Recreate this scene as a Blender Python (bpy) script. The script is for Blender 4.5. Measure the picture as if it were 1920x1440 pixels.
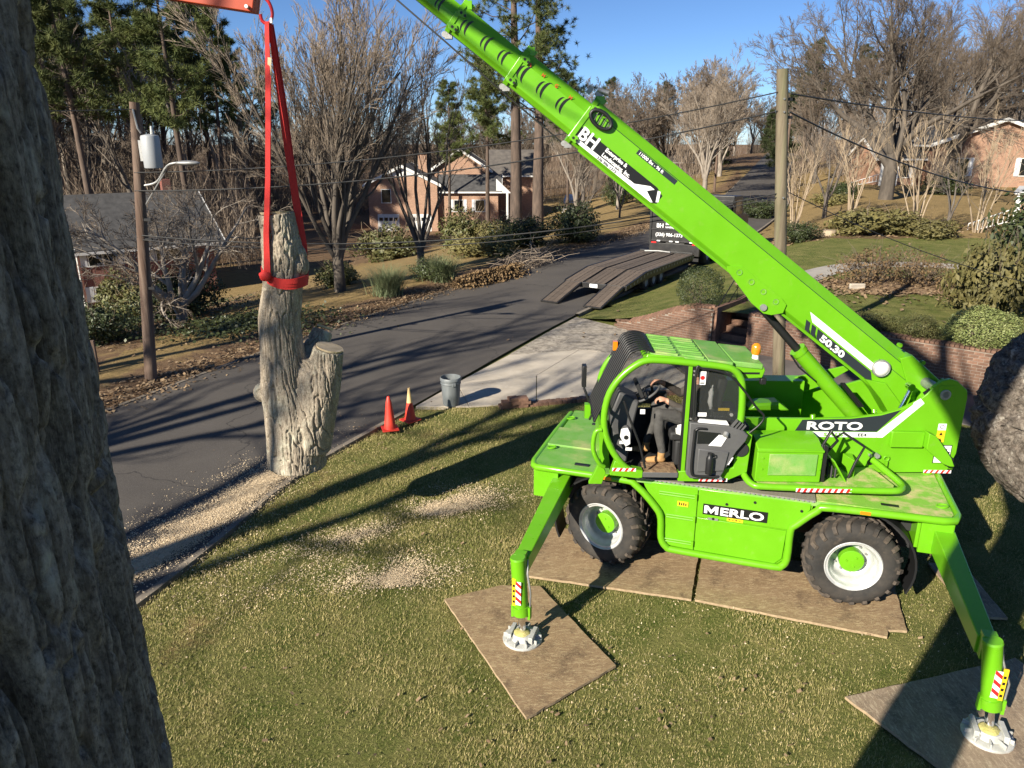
import bpy, bmesh, math, random
import numpy as np
from mathutils import Vector, Matrix, Euler

for o in list(bpy.data.objects):
    bpy.data.objects.remove(o, do_unlink=True)
scene = bpy.context.scene
COL = scene.collection
R = math.radians

# ------------------------------------------------------------------ camera
cam_d = bpy.data.cameras.new('camera')
cam_d.sensor_width = 36.0
cam_d.lens = 36.0 * 1400 / 1920
cam_d.clip_start = 0.05
cam_d.clip_end = 2000
cam = bpy.data.objects.new('camera', cam_d)
COL.objects.link(cam)
cam.location = (0, 0, 5.7)
cam.rotation_euler = (R(90 - 18.25), 0, 0)
scene.camera = cam

# ------------------------------------------------------------------ sky and sun
SUN_AZ, SUN_EL = 43.0, 26.5          # shadows fall towards azimuth 43 deg right of +Y
world = bpy.data.worlds.new('World')
scene.world = world
world.use_nodes = True
wn = world.node_tree
wn.nodes.clear()
sky = wn.nodes.new('ShaderNodeTexSky')
sky.sky_type = 'NISHITA'
sky.sun_disc = False
sky.sun_elevation = R(SUN_EL)
sky.sun_rotation = R(180 + SUN_AZ)
sky.altitude = 200
sky.air_density = 0.6
sky.dust_density = 0.0
sky.ozone_density = 6.0
bg = wn.nodes.new('ShaderNodeBackground')
bg.inputs['Strength'].default_value = 0.066
wo = wn.nodes.new('ShaderNodeOutputWorld')
wn.links.new(sky.outputs[0], bg.inputs[0])
wn.links.new(bg.outputs[0], wo.inputs[0])

sun_d = bpy.data.lights.new('sun', 'SUN')
sun_d.energy = 5.0
sun_d.angle = R(0.55)
sun_d.color = (1.0, 0.92, 0.78)
sun = bpy.data.objects.new('sun', sun_d)
COL.objects.link(sun)
_a, _e = R(SUN_AZ), R(SUN_EL)
sun.rotation_euler = Vector((math.sin(_a) * math.cos(_e), math.cos(_a) * math.cos(_e), -math.sin(_e))).to_track_quat('-Z', 'Y').to_euler()
sun.location = (-20, -20, 30)

vs = scene.view_settings
vs.view_transform = 'Standard'
vs.look = 'None'
vs.exposure = 0.96
vs.gamma = 1.0
vs.use_curve_mapping = False
scene.render.engine = 'CYCLES'
scene.cycles.use_denoising = True
scene.cycles.max_bounces = 6
scene.cycles.diffuse_bounces = 3
scene.cycles.glossy_bounces = 3
scene.cycles.transparent_max_bounces = 12
scene.cycles.transmission_bounces = 4
scene.cycles.caustics_reflective = False
scene.cycles.caustics_refractive = False
# ------------------------------------------------------------------ mesh helpers
def link(o, parent=None):
    COL.objects.link(o)
    if parent is not None:
        o.parent = parent
    return o

def tag(o, label, cat, group=None):
    o['label'] = label
    o['category'] = cat
    if group:
        o['group'] = group
    return o

def empty(name, loc=(0, 0, 0), rz=0.0):
    o = bpy.data.objects.new(name, None)
    o.empty_display_size = 0.3
    o.location = loc
    o.rotation_euler = (0, 0, rz)
    COL.objects.link(o)
    return o

def finish(me, mat=None, smooth=None):
    if mat is not None:
        for m in (mat if isinstance(mat, (list, tuple)) else [mat]):
            me.materials.append(m)
    if smooth is not None:
        me.shade_smooth()
        if smooth < 180:
            me.set_sharp_from_angle(angle=R(smooth))
    return me

def np_mesh(name, V, F, mat=None, smooth=None):
    """V (n,3), F (m,k) arrays with constant k"""
    V = np.asarray(V, dtype=np.float32)
    F = np.asarray(F, dtype=np.int32)
    me = bpy.data.meshes.new(name)
    k = F.shape[1]
    me.vertices.add(len(V)); me.vertices.foreach_set('co', V.ravel())
    me.loops.add(F.size); me.loops.foreach_set('vertex_index', F.ravel())
    me.polygons.add(len(F))
    me.polygons.foreach_set('loop_start', np.arange(0, F.size, k, dtype=np.int32))
    me.polygons.foreach_set('loop_total', np.full(len(F), k, dtype=np.int32))
    me.update(calc_edges=True)
    return finish(me, mat, smooth)

def obj(name, me, parent=None):
    return link(bpy.data.objects.new(name, me), parent)

class MB:
    def __init__(s):
        s.v = []; s.f = []; s.mi = []; s.m = 0
    def add(s, vs, fs):
        b = len(s.v)
        s.v.extend([tuple(map(float, p)) for p in vs])
        for f in fs:
            s.f.append([b + i for i in f]); s.mi.append(s.m)
        return s
    def hexa(s, p):      # 0-3 bottom ccw, 4-7 top
        return s.add(p, [(3, 2, 1, 0), (4, 5, 6, 7), (0, 1, 5, 4), (1, 2, 6, 5), (2, 3, 7, 6), (3, 0, 4, 7)])
    def box(s, c, d, rot=None):
        x, y, z = d[0] / 2, d[1] / 2, d[2] / 2
        p = [(-x, -y, -z), (x, -y, -z), (x, y, -z), (-x, y, -z), (-x, -y, z), (x, -y, z), (x, y, z), (-x, y, z)]
        if rot is not None:
            M = rot if isinstance(rot, Matrix) else Euler(rot).to_matrix()
            p = [tuple(M @ Vector(q)) for q in p]
        return s.hexa([(q[0] + c[0], q[1] + c[1], q[2] + c[2]) for q in p])
    def bb(s, a, b):
        return s.box([(a[i] + b[i]) / 2 for i in range(3)], [abs(b[i] - a[i]) for i in range(3)])
    def prism(s, poly, a, b, axis='y'):
        n = len(poly)
        mk = {'y': lambda u, v, t: (u, t, v), 'z': lambda u, v, t: (u, v, t), 'x': lambda u, v, t: (t, u, v)}[axis]
        vs = [mk(u, v, a) for u, v in poly] + [mk(u, v, b) for u, v in poly]
        fs = [tuple(range(n)), tuple(range(2 * n - 1, n - 1, -1))]
        fs += [(i, i + n, (i + 1) % n + n, (i + 1) % n) for i in range(n)]
        return s.add(vs, fs)
    def tube(s, pts, r, n=8, caps=True, closed=False):
        P = [Vector(p) for p in pts]; N = len(P)
        rs = r if isinstance(r, (list, tuple)) else [r] * N
        T = []
        for i in range(N):
            if closed: t = P[(i + 1) % N] - P[i - 1]
            else: t = P[min(i + 1, N - 1)] - P[max(i - 1, 0)]
            T.append(t.normalized() if t.length > 1e-9 else Vector((0, 0, 1)))
        up = Vector((0, 0, 1)) if abs(T[0].z) < .9 else Vector((1, 0, 0))
        u = T[0].cross(up).normalized()
        vs = []
        for i in range(N):
            u = (u - T[i] * u.dot(T[i]))
            u = u.normalized() if u.length > 1e-6 else T[i].orthogonal().normalized()
            w = T[i].cross(u)
            for k in range(n):
                a = 2 * math.pi * k / n
                vs.append(P[i] + (u * math.cos(a) + w * math.sin(a)) * rs[i])
        fs = []
        for i in range(N if closed else N - 1):
            j = (i + 1) % N
            for k in range(n):
                fs.append((i * n + k, i * n + (k + 1) % n, j * n + (k + 1) % n, j * n + k))
        if caps and not closed:
            fs.append(tuple(range(n - 1, -1, -1))); fs.append(tuple((N - 1) * n + k for k in range(n)))
        return s.add(vs, fs)
    def cyl(s, p0, p1, r0, r1=None, n=16):
        return s.tube([p0, p1], [r0, r0 if r1 is None else r1], n)
    def lathe(s, prof, c=(0, 0, 0), axis='z', n=32, caps=False):
        mk = {'z': lambda a, b, t: (a, b, t), 'y': lambda a, b, t: (a, t, b), 'x': lambda a, b, t: (t, a, b)}[axis]
        vs = []
        for r, t in prof:
            for k in range(n):
                a = 2 * math.pi * k / n
                q = mk(r * math.cos(a), r * math.sin(a), t)
                vs.append((q[0] + c[0], q[1] + c[1], q[2] + c[2]))
        m = len(prof)
        fs = [(i * n + k, i * n + (k + 1) % n, (i + 1) * n + (k + 1) % n, (i + 1) * n + k) for i in range(m - 1) for k in range(n)]
        if caps:
            fs.append(tuple(range(n - 1, -1, -1))); fs.append(tuple((m - 1) * n + k for k in range(n)))
        return s.add(vs, fs)
    def ell(s, c, d, nu=16, nv=10, fn=None):
        vs = []
        for j in range(nv + 1):
            th = math.pi * j / nv
            for i in range(nu):
                ph = 2 * math.pi * i / nu
                q = Vector((math.sin(th) * math.cos(ph), math.sin(th) * math.sin(ph), math.cos(th)))
                k = fn(q) if fn else 1.0
                vs.append((c[0] + q.x * d[0] * k, c[1] + q.y * d[1] * k, c[2] + q.z * d[2] * k))
        fs = [(j * nu + i, (j + 1) * nu + i, (j + 1) * nu + (i + 1) % nu, j * nu + (i + 1) % nu) for j in range(nv) for i in range(nu)]
        return s.add(vs, fs)
    def xf(s, M):
        s.v = [tuple(M @ Vector(p)) for p in s.v]
        return s
    def mesh(s, name, mat, smooth=None, recalc=True, weld=False):
        me = bpy.data.meshes.new(name)
        me.from_pydata(s.v, [], s.f)
        if recalc:
            bm = bmesh.new(); bm.from_mesh(me)
            if weld: bmesh.ops.remove_doubles(bm, verts=bm.verts, dist=1e-5)
            bmesh.ops.recalc_face_normals(bm, faces=bm.faces)
            bm.to_mesh(me); bm.free()
        finish(me, mat, smooth)
        if any(s.mi) and len(me.polygons) == len(s.mi):
            me.polygons.foreach_set('material_index', s.mi)
        return me
    def build(s, name, mat, parent=None, smooth=35, bevel=0.0, rz=None, label=None, seg=2):
        o = obj(name, s.mesh(name, mat, smooth), parent)
        if bevel:
            b = o.modifiers.new('bevel', 'BEVEL'); b.width = bevel; b.segments = seg; b.limit_method = 'ANGLE'; b.angle_limit = R(40)
            b.harden_normals = False
        if rz is not None: o.rotation_euler = (0, 0, rz)
        if label: o['label'] = label
        return o

def text_part(name, s, size, mat, parent, origin, u, v, bold=0.0, sx=1.0, shear=0.0, rz=None, depth=0.002, align='LEFT', spacing=1.0):
    c = bpy.data.curves.new(name, 'FONT')
    c.body = s; c.size = size; c.offset = bold; c.shear = shear; c.align_x = align
    c.extrude = depth; c.space_character = spacing
    c.resolution_u = 3
    t = bpy.data.objects.new(name + '_curve', c)
    COL.objects.link(t)
    bpy.context.view_layer.update()
    me = bpy.data.meshes.new_from_object(t.evaluated_get(bpy.context.evaluated_depsgraph_get()))
    bpy.data.objects.remove(t, do_unlink=True)
    u = Vector(u).normalized(); v = Vector(v).normalized(); n = u.cross(v).normalized()
    M = Matrix(((u.x, v.x, n.x, origin[0]), (u.y, v.y, n.y, origin[1]), (u.z, v.z, n.z, origin[2]), (0, 0, 0, 1)))
    me.transform(M @ Matrix.Diagonal((sx, 1, 1, 1)))
    me.materials.clear(); me.materials.append(mat)
    me.name = name
    o = obj(name, me, parent)
    if rz is not None: o.rotation_euler = (0, 0, rz)
    return o

def copy_tree(o, parent=None):
    c = o.copy(); COL.objects.link(c)
    if parent is not None: c.parent = parent
    for ch in o.children: copy_tree(ch, c)
    return c

def ss(a, b, v):
    t = np.clip((v - a) / (b - a), 0, 1)
    return t * t * (3 - 2 * t)

_NT = {}
def vnoise(x, y, seed=0):
    """smooth lattice noise 0..1, vectorised"""
    if seed not in _NT:
        _NT[seed] = np.random.RandomState(seed + 11).rand(256, 256)
    T = _NT[seed]
    xi = np.floor(x).astype(int); yi = np.floor(y).astype(int)
    fx = x - xi; fy = y - yi
    fx = fx * fx * (3 - 2 * fx); fy = fy * fy * (3 - 2 * fy)
    a = T[xi & 255, yi & 255]; b = T[(xi + 1) & 255, yi & 255]
    c = T[xi & 255, (yi + 1) & 255]; d = T[(xi + 1) & 255, (yi + 1) & 255]
    return (a * (1 - fx) + b * fx) * (1 - fy) + (c * (1 - fx) + d * fx) * fy

def fbm(x, y, seed=0, o=4):
    s = 0; a = .5; t = 0
    for i in range(o):
        s = s + a * vnoise(x * 2 ** i, y * 2 ** i, seed + i); t += a; a *= .5
    return s / t
# ------------------------------------------------------------------ materials
def nodes_of(m):
    m.use_nodes = True
    return m.node_tree.nodes, m.node_tree.links, m.node_tree.nodes['Principled BSDF']

def lin(r, g, b):
    f = lambda c: (c / 255 / 12.92) if c / 255 <= .04045 else ((c / 255 + .055) / 1.055) ** 2.4
    return (f(r), f(g), f(b))

def coordn(N, kind):
    if kind == 'world':
        return N.new('ShaderNodeNewGeometry').outputs['Position']
    return N.new('ShaderNodeTexCoord').outputs['Object']

def mat(name, col, rough=.6, metal=0., col2=None, vs_=4., vmix=(.35, .65), detail=4., bump=0., bs=60., coord='obj', spec=.5,
        scl=(1, 1, 1), rand=0., col3=None, vs3=1., m3=(.55, .7), coat=0., rvar=0.):
    m = bpy.data.materials.new(name)
    N, L, B = nodes_of(m)
    B.inputs['Roughness'].default_value = rough
    B.inputs['Metallic'].default_value = metal
    B.inputs['Specular IOR Level'].default_value = spec
    if coat: B.inputs['Coat Weight'].default_value = coat; B.inputs['Coat Roughness'].default_value = .15
    src = None
    if col2 is not None or bump or col3 is not None or rvar:
        co = coordn(N, coord)
        mp = N.new('ShaderNodeMapping'); mp.inputs['Scale'].default_value = scl
        L.new(co, mp.inputs[0]); co = mp.outputs[0]
    def noise(sc, det=detail):
        n = N.new('ShaderNodeTexNoise'); n.inputs['Scale'].default_value = sc; n.inputs['Detail'].default_value = det
        n.inputs['Roughness'].default_value = .6
        L.new(co, n.inputs['Vector']); return n.outputs['Fac']
    def rampmix(fac, lo, hi, a, b):
        mr = N.new('ShaderNodeMapRange'); mr.inputs[1].default_value = lo; mr.inputs[2].default_value = hi; L.new(fac, mr.inputs[0])
        mx = N.new('ShaderNodeMix'); mx.data_type = 'RGBA'; L.new(mr.outputs[0], mx.inputs[0])
        for i, c in ((6, a), (7, b)):
            if isinstance(c, tuple): mx.inputs[i].default_value = (*c, 1)
            else: L.new(c, mx.inputs[i])
        return mx.outputs[2]
    src = tuple(col)
    if col2 is not None: src = rampmix(noise(vs_), vmix[0], vmix[1], tuple(col), tuple(col2))
    if col3 is not None: src = rampmix(noise(vs3), m3[0], m3[1], src, tuple(col3))
    if rand:
        oi = N.new('ShaderNodeObjectInfo')
        mr = N.new('ShaderNodeMapRange'); mr.inputs[3].default_value = 1 - rand; mr.inputs[4].default_value = 1 + rand
        L.new(oi.outputs['Random'], mr.inputs[0])
        mx = N.new('ShaderNodeMix'); mx.data_type = 'RGBA'; mx.blend_type = 'MULTIPLY'; mx.inputs[0].default_value = 1
        if isinstance(src, tuple): mx.inputs[6].default_value = (*src, 1)
        else: L.new(src, mx.inputs[6])
        L.new(mr.outputs[0], mx.inputs[7]); src = mx.outputs[2]
    if isinstance(src, tuple): B.inputs['Base Color'].default_value = (*src, 1)
    else: L.new(src, B.inputs['Base Color'])
    if rvar:
        mr = N.new('ShaderNodeMapRange'); mr.inputs[3].default_value = max(0, rough - rvar); mr.inputs[4].default_value = min(1, rough + rvar)
        L.new(noise(vs_ * 2), mr.inputs[0]); L.new(mr.outputs[0], B.inputs['Roughness'])
    if bump:
        bp = N.new('ShaderNodeBump'); bp.inputs['Strength'].default_value = 1.0; bp.inputs['Distance'].default_value = bump
        L.new(noise(bs), bp.inputs['Height']); L.new(bp.outputs[0], B.inputs['Normal'])
    return m

GREEN = (.125, .375, .009)
M = {}
M['green'] = mat('machine green paint', GREEN, .32, col2=(.138, .405, .011), vs_=2.2, coat=.2, col3=(.19, .39, .045), vs3=9, m3=(.58, .9), spec=.4, rvar=.12)
M['green_deck'] = mat('dusty green deck paint', (.125, .345, .042), .6, col2=(.185, .37, .088), vs_=5, col3=(.40, .42, .17), vs3=2.2, m3=(.52, .75), bump=.004, bs=90)
M['green_dirty'] = mat('green paint under sawdust', (.2, .43, .045), .7, col2=(.58, .47, .24), vs_=4.5, vmix=(.46, .66), detail=10, col3=(.30, .20, .09), vs3=9, m3=(.66, .76), bump=.006, bs=70)
M['black'] = mat('black powder coat', (.012, .012, .013), .45)
M['dark'] = mat('dark machine interior', (.018, .018, .019), .7)
M['grey_plastic'] = mat('dark grey moulded plastic', (.085, .085, .088), .5, col2=(.10, .10, .10), vs_=6, bump=.001, bs=300)
M['white'] = mat('white enamel', (.78, .78, .76), .4)
M['decal_white'] = mat('white decal vinyl', (.82, .82, .82), .35)
M['decal_dark'] = mat('charcoal decal vinyl', (.022, .028, .035), .35)
M['decal_black'] = mat('black decal vinyl', (.012, .012, .012), .35)
M['yellow'] = mat('yellow warning sticker', (.75, .50, .02), .4)
M['red'] = mat('red reflective sticker', (.55, .02, .02), .35)
M['rubber'] = mat('dusty tyre rubber', (.022, .021, .020), .85, col2=(.045, .039, .033), vs_=7, col3=(.13, .10, .075), vs3=5, m3=(.60, .78), bump=.004, bs=40)
M['lug'] = mat('muddy tyre tread', (.035, .031, .028), .9, col2=(.12, .092, .068), vs_=6, vmix=(.35, .7), bump=.006, bs=50)
M['rim'] = mat('silver wheel rim', (.66, .66, .655), .38, metal=.3, col2=(.54, .54, .53), vs_=9)
M['chrome'] = mat('chromed rod', (.75, .75, .75), .12, metal=1)
M['steel'] = mat('galvanised steel', (.42, .42, .41), .5, metal=.6, col2=(.30, .30, .29), vs_=9, bump=.002, bs=80)
M['cast'] = mat('pale cast aluminium foot', (.55, .55, .52), .55, metal=.2, col2=(.42, .42, .38), vs_=8, bump=.003, bs=60)
M['sawdust_p'] = mat('packed sawdust', (.55, .47, .20), .9, col2=(.42, .40, .12), vs_=14, bump=.01, bs=60)
M['lens'] = mat('white lamp lens', (.75, .72, .68), .2, coat=.5)
M['amber'] = mat('amber beacon lens', (.75, .22, .01), .15, coat=1)
M['orange'] = mat('orange steel jib', (.42, .048, .006), .4, col2=(.34, .04, .006), vs_=4)
M['redsling'] = mat('red woven sling', (.66, .028, .022), .7, col2=(.50, .02, .018), vs_=30, scl=(8, 8, .6), bump=.003, bs=160)
M['cable'] = mat('wire rope', (.05, .05, .05), .5, metal=.5)
M['tread'] = None
def tread_plate():
    m = bpy.data.materials.new('checker plate'); N, L, B = nodes_of(m)
    B.inputs['Metallic'].default_value = .25; B.inputs['Roughness'].default_value = .5
    co = coordn(N, 'obj')
    mp = N.new('ShaderNodeMapping'); mp.inputs['Rotation'].default_value = (0, 0, R(45)); mp.inputs['Scale'].default_value = (30, 30, 30); L.new(co, mp.inputs[0])
    ck = N.new('ShaderNodeTexChecker'); ck.inputs['Scale'].default_value = 1; L.new(mp.outputs[0], ck.inputs[0])
    n = N.new('ShaderNodeTexNoise'); n.inputs['Scale'].default_value = 6; n.inputs['Detail'].default_value = 5; L.new(co, n.inputs[0])
    mx = N.new('ShaderNodeMix'); mx.data_type = 'RGBA'; mx.inputs[6].default_value = (.26, .25, .22, 1); mx.inputs[7].default_value = (.36, .33, .25, 1)
    L.new(n.outputs['Fac'], mx.inputs[0]); L.new(mx.outputs[2], B.inputs['Base Color'])
    bp = N.new('ShaderNodeBump'); bp.inputs['Distance'].default_value = .006; L.new(ck.outputs['Fac'], bp.inputs['Height']); L.new(bp.outputs[0], B.inputs['Normal'])
    return m
M['tread'] = tread_plate()

def glass_mat(name, tint=(.8, .85, .85), alpha=.16, rough=.03):
    m = bpy.data.materials.new(name); N, L, B = nodes_of(m)
    B.inputs['Base Color'].default_value = (*tint, 1); B.inputs['Roughness'].default_value = rough
    B.inputs['Alpha'].default_value = alpha; B.inputs['Specular IOR Level'].default_value = .6
    return m
M['cabglass'] = glass_mat('smoked cab glass', (.05, .055, .055), .30)
M['pane'] = mat('window glass', (.012, .014, .016), .06, spec=.8)

M['bark'] = mat('grey furrowed bark', (.21, .195, .165), .95, col2=(.10, .088, .075), vs_=9, scl=(1, 1, .35), vmix=(.3, .7), col3=(.36, .36, .30), vs3=5, m3=(.58, .72), bump=.012, bs=45)
def barkmat(name, cols, stretch, fine, bump, lichen, lm=(.60, .68)):
    m = bpy.data.materials.new(name); N, L, B = nodes_of(m)
    B.inputs['Roughness'].default_value = .95; B.inputs['Specular IOR Level'].default_value = .2
    co = coordn(N, 'obj')
    def noise(sc, st=1., det=8, ro=.7):
        mp = N.new('ShaderNodeMapping'); mp.inputs['Scale'].default_value = (sc, sc, sc * st); L.new(co, mp.inputs[0])
        n = N.new('ShaderNodeTexNoise'); n.inputs['Scale'].default_value = 1; n.inputs['Detail'].default_value = det; n.inputs['Roughness'].default_value = ro; L.new(mp.outputs[0], n.inputs[0]); return n.outputs['Fac']
    def mix(f, lo, hi, a, b):
        q = N.new('ShaderNodeMapRange'); q.inputs[1].default_value = lo; q.inputs[2].default_value = hi; L.new(f, q.inputs[0])
        x = N.new('ShaderNodeMix'); x.data_type = 'RGBA'; L.new(q.outputs[0], x.inputs[0])
        for i, c in ((6, a), (7, b)):
            if isinstance(c, tuple): x.inputs[i].default_value = (*c, 1)
            else: L.new(c, x.inputs[i])
        return x.outputs[2]
    c = mix(noise(fine, stretch), .36, .62, cols[0], cols[1])
    c = mix(noise(fine * 3.1, .6), .42, .66, c, cols[2])
    c = mix(noise(lichen[1], .6), lm[0], lm[1], c, lichen[0])
    L.new(c, B.inputs['Base Color'])
    bp = N.new('ShaderNodeBump'); bp.inputs['Distance'].default_value = bump; L.new(noise(fine * 2.2, stretch), bp.inputs['Height']); L.new(bp.outputs[0], B.inputs['Normal'])
    return m
M['bark_near'] = barkmat('dark plated bark', ((.15, .128, .106), (.34, .31, .27), (.075, .062, .052)), .18, 52., .006, ((.36, .35, .30), 9.))
M['bark_limb'] = barkmat('rough brown bark', ((.15, .12, .095), (.30, .26, .215), (.06, .048, .04)), .9, 22., .02, ((.42, .38, .32), 14.), (.58, .64))
M['bark_log'] = barkmat('pale grey oak bark with lichen', ((.27, .22, .165), (.50, .43, .33), (.18, .145, .11)), .22, 22., .010, ((.55, .52, .40), 2.6), (.56, .68))
M['cutwood'] = mat('fresh cut wood', (.62, .50, .33), .8, col2=(.50, .39, .24), vs_=14, bump=.003, bs=90)
M['trunk_bg'] = mat('background bark', (.15, .125, .10), .95, col2=(.075, .062, .05), vs_=3, scl=(1, 1, .3), rand=.3)
M['trunk_dark'] = mat('dark wet bark', (.075, .062, .052), .95, col2=(.14, .12, .10), vs_=4, scl=(1, 1, .3), rand=.2)
M['trunk_pale'] = mat('pale tan smooth bark', (.40, .315, .215), .85, col2=(.29, .22, .15), vs_=5, scl=(1, 1, .3), rand=.15)
M['trunk_grey'] = mat('light grey bark', (.30, .26, .215), .9, col2=(.19, .16, .13), vs_=4, scl=(1, 1, .3), rand=.2)
M['pinebark'] = mat('pine bark plates', (.13, .092, .07), .95, col2=(.065, .048, .038), vs_=4, scl=(1, 1, .3), bump=.02, bs=10, rand=.2)
M['twig'] = mat('bare twigs', (.175, .135, .10), .9, rand=.28)
M['twig_grey'] = mat('grey bare twigs', (.27, .215, .162), .9, rand=.2)
M['twig_pale'] = mat('tan bare twigs', (.36, .27, .17), .9, rand=.15)
M['needles'] = mat('pine needles', (.050, .072, .018), .7, col2=(.11, .125, .035), vs_=1.1, rand=.2, spec=.3)
M['needles_dark'] = mat('dark pine needles', (.026, .040, .014), .7, col2=(.055, .068, .022), vs_=.8, rand=.2, spec=.3)
M['leaf_dark'] = mat('dark evergreen leaves', (.022, .034, .011), .55, col2=(.055, .070, .020), vs_=5, rand=.2)
M['leaf_olive'] = mat('olive shrub leaves', (.070, .085, .022), .6, col2=(.14, .13, .045), vs_=3, rand=.25)
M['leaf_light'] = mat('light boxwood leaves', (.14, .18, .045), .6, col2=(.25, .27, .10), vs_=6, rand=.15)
M['leaf_brown'] = mat('brown winter leaves', (.11, .065, .028), .8, col2=(.20, .13, .06), vs_=4, rand=.2)
M['leaf_gold'] = mat('bronze green leaves', (.16, .135, .04), .7, col2=(.09, .085, .028), vs_=3, rand=.2)
M['blade'] = mat('ornamental grass blades', (.085, .12, .05), .7, col2=(.18, .20, .10), vs_=4, rand=.15)
M['litter'] = mat('fallen leaves', (.19, .12, .065), .85, col2=(.30, .215, .125), vs_=3, coord='world', col3=(.11, .068, .038), vs3=5, m3=(.5, .65))
M['sawchip'] = mat('sawdust chips', (.70, .56, .37), .9, col2=(.58, .45, .29), vs_=14, coord='world')
M['grassblade'] = mat('winter lawn blades', (.145, .155, .036), .75, col2=(.34, .29, .11), vs_=.8, vmix=(.42, .58), coord='world', detail=9, col3=(.50, .41, .21), vs3=26, m3=(.47, .64), spec=.2)

def brickmat(name, c1, c2, mortar, scale=1.0):
    m = bpy.data.materials.new(name); N, L, B = nodes_of(m)
    B.inputs['Roughness'].default_value = .9
    g = N.new('ShaderNodeTexCoord').outputs['Object']
    sx = N.new('ShaderNodeSeparateXYZ'); L.new(g, sx.inputs[0])
    ad = N.new('ShaderNodeMath'); ad.operation = 'ADD'; L.new(sx.outputs[0], ad.inputs[0]); L.new(sx.outputs[1], ad.inputs[1])
    cx = N.new('ShaderNodeCombineXYZ'); L.new(ad.outputs[0], cx.inputs[0]); L.new(sx.outputs[2], cx.inputs[1])
    bt = N.new('ShaderNodeTexBrick'); bt.inputs['Scale'].default_value = scale
    bt.inputs['Brick Width'].default_value = .215; bt.inputs['Row Height'].default_value = .075; bt.inputs['Mortar Size'].default_value = .006
    bt.inputs['Color1'].default_value = (*c1, 1); bt.inputs['Color2'].default_value = (*c2, 1); bt.inputs['Mortar'].default_value = (*mortar, 1)
    L.new(cx.outputs[0], bt.inputs['Vector'])
    n = N.new('ShaderNodeTexNoise'); n.inputs['Scale'].default_value = 1.3; n.inputs['Detail'].default_value = 5; L.new(g, n.inputs[0])
    mr = N.new('ShaderNodeMapRange'); mr.inputs[3].default_value = .75; mr.inputs[4].default_value = 1.25; L.new(n.outputs['Fac'], mr.inputs[0])
    mx = N.new('ShaderNodeMix'); mx.data_type = 'RGBA'; mx.blend_type = 'MULTIPLY'; mx.inputs[0].default_value = 1
    L.new(bt.outputs['Color'], mx.inputs[6]); L.new(mr.outputs[0], mx.inputs[7]); L.new(mx.outputs[2], B.inputs['Base Color'])
    bp = N.new('ShaderNodeBump'); bp.inputs['Distance'].default_value = .008; bp.invert = True; L.new(bt.outputs['Fac'], bp.inputs['Height']); L.new(bp.outputs[0], B.inputs['Normal'])
    return m
M['brick_house'] = brickmat('salmon house brick', (.40, .205, .12), (.29, .14, .082), (.50, .43, .35))
M['brick_red'] = brickmat('dark red house brick', (.24, .065, .045), (.18, .05, .035), (.30, .24, .2))
M['brick'] = mat('retaining wall brick', (.215, .12, .078), .9, col2=(.135, .074, .05), vs_=8, rand=.3, bump=.004, bs=60)
M['mortar'] = mat('wall mortar', (.28, .235, .19), .95, col2=(.20, .165, .135), vs_=6, bump=.004, bs=50)
M['shingle'] = mat('asphalt roof shingles', (.048, .047, .047), .9, col2=(.085, .082, .08), vs_=2.2, scl=(1, 1, 1), bump=.01, bs=14)
M['shingle_brown'] = mat('weathered brown shingles', (.13, .115, .10), .9, col2=(.085, .075, .068), vs_=2, bump=.01, bs=14)
M['trim'] = mat('white painted trim', (.74, .73, .70), .5, col2=(.62, .61, .58), vs_=2)
M['galv'] = mat('grey transformer paint', (.33, .345, .36), .5)
M['shutter'] = mat('pale shutters', (.62, .63, .65), .55)
M['polewood'] = mat('weathered pole wood', (.10, .078, .05), .9, col2=(.20, .165, .11), vs_=8, scl=(1, 1, .08), col3=(.14, .145, .07), vs3=3, m3=(.5, .7), bump=.01, bs=30)
M['polewood_dark'] = mat('creosoted pole wood', (.085, .05, .034), .9, col2=(.17, .12, .09), vs_=8, scl=(1, 1, .08), bump=.01, bs=30)
M['concrete'] = mat('pale concrete', (.54, .475, .38), .9, col2=(.42, .365, .29), vs_=1.3, coord='world', col3=(.55, .50, .42), vs3=9, m3=(.55, .8), bump=.003, bs=60)
M['aggregate'] = mat('worn aggregate concrete', (.40, .35, .28), .95, col2=(.18, .155, .125), vs_=5, vmix=(.38, .62), coord='world', detail=9, col3=(.50, .45, .37), vs3=12, m3=(.55, .68), bump=.006, bs=40)
M['asphalt_drive'] = mat('old driveway asphalt', (.10, .088, .082), .9, col2=(.145, .128, .115), vs_=1.4, coord='world', bump=.004, bs=60)
M['pathmat'] = mat('concrete garden path', (.40, .37, .32), .9, col2=(.31, .285, .25), vs_=1.4, coord='world', bump=.003, bs=50)
M['kerb'] = mat('dirty concrete kerb', (.26, .22, .17), .9, col2=(.15, .125, .095), vs_=2, coord='world', bump=.004, bs=40)
M['mulch'] = mat('leaf mulch', (.17, .10, .055), .95, col2=(.32, .22, .12), vs_=9, vmix=(.4, .62), coord='world', detail=9, bump=.03, bs=14)
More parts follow.
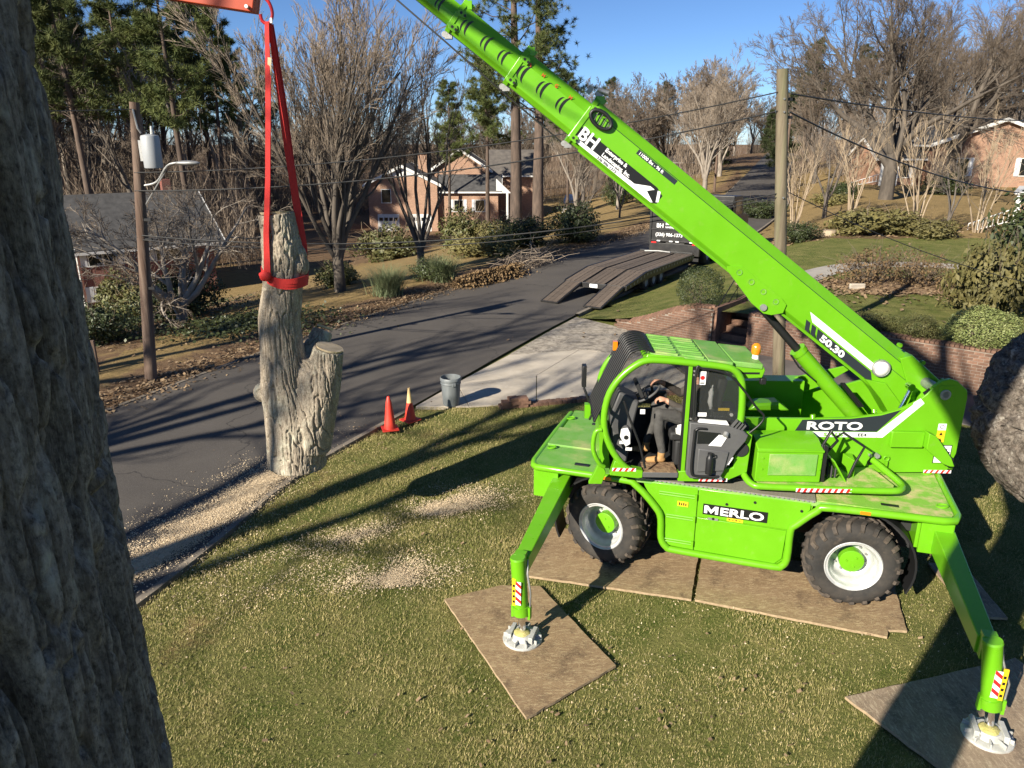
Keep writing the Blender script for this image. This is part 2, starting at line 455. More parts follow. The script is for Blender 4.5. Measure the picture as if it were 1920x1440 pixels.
def boardmat(name, c1, c2, flake, mud, scl):
    m = bpy.data.materials.new(name); N, L, B = nodes_of(m)
    B.inputs['Roughness'].default_value = .9; B.inputs['Specular IOR Level'].default_value = .2
    co = coordn(N, 'obj')
    def noise(sc, st=(1, 1, 1), det=8, ro=.7):
        mp = N.new('ShaderNodeMapping'); mp.inputs['Scale'].default_value = [sc * q for q in st]; mp.inputs['Rotation'].default_value = (0, 0, .35); L.new(co, mp.inputs[0])
        n = N.new('ShaderNodeTexNoise'); n.inputs['Scale'].default_value = 1; n.inputs['Detail'].default_value = det; n.inputs['Roughness'].default_value = ro; L.new(mp.outputs[0], n.inputs[0]); return n.outputs['Fac']
    def mix(f, lo, hi, a, b):
        q = N.new('ShaderNodeMapRange'); q.inputs[1].default_value = lo; q.inputs[2].default_value = hi; L.new(f, q.inputs[0])
        x = N.new('ShaderNodeMix'); x.data_type = 'RGBA'; L.new(q.outputs[0], x.inputs[0])
        for i, c in ((6, a), (7, b)):
            if isinstance(c, tuple): x.inputs[i].default_value = (*c, 1)
            else: L.new(c, x.inputs[i])
        return x.outputs[2]
    c = mix(noise(1.6, scl), .35, .65, c1, c2)
    c = mix(noise(11, scl, 6, .75), .50, .66, c, flake)
    c = mix(noise(2.3, (1, 1, 1), 9, .75), .52, .66, c, mud)
    c = mix(noise(45, (1, 1, 1), 4, .8), .56, .70, c, flake)
    c = mix(noise(60, (1, 1, 1), 4, .8), .58, .72, c, mud)
    L.new(c, B.inputs['Base Color'])
    bp = N.new('ShaderNodeBump'); bp.inputs['Distance'].default_value = .006; L.new(noise(30, scl), bp.inputs['Height']); L.new(bp.outputs[0], B.inputs['Normal'])
    return m
M['plywood'] = boardmat('muddy plywood mat', (.32, .222, .125), (.235, .158, .09), (.48, .37, .215), (.145, .098, .06), (1, 4, 1))
M['plywood_grey'] = boardmat('grey weathered plywood mat', (.33, .25, .175), (.24, .18, .125), (.48, .39, .28), (.15, .115, .085), (4, 1, 1))
M['plyedge'] = mat('raw plywood edge', (.42, .31, .19), .9, col2=(.28, .20, .12), vs_=20)
M['cone'] = mat('faded orange cone', (.72, .055, .03), .5, col2=(.62, .05, .03), vs_=6)
M['cone_fade'] = mat('sun bleached cone tip', (.72, .50, .22), .6)
M['can'] = mat('grey trash can plastic', (.13, .145, .15), .5, col2=(.20, .215, .22), vs_=5, scl=(1, 1, .3))
M['truckblack'] = mat('black truck body', (.010, .010, .011), .4, col2=(.03, .028, .026), vs_=3)
M['deckwood'] = mat('worn trailer planks', (.15, .115, .088), .85, col2=(.07, .054, .042), vs_=5, scl=(.5, 6, 1), vmix=(.3, .7), rand=.18, bump=.004, bs=30)
M['skin'] = mat('skin', (.45, .24, .16), .55)
M['trousers'] = mat('dark grey work trousers', (.050, .048, .046), .9, col2=(.075, .072, .068), vs_=14, bump=.006, bs=25)
M['jacket'] = mat('dark brown jacket', (.040, .033, .028), .9, col2=(.06, .05, .042), vs_=12, bump=.006, bs=25)
M['boot'] = mat('tan leather boots', (.45, .26, .10), .7, col2=(.35, .19, .07), vs_=15)
M['hair'] = mat('short brown hair', (.03, .02, .014), .8)
M['cloth'] = mat('pale rag', (.62, .62, .60), .9, bump=.01, bs=20)
M['ground_ivy'] = mat('ivy leaves', (.030, .044, .014), .5, col2=(.075, .085, .028), vs_=2.5, coord='world')

def ground_mat():
    """terrain: colours driven by a per-vertex zone (r = dry tan lawn, g = leaf litter and dirt)"""
    m = bpy.data.materials.new('winter ground'); N, L, B = nodes_of(m)
    B.inputs['Roughness'].default_value = .95; B.inputs['Specular IOR Level'].default_value = .15
    pos = coordn(N, 'world')
    def noise(sc, det=6, ro=.65):
        n = N.new('ShaderNodeTexNoise'); n.inputs['Scale'].default_value = sc; n.inputs['Detail'].default_value = det; n.inputs['Roughness'].default_value = ro
        L.new(pos, n.inputs[0]); return n.outputs['Fac']
    def mr(f, lo, hi, a=0., b=1.):
        q = N.new('ShaderNodeMapRange'); q.inputs[1].default_value = lo; q.inputs[2].default_value = hi; q.inputs[3].default_value = a; q.inputs[4].default_value = b
        L.new(f, q.inputs[0]); return q.outputs[0]
    def mix(f, a, b, mode='MIX'):
        q = N.new('ShaderNodeMix'); q.data_type = 'RGBA'; q.blend_type = mode
        if isinstance(f, float): q.inputs[0].default_value = f
        else: L.new(f, q.inputs[0])
        for i, c in ((6, a), (7, b)):
            if isinstance(c, tuple): q.inputs[i].default_value = (*c, 1)
            else: L.new(c, q.inputs[i])
        return q.outputs[2]
    at = N.new('ShaderNodeAttribute'); at.attribute_name = 'zone'
    sp = N.new('ShaderNodeSeparateColor'); L.new(at.outputs['Color'], sp.inputs[0])
    big = noise(.35, 5); mid = noise(1.7, 8); fine = noise(22, 6, .75); vfine = noise(90, 3, .7)
    green = mix(mr(mid, .38, .62), (.095, .125, .024), (.22, .21, .068))
    green = mix(mr(fine, .46, .70), green, (.27, .25, .09))
    green = mix(mr(vfine, .5, .72), green, (.045, .058, .012))
    tan = mix(mr(mid, .35, .65), (.36, .25, .115), (.25, .175, .075))
    tan = mix(mr(fine, .45, .7), tan, (.15, .115, .045))
    lit = mix(mr(mid, .35, .65), (.185, .115, .065), (.11, .068, .04))
    lit = mix(mr(fine, .48, .64), lit, (.30, .205, .12))
    edge = mr(noise(1.1, 8, .75), .25, .75, -.35, .35)
    def zone(ch):
        a = N.new('ShaderNodeMath'); a.operation = 'ADD'; L.new(sp.outputs[ch], a.inputs[0]); L.new(edge, a.inputs[1])
        return mr(a.outputs[0], .4, .6)
    c = mix(zone(0), green, tan)
    c = mix(zone(1), c, lit)
    L.new(c, B.inputs['Base Color'])
    bp = N.new('ShaderNodeBump'); bp.inputs['Distance'].default_value = .05
    L.new(fine, bp.inputs['Height']); L.new(bp.outputs[0], B.inputs['Normal'])
    return m
M['ground'] = ground_mat()

def asphalt_mat():
    m = bpy.data.materials.new('road asphalt'); N, L, B = nodes_of(m)
    B.inputs['Roughness'].default_value = .85; B.inputs['Specular IOR Level'].default_value = .3
    pos = coordn(N, 'world')
    def noise(sc, det=6, ro=.6):
        n = N.new('ShaderNodeTexNoise'); n.inputs['Scale'].default_value = sc; n.inputs['Detail'].default_value = det; n.inputs['Roughness'].default_value = ro
        L.new(pos, n.inputs[0]); return n.outputs['Fac']
    def mix(f, lo, hi, a, b):
        q = N.new('ShaderNodeMapRange'); q.inputs[1].default_value = lo; q.inputs[2].default_value = hi; L.new(f, q.inputs[0])
        x = N.new('ShaderNodeMix'); x.data_type = 'RGBA'; L.new(q.outputs[0], x.inputs[0])
        for i, c in ((6, a), (7, b)):
            if isinstance(c, tuple): x.inputs[i].default_value = (*c, 1)
            else: L.new(c, x.inputs[i])
        return x.outputs[2]
    c = mix(noise(.5, 5), .3, .7, (.066, .058, .051), (.100, .088, .076))
    c = mix(noise(60, 4, .8), .45, .8, c, (.14, .13, .12))
    c = mix(noise(3, 8, .75), .62, .75, c, (.14, .122, .10))
    L.new(c, B.inputs['Base Color'])
    vo = N.new('ShaderNodeTexVoronoi'); vo.feature = 'DISTANCE_TO_EDGE'; vo.inputs['Scale'].default_value = .13; vo.inputs['Randomness'].default_value = 1
    n2 = N.new('ShaderNodeTexNoise'); n2.inputs['Scale'].default_value = 1.2; n2.inputs['Detail'].default_value = 6; L.new(pos, n2.inputs[0])
    va = N.new('ShaderNodeVectorMath'); va.operation = 'ADD'; L.new(pos, va.inputs[0]); L.new(n2.outputs['Color'], va.inputs[1]); L.new(va.outputs[0], vo.inputs['Vector'])
    bp = N.new('ShaderNodeBump'); bp.inputs['Distance'].default_value = .006; L.new(noise(70, 3), bp.inputs['Height']); L.new(bp.outputs[0], B.inputs['Normal'])
    c2 = N.new('ShaderNodeMapRange'); c2.inputs[1].default_value = .0; c2.inputs[2].default_value = .0025; L.new(vo.outputs['Distance'], c2.inputs[0])
    x = N.new('ShaderNodeMix'); x.data_type = 'RGBA'; x.inputs[6].default_value = (.038, .035, .033, 1); L.new(c, x.inputs[7]); L.new(c2.outputs[0], x.inputs[0])
    L.new(x.outputs[2], B.inputs['Base Color'])
    return m
M['asphalt'] = asphalt_mat()
# ------------------------------------------------------------------ terrain
ROAD_L = np.array([(-20, -15), (-14.5, 0), (-9, 15), (-6.3, 21.5), (-2.2, 29.5), (2.3, 38), (7.9, 47.5), (18, 69), (30, 102), (62, 190)], float)
ROAD_R = np.array([(-13.2, -15), (-7.8, 0), (-4.9, 8.2), (-3.86, 12.2), (-2.4, 15.3), (2.2, 24.8), (8.2, 35), (13.5, 44), (24, 67), (36, 100), (68, 188)], float)
WALL_A, WALL_B = np.array((3.4, 23.0)), np.array((12.6, 15.0))

def catmull(P, n):
    P = np.asarray(P, float); Q = np.vstack([2 * P[0] - P[1], P, 2 * P[-1] - P[-2]])
    out = []
    for i in range(1, len(Q) - 2):
        p0, p1, p2, p3 = Q[i - 1:i + 3]
        for t in np.arange(n) / n:
            out.append(.5 * ((2 * p1) + (-p0 + p2) * t + (2 * p0 - 5 * p1 + 4 * p2 - p3) * t * t + (-p0 + 3 * p1 - 3 * p2 + p3) * t ** 3))
    out.append(P[-1]); return np.array(out)

def sdist(P, x, y):
    """distance to an open polyline, positive on its right"""
    x = np.asarray(x, float); y = np.asarray(y, float)
    best = np.full(x.shape, 1e9); sg = np.ones(x.shape)
    for a, b in zip(P[:-1], P[1:]):
        d = b - a
        t = np.clip(((x - a[0]) * d[0] + (y - a[1]) * d[1]) / (d @ d), 0, 1)
        D = np.hypot(x - a[0] - t * d[0], y - a[1] - t * d[1])
        s = np.where((x - a[0]) * d[1] - (y - a[1]) * d[0] > 0, 1., -1.)
        sg = np.where(D < best, s, sg); best = np.minimum(D, best)
    return best * sg

def resample(P, n):
    d = np.r_[0, np.cumsum(np.hypot(*np.diff(P, axis=0).T))]
    t = np.linspace(0, d[-1], n)
    return np.c_[np.interp(t, d, P[:, 0]), np.interp(t, d, P[:, 1])]

RL = resample(catmull(ROAD_L, 12), 150)
RR = resample(catmull(ROAD_R, 12), 150)
wd = (WALL_B - WALL_A) / np.linalg.norm(WALL_B - WALL_A)
wn_ = np.array((-wd[1], wd[0]))            # behind the wall
def behind_wall(x, y): return (x - WALL_A[0]) * wn_[0] + (y - WALL_A[1]) * wn_[1]
def far_rise(x, y): return .022 * np.clip(np.asarray(y, float) - 90, 0, 170)
def h_base(x, y):
    dl = -sdist(RL, x, y)
    return np.where(dl > 0, -5.2 * ss(1., 32., dl), 0.) + far_rise(x, y)
def h_lawn(x, y):
    dr = sdist(RR, x, y)
    return .03 + 1.0 * ss(0., 6., dr) + .04 * np.sin(x * .4) * np.sin(y * .31) * ss(2, 6, dr) + far_rise(x, y)
def ground_z(x, y):
    x, y = np.asarray(x, float), np.asarray(y, float)
    return np.where((sdist(RR, x, y) > 0) & (behind_wall(x, y) > 0), h_lawn(x, y), h_base(x, y))
def gz(x, y): return float(ground_z(np.array([x]), np.array([y]))[0])

def zone_attr(me, rg):
    a = me.color_attributes.new('zone', 'FLOAT_COLOR', 'POINT')
    c = np.ones((len(rg), 4), np.float32); c[:, 0] = rg[:, 0]; c[:, 1] = rg[:, 1]; c[:, 2] = 0
    a.data.foreach_set('color', c.ravel())

def structure(o, label=None):
    o['kind'] = 'structure'
    if label: o['label'] = label
    return o

# ground sheet: polar grid round the lawn, out to the horizon
rr = np.r_[0.01, np.geomspace(.6, 900, 190)]
th = np.linspace(0, 2 * math.pi, 361)[:-1]
RRg, TT = np.meshgrid(rr, th, indexing='ij')
gx = (RRg * np.sin(TT)).ravel(); gy = (RRg * np.cos(TT) + 6).ravel()
gzv = h_base(gx, gy)
far = np.hypot(gx, gy - 6)
gzv = gzv + .03 * (fbm(gx * .5, gy * .5, 3) - .5) * ss(3, 10, far)
gzv = np.where((sdist(RL, gx, gy) > -0.7) & (sdist(RR, gx, gy) < .7), h_base(gx, gy) - .05, gzv)
n, m = len(rr), len(th)
I, J = np.meshgrid(np.arange(n - 1), np.arange(m), indexing='ij')
J2 = (J + 1) % m
F = np.stack([I * m + J, I * m + J2, (I + 1) * m + J2, (I + 1) * m + J], -1).reshape(-1, 4)
gme = np_mesh('ground', np.c_[gx, gy, gzv], F, M['ground'], 180)
dl = -sdist(RL, gx, gy); dr = sdist(RR, gx, gy)
tan_ = np.where(dl > 0, 1., np.where(gy > 33, .9, .12))
tan_ = np.where((dl < 0) & (gy < 20) & (dr < 1.6), .35, tan_)
lit_ = np.where(dl > 0, .85 * (1 - ss(.6, 3.4, dl)), 0.)
lit_ = np.maximum(lit_, np.where((dl > 0) & (gx < -11) & (gy < 34), .6, 0))
lit_ = np.maximum(lit_, .75 * ss(50, 75, np.where(gx < -8, gy, 0)) * (dl > 16))
lit_ = np.maximum(lit_, .7 * ss(110, 150, gy))
zone_attr(gme, np.c_[tan_, lit_])
structure(obj('ground', gme), 'winter lawn and yards running off to the trees')

# raised lawn behind the brick wall on the right
sA = np.r_[np.linspace(-34, 0, 60)[:-1], np.linspace(0, 12, 70)[:-1], np.linspace(12, 90, 60)]
eA = np.r_[np.linspace(0.12, 10, 60)[:-1], np.geomspace(10, 130, 60)]
S_, E_ = np.meshgrid(sA, eA, indexing='ij')
lx = WALL_A[0] + S_ * wd[0] + E_ * wn_[0]; ly = WALL_A[1] + S_ * wd[1] + E_ * wn_[1]
keep_v = sdist(RR, lx, ly) > .12
lz = h_lawn(lx, ly)
ns, ne = S_.shape
I, J = np.meshgrid(np.arange(ns - 1), np.arange(ne - 1), indexing='ij')
F = np.stack([I * ne + J, (I + 1) * ne + J, (I + 1) * ne + J + 1, I * ne + J + 1], -1).reshape(-1, 4)
kv = keep_v.ravel()
F = F[kv[F].all(axis=1)]
lme = np_mesh('lawn', np.c_[lx.ravel(), ly.ravel(), lz.ravel()], F, M['ground'], 180)
t1 = ss(36.5, 39.5, ly.ravel() + .12 * (lx.ravel() - 15))
l1 = .62 * ((lx.ravel() - 17.3) ** 2 / 22 + (ly.ravel() - 40) ** 2 / 10 < 1)
zone_attr(lme, np.c_[t1 * .95, l1])
structure(obj('lawn', lme), 'raised front lawn of the house across the driveway')

# road sheet, following the ground
xs = np.linspace(0, 1, 13)
rv = []
for a, b in zip(RL, RR):
    for t in xs: rv.append((a[0] + (b[0] - a[0]) * t, a[1] + (b[1] - a[1]) * t))
rv = np.array(rv)
crown = np.tile(.03 * (1 - (2 * xs - 1) ** 2), len(RL))
rz_ = far_rise(rv[:, 0], rv[:, 1]) + .014 + crown
k = len(xs)
F = [(i * k + j, i * k + j + 1, (i + 1) * k + j + 1, (i + 1) * k + j) for i in range(len(RL) - 1) for j in range(k - 1)]
structure(obj('road', np_mesh('road', np.c_[rv, rz_], np.array(F), M['asphalt'], 180)), 'patched asphalt street curving away uphill')

def strip(name, P, w0, w1, z, zfun, mt, hgt=0.0, label=None):
    """a raised strip along polyline P between offsets w0..w1 to its right"""
    P = np.asarray(P, float)
    T = np.gradient(P, axis=0); T /= np.linalg.norm(T, axis=1)[:, None]
    Nn = np.c_[T[:, 1], -T[:, 0]]
    A = P + Nn * w0; B = P + Nn * w1
    za = zfun(A[:, 0], A[:, 1]); zb = zfun(B[:, 0], B[:, 1])
    V = []; F = []
    for i in range(len(P)):
        V += [(A[i][0], A[i][1], za[i] - .15), (A[i][0], A[i][1], za[i] + z), (B[i][0], B[i][1], zb[i] + z), (B[i][0], B[i][1], zb[i] - .15)]
    for i in range(len(P) - 1):
        b = i * 4
        for q in range(3): F.append((b + q, b + q + 1, b + q + 5, b + q + 4))
    return structure(obj(name, np_mesh(name, V, F, mt, 40)), label)
kr = RR[(RR[:, 1] > -5) & (RR[:, 1] < 15.6)]
strip('kerb', resample(kr, 60), -.01, .10, .030, lambda x, y: far_rise(x, y), M['kerb'], label='low worn concrete kerb along the near lawn')
kr2 = RR[(RR[:, 1] > 24.6) & (RR[:, 1] < 90)]
strip('kerb', resample(kr2, 60), -.01, .12, .06, lambda x, y: far_rise(x, y), M['kerb'], label='concrete kerb beside the raised lawn and trailer')
kl = RL[(RL[:, 1] > 8) & (RL[:, 1] < 110)]
strip('kerb', resample(kl, 80), -.10, .01, .03, lambda x, y: far_rise(x, y), M['kerb'], label='leaf covered kerb on the far side of the street')

# driveway: pale slabs by the street, old asphalt behind the machine
def sheet(name, poly, z, mt, thick=.1, parent=None, sub=None):
    mb = MB(); mb.prism([tuple(p) for p in poly], z - thick, z, 'z')
    return mb.build(name, mt, parent, smooth=None, bevel=.008)
drive = empty('driveway', (0, 0, 0)); structure(drive, 'pale concrete driveway apron of jointed slabs')
D = {'a': (-2.15, 15.62), 'b': (-.95, 15.60), 'c': (.55, 15.85), 'd': (2.4, 16.35), 'e': (4.6, 16.75),
     'f': (-1.35, 17.30), 'g': (-.1, 19.75), 'h': (.62, 17.9), 'i': (1.9, 20.3), 'j': (2.55, 18.35), 'k': (4.1, 19.4),
     'l': (1.05, 22.2), 'm': (2.15, 24.35), 'n': (3.55, 22.75)}
def slab(keys, mt, z=.03, lab=None):
    P = np.array([D[c] for c in keys]); c = P.mean(0); P = c + (P - c) * (1 - .012 / np.abs(P - c).max())
    o = sheet('slab', P, z, mt, parent=drive)
    if lab: o['label'] = lab
slab('abf', M['concrete'], .028)
slab('bchf', M['concrete'], .030)
slab('cdjh', M['concrete'], .031)
slab('fhig', M['concrete'], .027)
slab('hjki', M['concrete'], .029)
slab('dekj', M['concrete'], .027)
slab('gikn', M['aggregate'], .032)
slab('gnml', M['aggregate'], .033)
ad = [(4.66, 16.75), (4.14, 19.42), (3.60, 22.72), (12.9, 14.7), (15, 12.9), (20, 8), (18.2, 5.6), (11.8, 12.2), (8.6, 15.4), (6.8, 16.4)]
structure(sheet('driveway', ad, .024, M['asphalt_drive']), 'dark old asphalt driveway below the brick wall')

# garden path curving over the raised lawn
pp = catmull([(8.0, 21.3), (8.9, 23.6), (10.1, 25.9), (12.2, 28.1), (14.2, 29.0), (16.3, 28.7), (18.6, 27.4), (21, 26.6)], 10)
strip('path', pp, -.55, .55, .018, h_lawn, M['pathmat'], label='curved concrete path crossing the raised lawn')
# planting bed
tb = np.linspace(0, 2 * math.pi, 40)[:-1]
bv = [(12.6 + (1.9 + .15 * math.sin(3 * a)) * math.cos(a) * 1.15, 24.7 + (1.5 + .12 * math.sin(5 * a)) * math.sin(a)) for a in tb]
bx, by = np.array(bv).T
V = [(12.6, 24.7, gz(12.6, 24.7) + .10)] + [(x, y, gz(x, y) + .012) for x, y in bv]
F = [(0, i + 1, (i + 1) % len(bv) + 1) for i in range(len(bv))]
structure(obj('flower_bed', np_mesh('flower_bed', V, F, M['mulch'], 180)), 'oval leaf mulched bed in the raised lawn')

# ------------------------------------------------------------------ lawn blades near the machine
MATS = {}      # ground mats: name -> corner list (world xy); filled here so that no grass pokes through
CC = np.array((3.148, 9.809)); CY = R(-18.21)
def chw(x, y): return (CC[0] + x * math.cos(CY) - y * math.sin(CY), CC[1] + x * math.sin(CY) + y * math.cos(CY))
MATS['jack'] = [chw(-3.34, -2.72), chw(-1.72, -4.37), chw(-1.0, -3.29), chw(-2.25, -2.05), chw(-2.75, -2.2)]
MATS['w1'] = [chw(-2.62, -1.86), chw(-.32, -1.72), chw(-.32, -.35), chw(-2.62, -.45)]
MATS['w2'] = [chw(-.27, -1.71), chw(1.98, -1.77), chw(2.0, -1.62), chw(2.22, -1.57), chw(2.22, -.30), chw(-.27, -.33)]
MATS['jack2'] = [(3.54, 6.50), (4.42, 4.85), (6.3, 5.5), (5.75, 7.12)]
MATS['w3'] = [chw(2.75, .2), chw(3.05, -1.0), chw(3.45, -.9), chw(3.2, .35)]
def in_poly(P, x, y):
    r = np.zeros(x.shape, bool); n = len(P)
    for i in range(n):
        x1, y1 = P[i]; x2, y2 = P[(i + 1) % n]
        c = ((y1 > y) != (y2 > y)) & (x < (x2 - x1) * (y - y1) / (y2 - y1 + 1e-12) + x1)
        r ^= c
    return r
rs = np.random.RandomState(5)
NB = 760000
bx = rs.uniform(-6, 9.5, NB); by = 3.4 + 13.2 * rs.rand(NB) ** 1.25
ok = (sdist(RR, bx, by) > .17) & (np.abs(bx) / np.maximum(by, .1) < .98)
for P in MATS.values(): ok &= ~in_poly(P, bx, by)
ok &= ~in_poly([D[c] for c in 'abcde'] + [(4.1, 19.4), (-.1, 19.7), (-1.3, 17.3)], bx, by) & ~in_poly(ad, bx, by)
dens = np.clip(.25 + 2.2 * (fbm(bx * 1.2, by * 1.2, 7) - .28), .25, 1)
ok &= rs.rand(NB) < dens
bx, by = bx[ok], by[ok]; NB = len(bx)
a = rs.uniform(0, 2 * math.pi, NB); ln = rs.uniform(.016, .046, NB) * (.45 + 1.2 * fbm(bx * 1.3, by * 1.3, 9) ** 1.3); tilt = rs.uniform(.15, 1.25, NB)
w = rs.uniform(.0015, .0034, NB) * (1 + by * .05)
dx, dy = np.cos(a), np.sin(a)
P0 = np.c_[bx - dy * w, by + dx * w, np.zeros(NB)]; P1 = np.c_[bx + dy * w, by - dx * w, np.zeros(NB)]
P2 = np.c_[bx + dx * ln * np.sin(tilt), by + dy * ln * np.sin(tilt), ln * np.cos(tilt) + .006]
V = np.stack([P0, P1, P2], 1).reshape(-1, 3); F = np.arange(3 * NB).reshape(-1, 3)
g = obj('grass', np_mesh('grass', V, F, M['grassblade']))
g['kind'] = 'stuff'; g['label'] = 'patchy green and straw coloured winter grass of the near lawn'

# sawdust: chips drifted along the kerb and in patches on the lawn
def chips(name, spots, lab, size=(.004, .010), mt='sawchip', zoff=.02, seed=1):
    rs = np.random.RandomState(seed); X = []; Y = []
    for (x, y, sx, sy, rot, n) in spots:
        u = rs.normal(0, sx, n); v = rs.normal(0, sy, n)
        keep = rs.rand(n) < np.clip((fbm((x + u) * 2.2, (y + v) * 2.2, 13) - .25) * 5, .1, 1)
        u, v = u[keep], v[keep]
        X.append(x + u * math.cos(rot) - v * math.sin(rot)); Y.append(y + u * math.sin(rot) + v * math.cos(rot))
    X = np.concatenate(X); Y = np.concatenate(Y); n = len(X)
    s = rs.uniform(*size, n); a = rs.uniform(0, 6.28, n); tl = rs.normal(0, .35, (n, 2))
    Z = ground_z(X, Y) + zoff + rs.uniform(0, .02, n)
    V = []
    for (p, q) in ((-1, -.6), (1, -.6), (1, .6), (-1, .6)):
        ux = (p * np.cos(a) - q * np.sin(a)) * s; uy = (p * np.sin(a) + q * np.cos(a)) * s
        V.append(np.c_[X + ux, Y + uy, Z + ux * tl[:, 0] + uy * tl[:, 1]])
    V = np.stack(V, 1).reshape(-1, 3)
    o = obj(name, np_mesh(name, V, np.arange(4 * n).reshape(-1, 4), M[mt]))
    o['kind'] = 'stuff'; o['label'] = lab
    return o
chips('sawdust', [(-4.3, 11.7, .55, .10, R(70), 32130), (-4.7, 10.75, .55, .16, R(70), 32130), (-5.05, 9.7, .6, .16, R(68), 29835), (-5.3, 8.9, .5, .10, R(66), 18360), (-4.0, 12.4, .25, .10, R(70), 11475), (-4.9, 10.7, 1.4, .38, R(70), 20655),
                  (-1.0, 10.85, .22, .11, R(20), 11475), (-.85, 11.05, .45, .25, R(20), 5967), (-1.75, 8.72, .17, .10, R(15), 11934), (-1.6, 8.9, .42, .24, R(15), 5967), (-2.3, 10.0, .3, .15, .5, 2065), (-3.2, 9.2, .8, .5, .6, 3442), (2.0, 6.9, 1.2, .6, 0, 351), (.9, 7.0, .5, .5, 0, 216), (3.4, 8.0, 1.2, .3, -.3, 216)],
      'pale sawdust drifted along the kerb and lawn', zoff=.03)
def leaf_litter(name, spots, lab, mt, size, seed, zoff=.02):
    return chips(name, spots, lab, size, mt, zoff, seed)
chips('fallen_leaves', [(0, 9, 4, 4, 0, 170), (2, 6.5, 2.5, 1.2, 0, 120), (-1, 14, 2, 1, 0, 120)], 'dry leaves scattered on the near lawn', (.012, .026), 'litter', .03, 2)
ll = []
for p in resample(RL[(RL[:, 1] > 12) & (RL[:, 1] < 60)], 40): ll.append((p[0] - .55, p[1], .7, .45, R(60), 420))
chips('fallen_leaves', ll, 'brown leaf litter banked along the far kerb', (.02, .045), 'litter', .03, 3)
chips('fallen_leaves', [(12.6, 24.4, 1.6, .9, 0, 2200), (14.5, 21.8, .6, .8, 0, 500), (10, 22, 3, 2, 0, 120)], 'dry leaves on the mulched bed', (.04, .07), 'litter', .05, 4)
chips('fallen_leaves', [(-17, 33, 5, 4, 0, 2600), (-13, 24, 2, 2, 0, 900)], 'dry leaves under the spreading tree by the left house', (.03, .055), 'litter', .03, 6)
chips('fallen_leaves', [(16.5, 40, 4, 1.4, .2, 1500)], 'dry leaves below the myrtles on the far lawn', (.05, .09), 'litter', .03, 8)
# ------------------------------------------------------------------ vegetation
def tubes_mesh(name, lines, sides, mt):
    """lines: list of (pts (k,3), radii (k)); batched by point count and sides"""
    Vs = []; Fs = []; base = 0
    groups = {}
    for (P, r), s in zip(lines, sides): groups.setdefault((len(P), s), []).append((P, r))
    for (k, s), L in groups.items():
        P = np.array([l[0] for l in L]); Rr = np.array([l[1] for l in L])          # (n,k,3),(n,k)
        T = np.gradient(P, axis=1); T /= np.linalg.norm(T, axis=2, keepdims=True) + 1e-9
        ref = np.where(np.abs(T[..., 2:3]) < .9, np.array([0, 0, 1.]), np.array([1., 0, 0]))
        ref = np.repeat(ref[:, :1], k, axis=1)
        U = np.cross(T, ref); U /= np.linalg.norm(U, axis=2, keepdims=True) + 1e-9
        W = np.cross(T, U)
        a = np.arange(s) * 2 * math.pi / s
        V = P[:, :, None, :] + (U[:, :, None, :] * np.cos(a)[:, None] + W[:, :, None, :] * np.sin(a)[:, None]) * Rr[:, :, None, None]
        n = len(L)
        idx = np.arange(n * k * s).reshape(n, k, s) + base
        A = idx[:, :-1, :]; B = np.roll(idx, -1, axis=2)[:, :-1, :]; C = np.roll(idx, -1, axis=2)[:, 1:, :]; D_ = idx[:, 1:, :]
        Fs.append(np.stack([A, B, C, D_], -1).reshape(-1, 4)); Vs.append(V.reshape(-1, 3)); base += n * k * s
    return np_mesh(name, np.concatenate(Vs), np.concatenate(Fs), mt, 180)

def rot_about(v, ax, ang):
    ax = ax / np.linalg.norm(ax)
    return v * math.cos(ang) + np.cross(ax, v) * math.sin(ang) + ax * (ax @ v) * (1 - math.cos(ang))

def branch_line(rng, p, d, L, r0, r1, k, wob, up):
    P = [np.array(p)]; d = np.array(d, float); d /= np.linalg.norm(d)
    for i in range(k - 1):
        d = d + rng.normal(0, wob, 3) + np.array((0, 0, up))
        d /= np.linalg.norm(d)
        P.append(P[-1] + d * L / (k - 1))
    return np.array(P), np.linspace(r0, r1, k), d

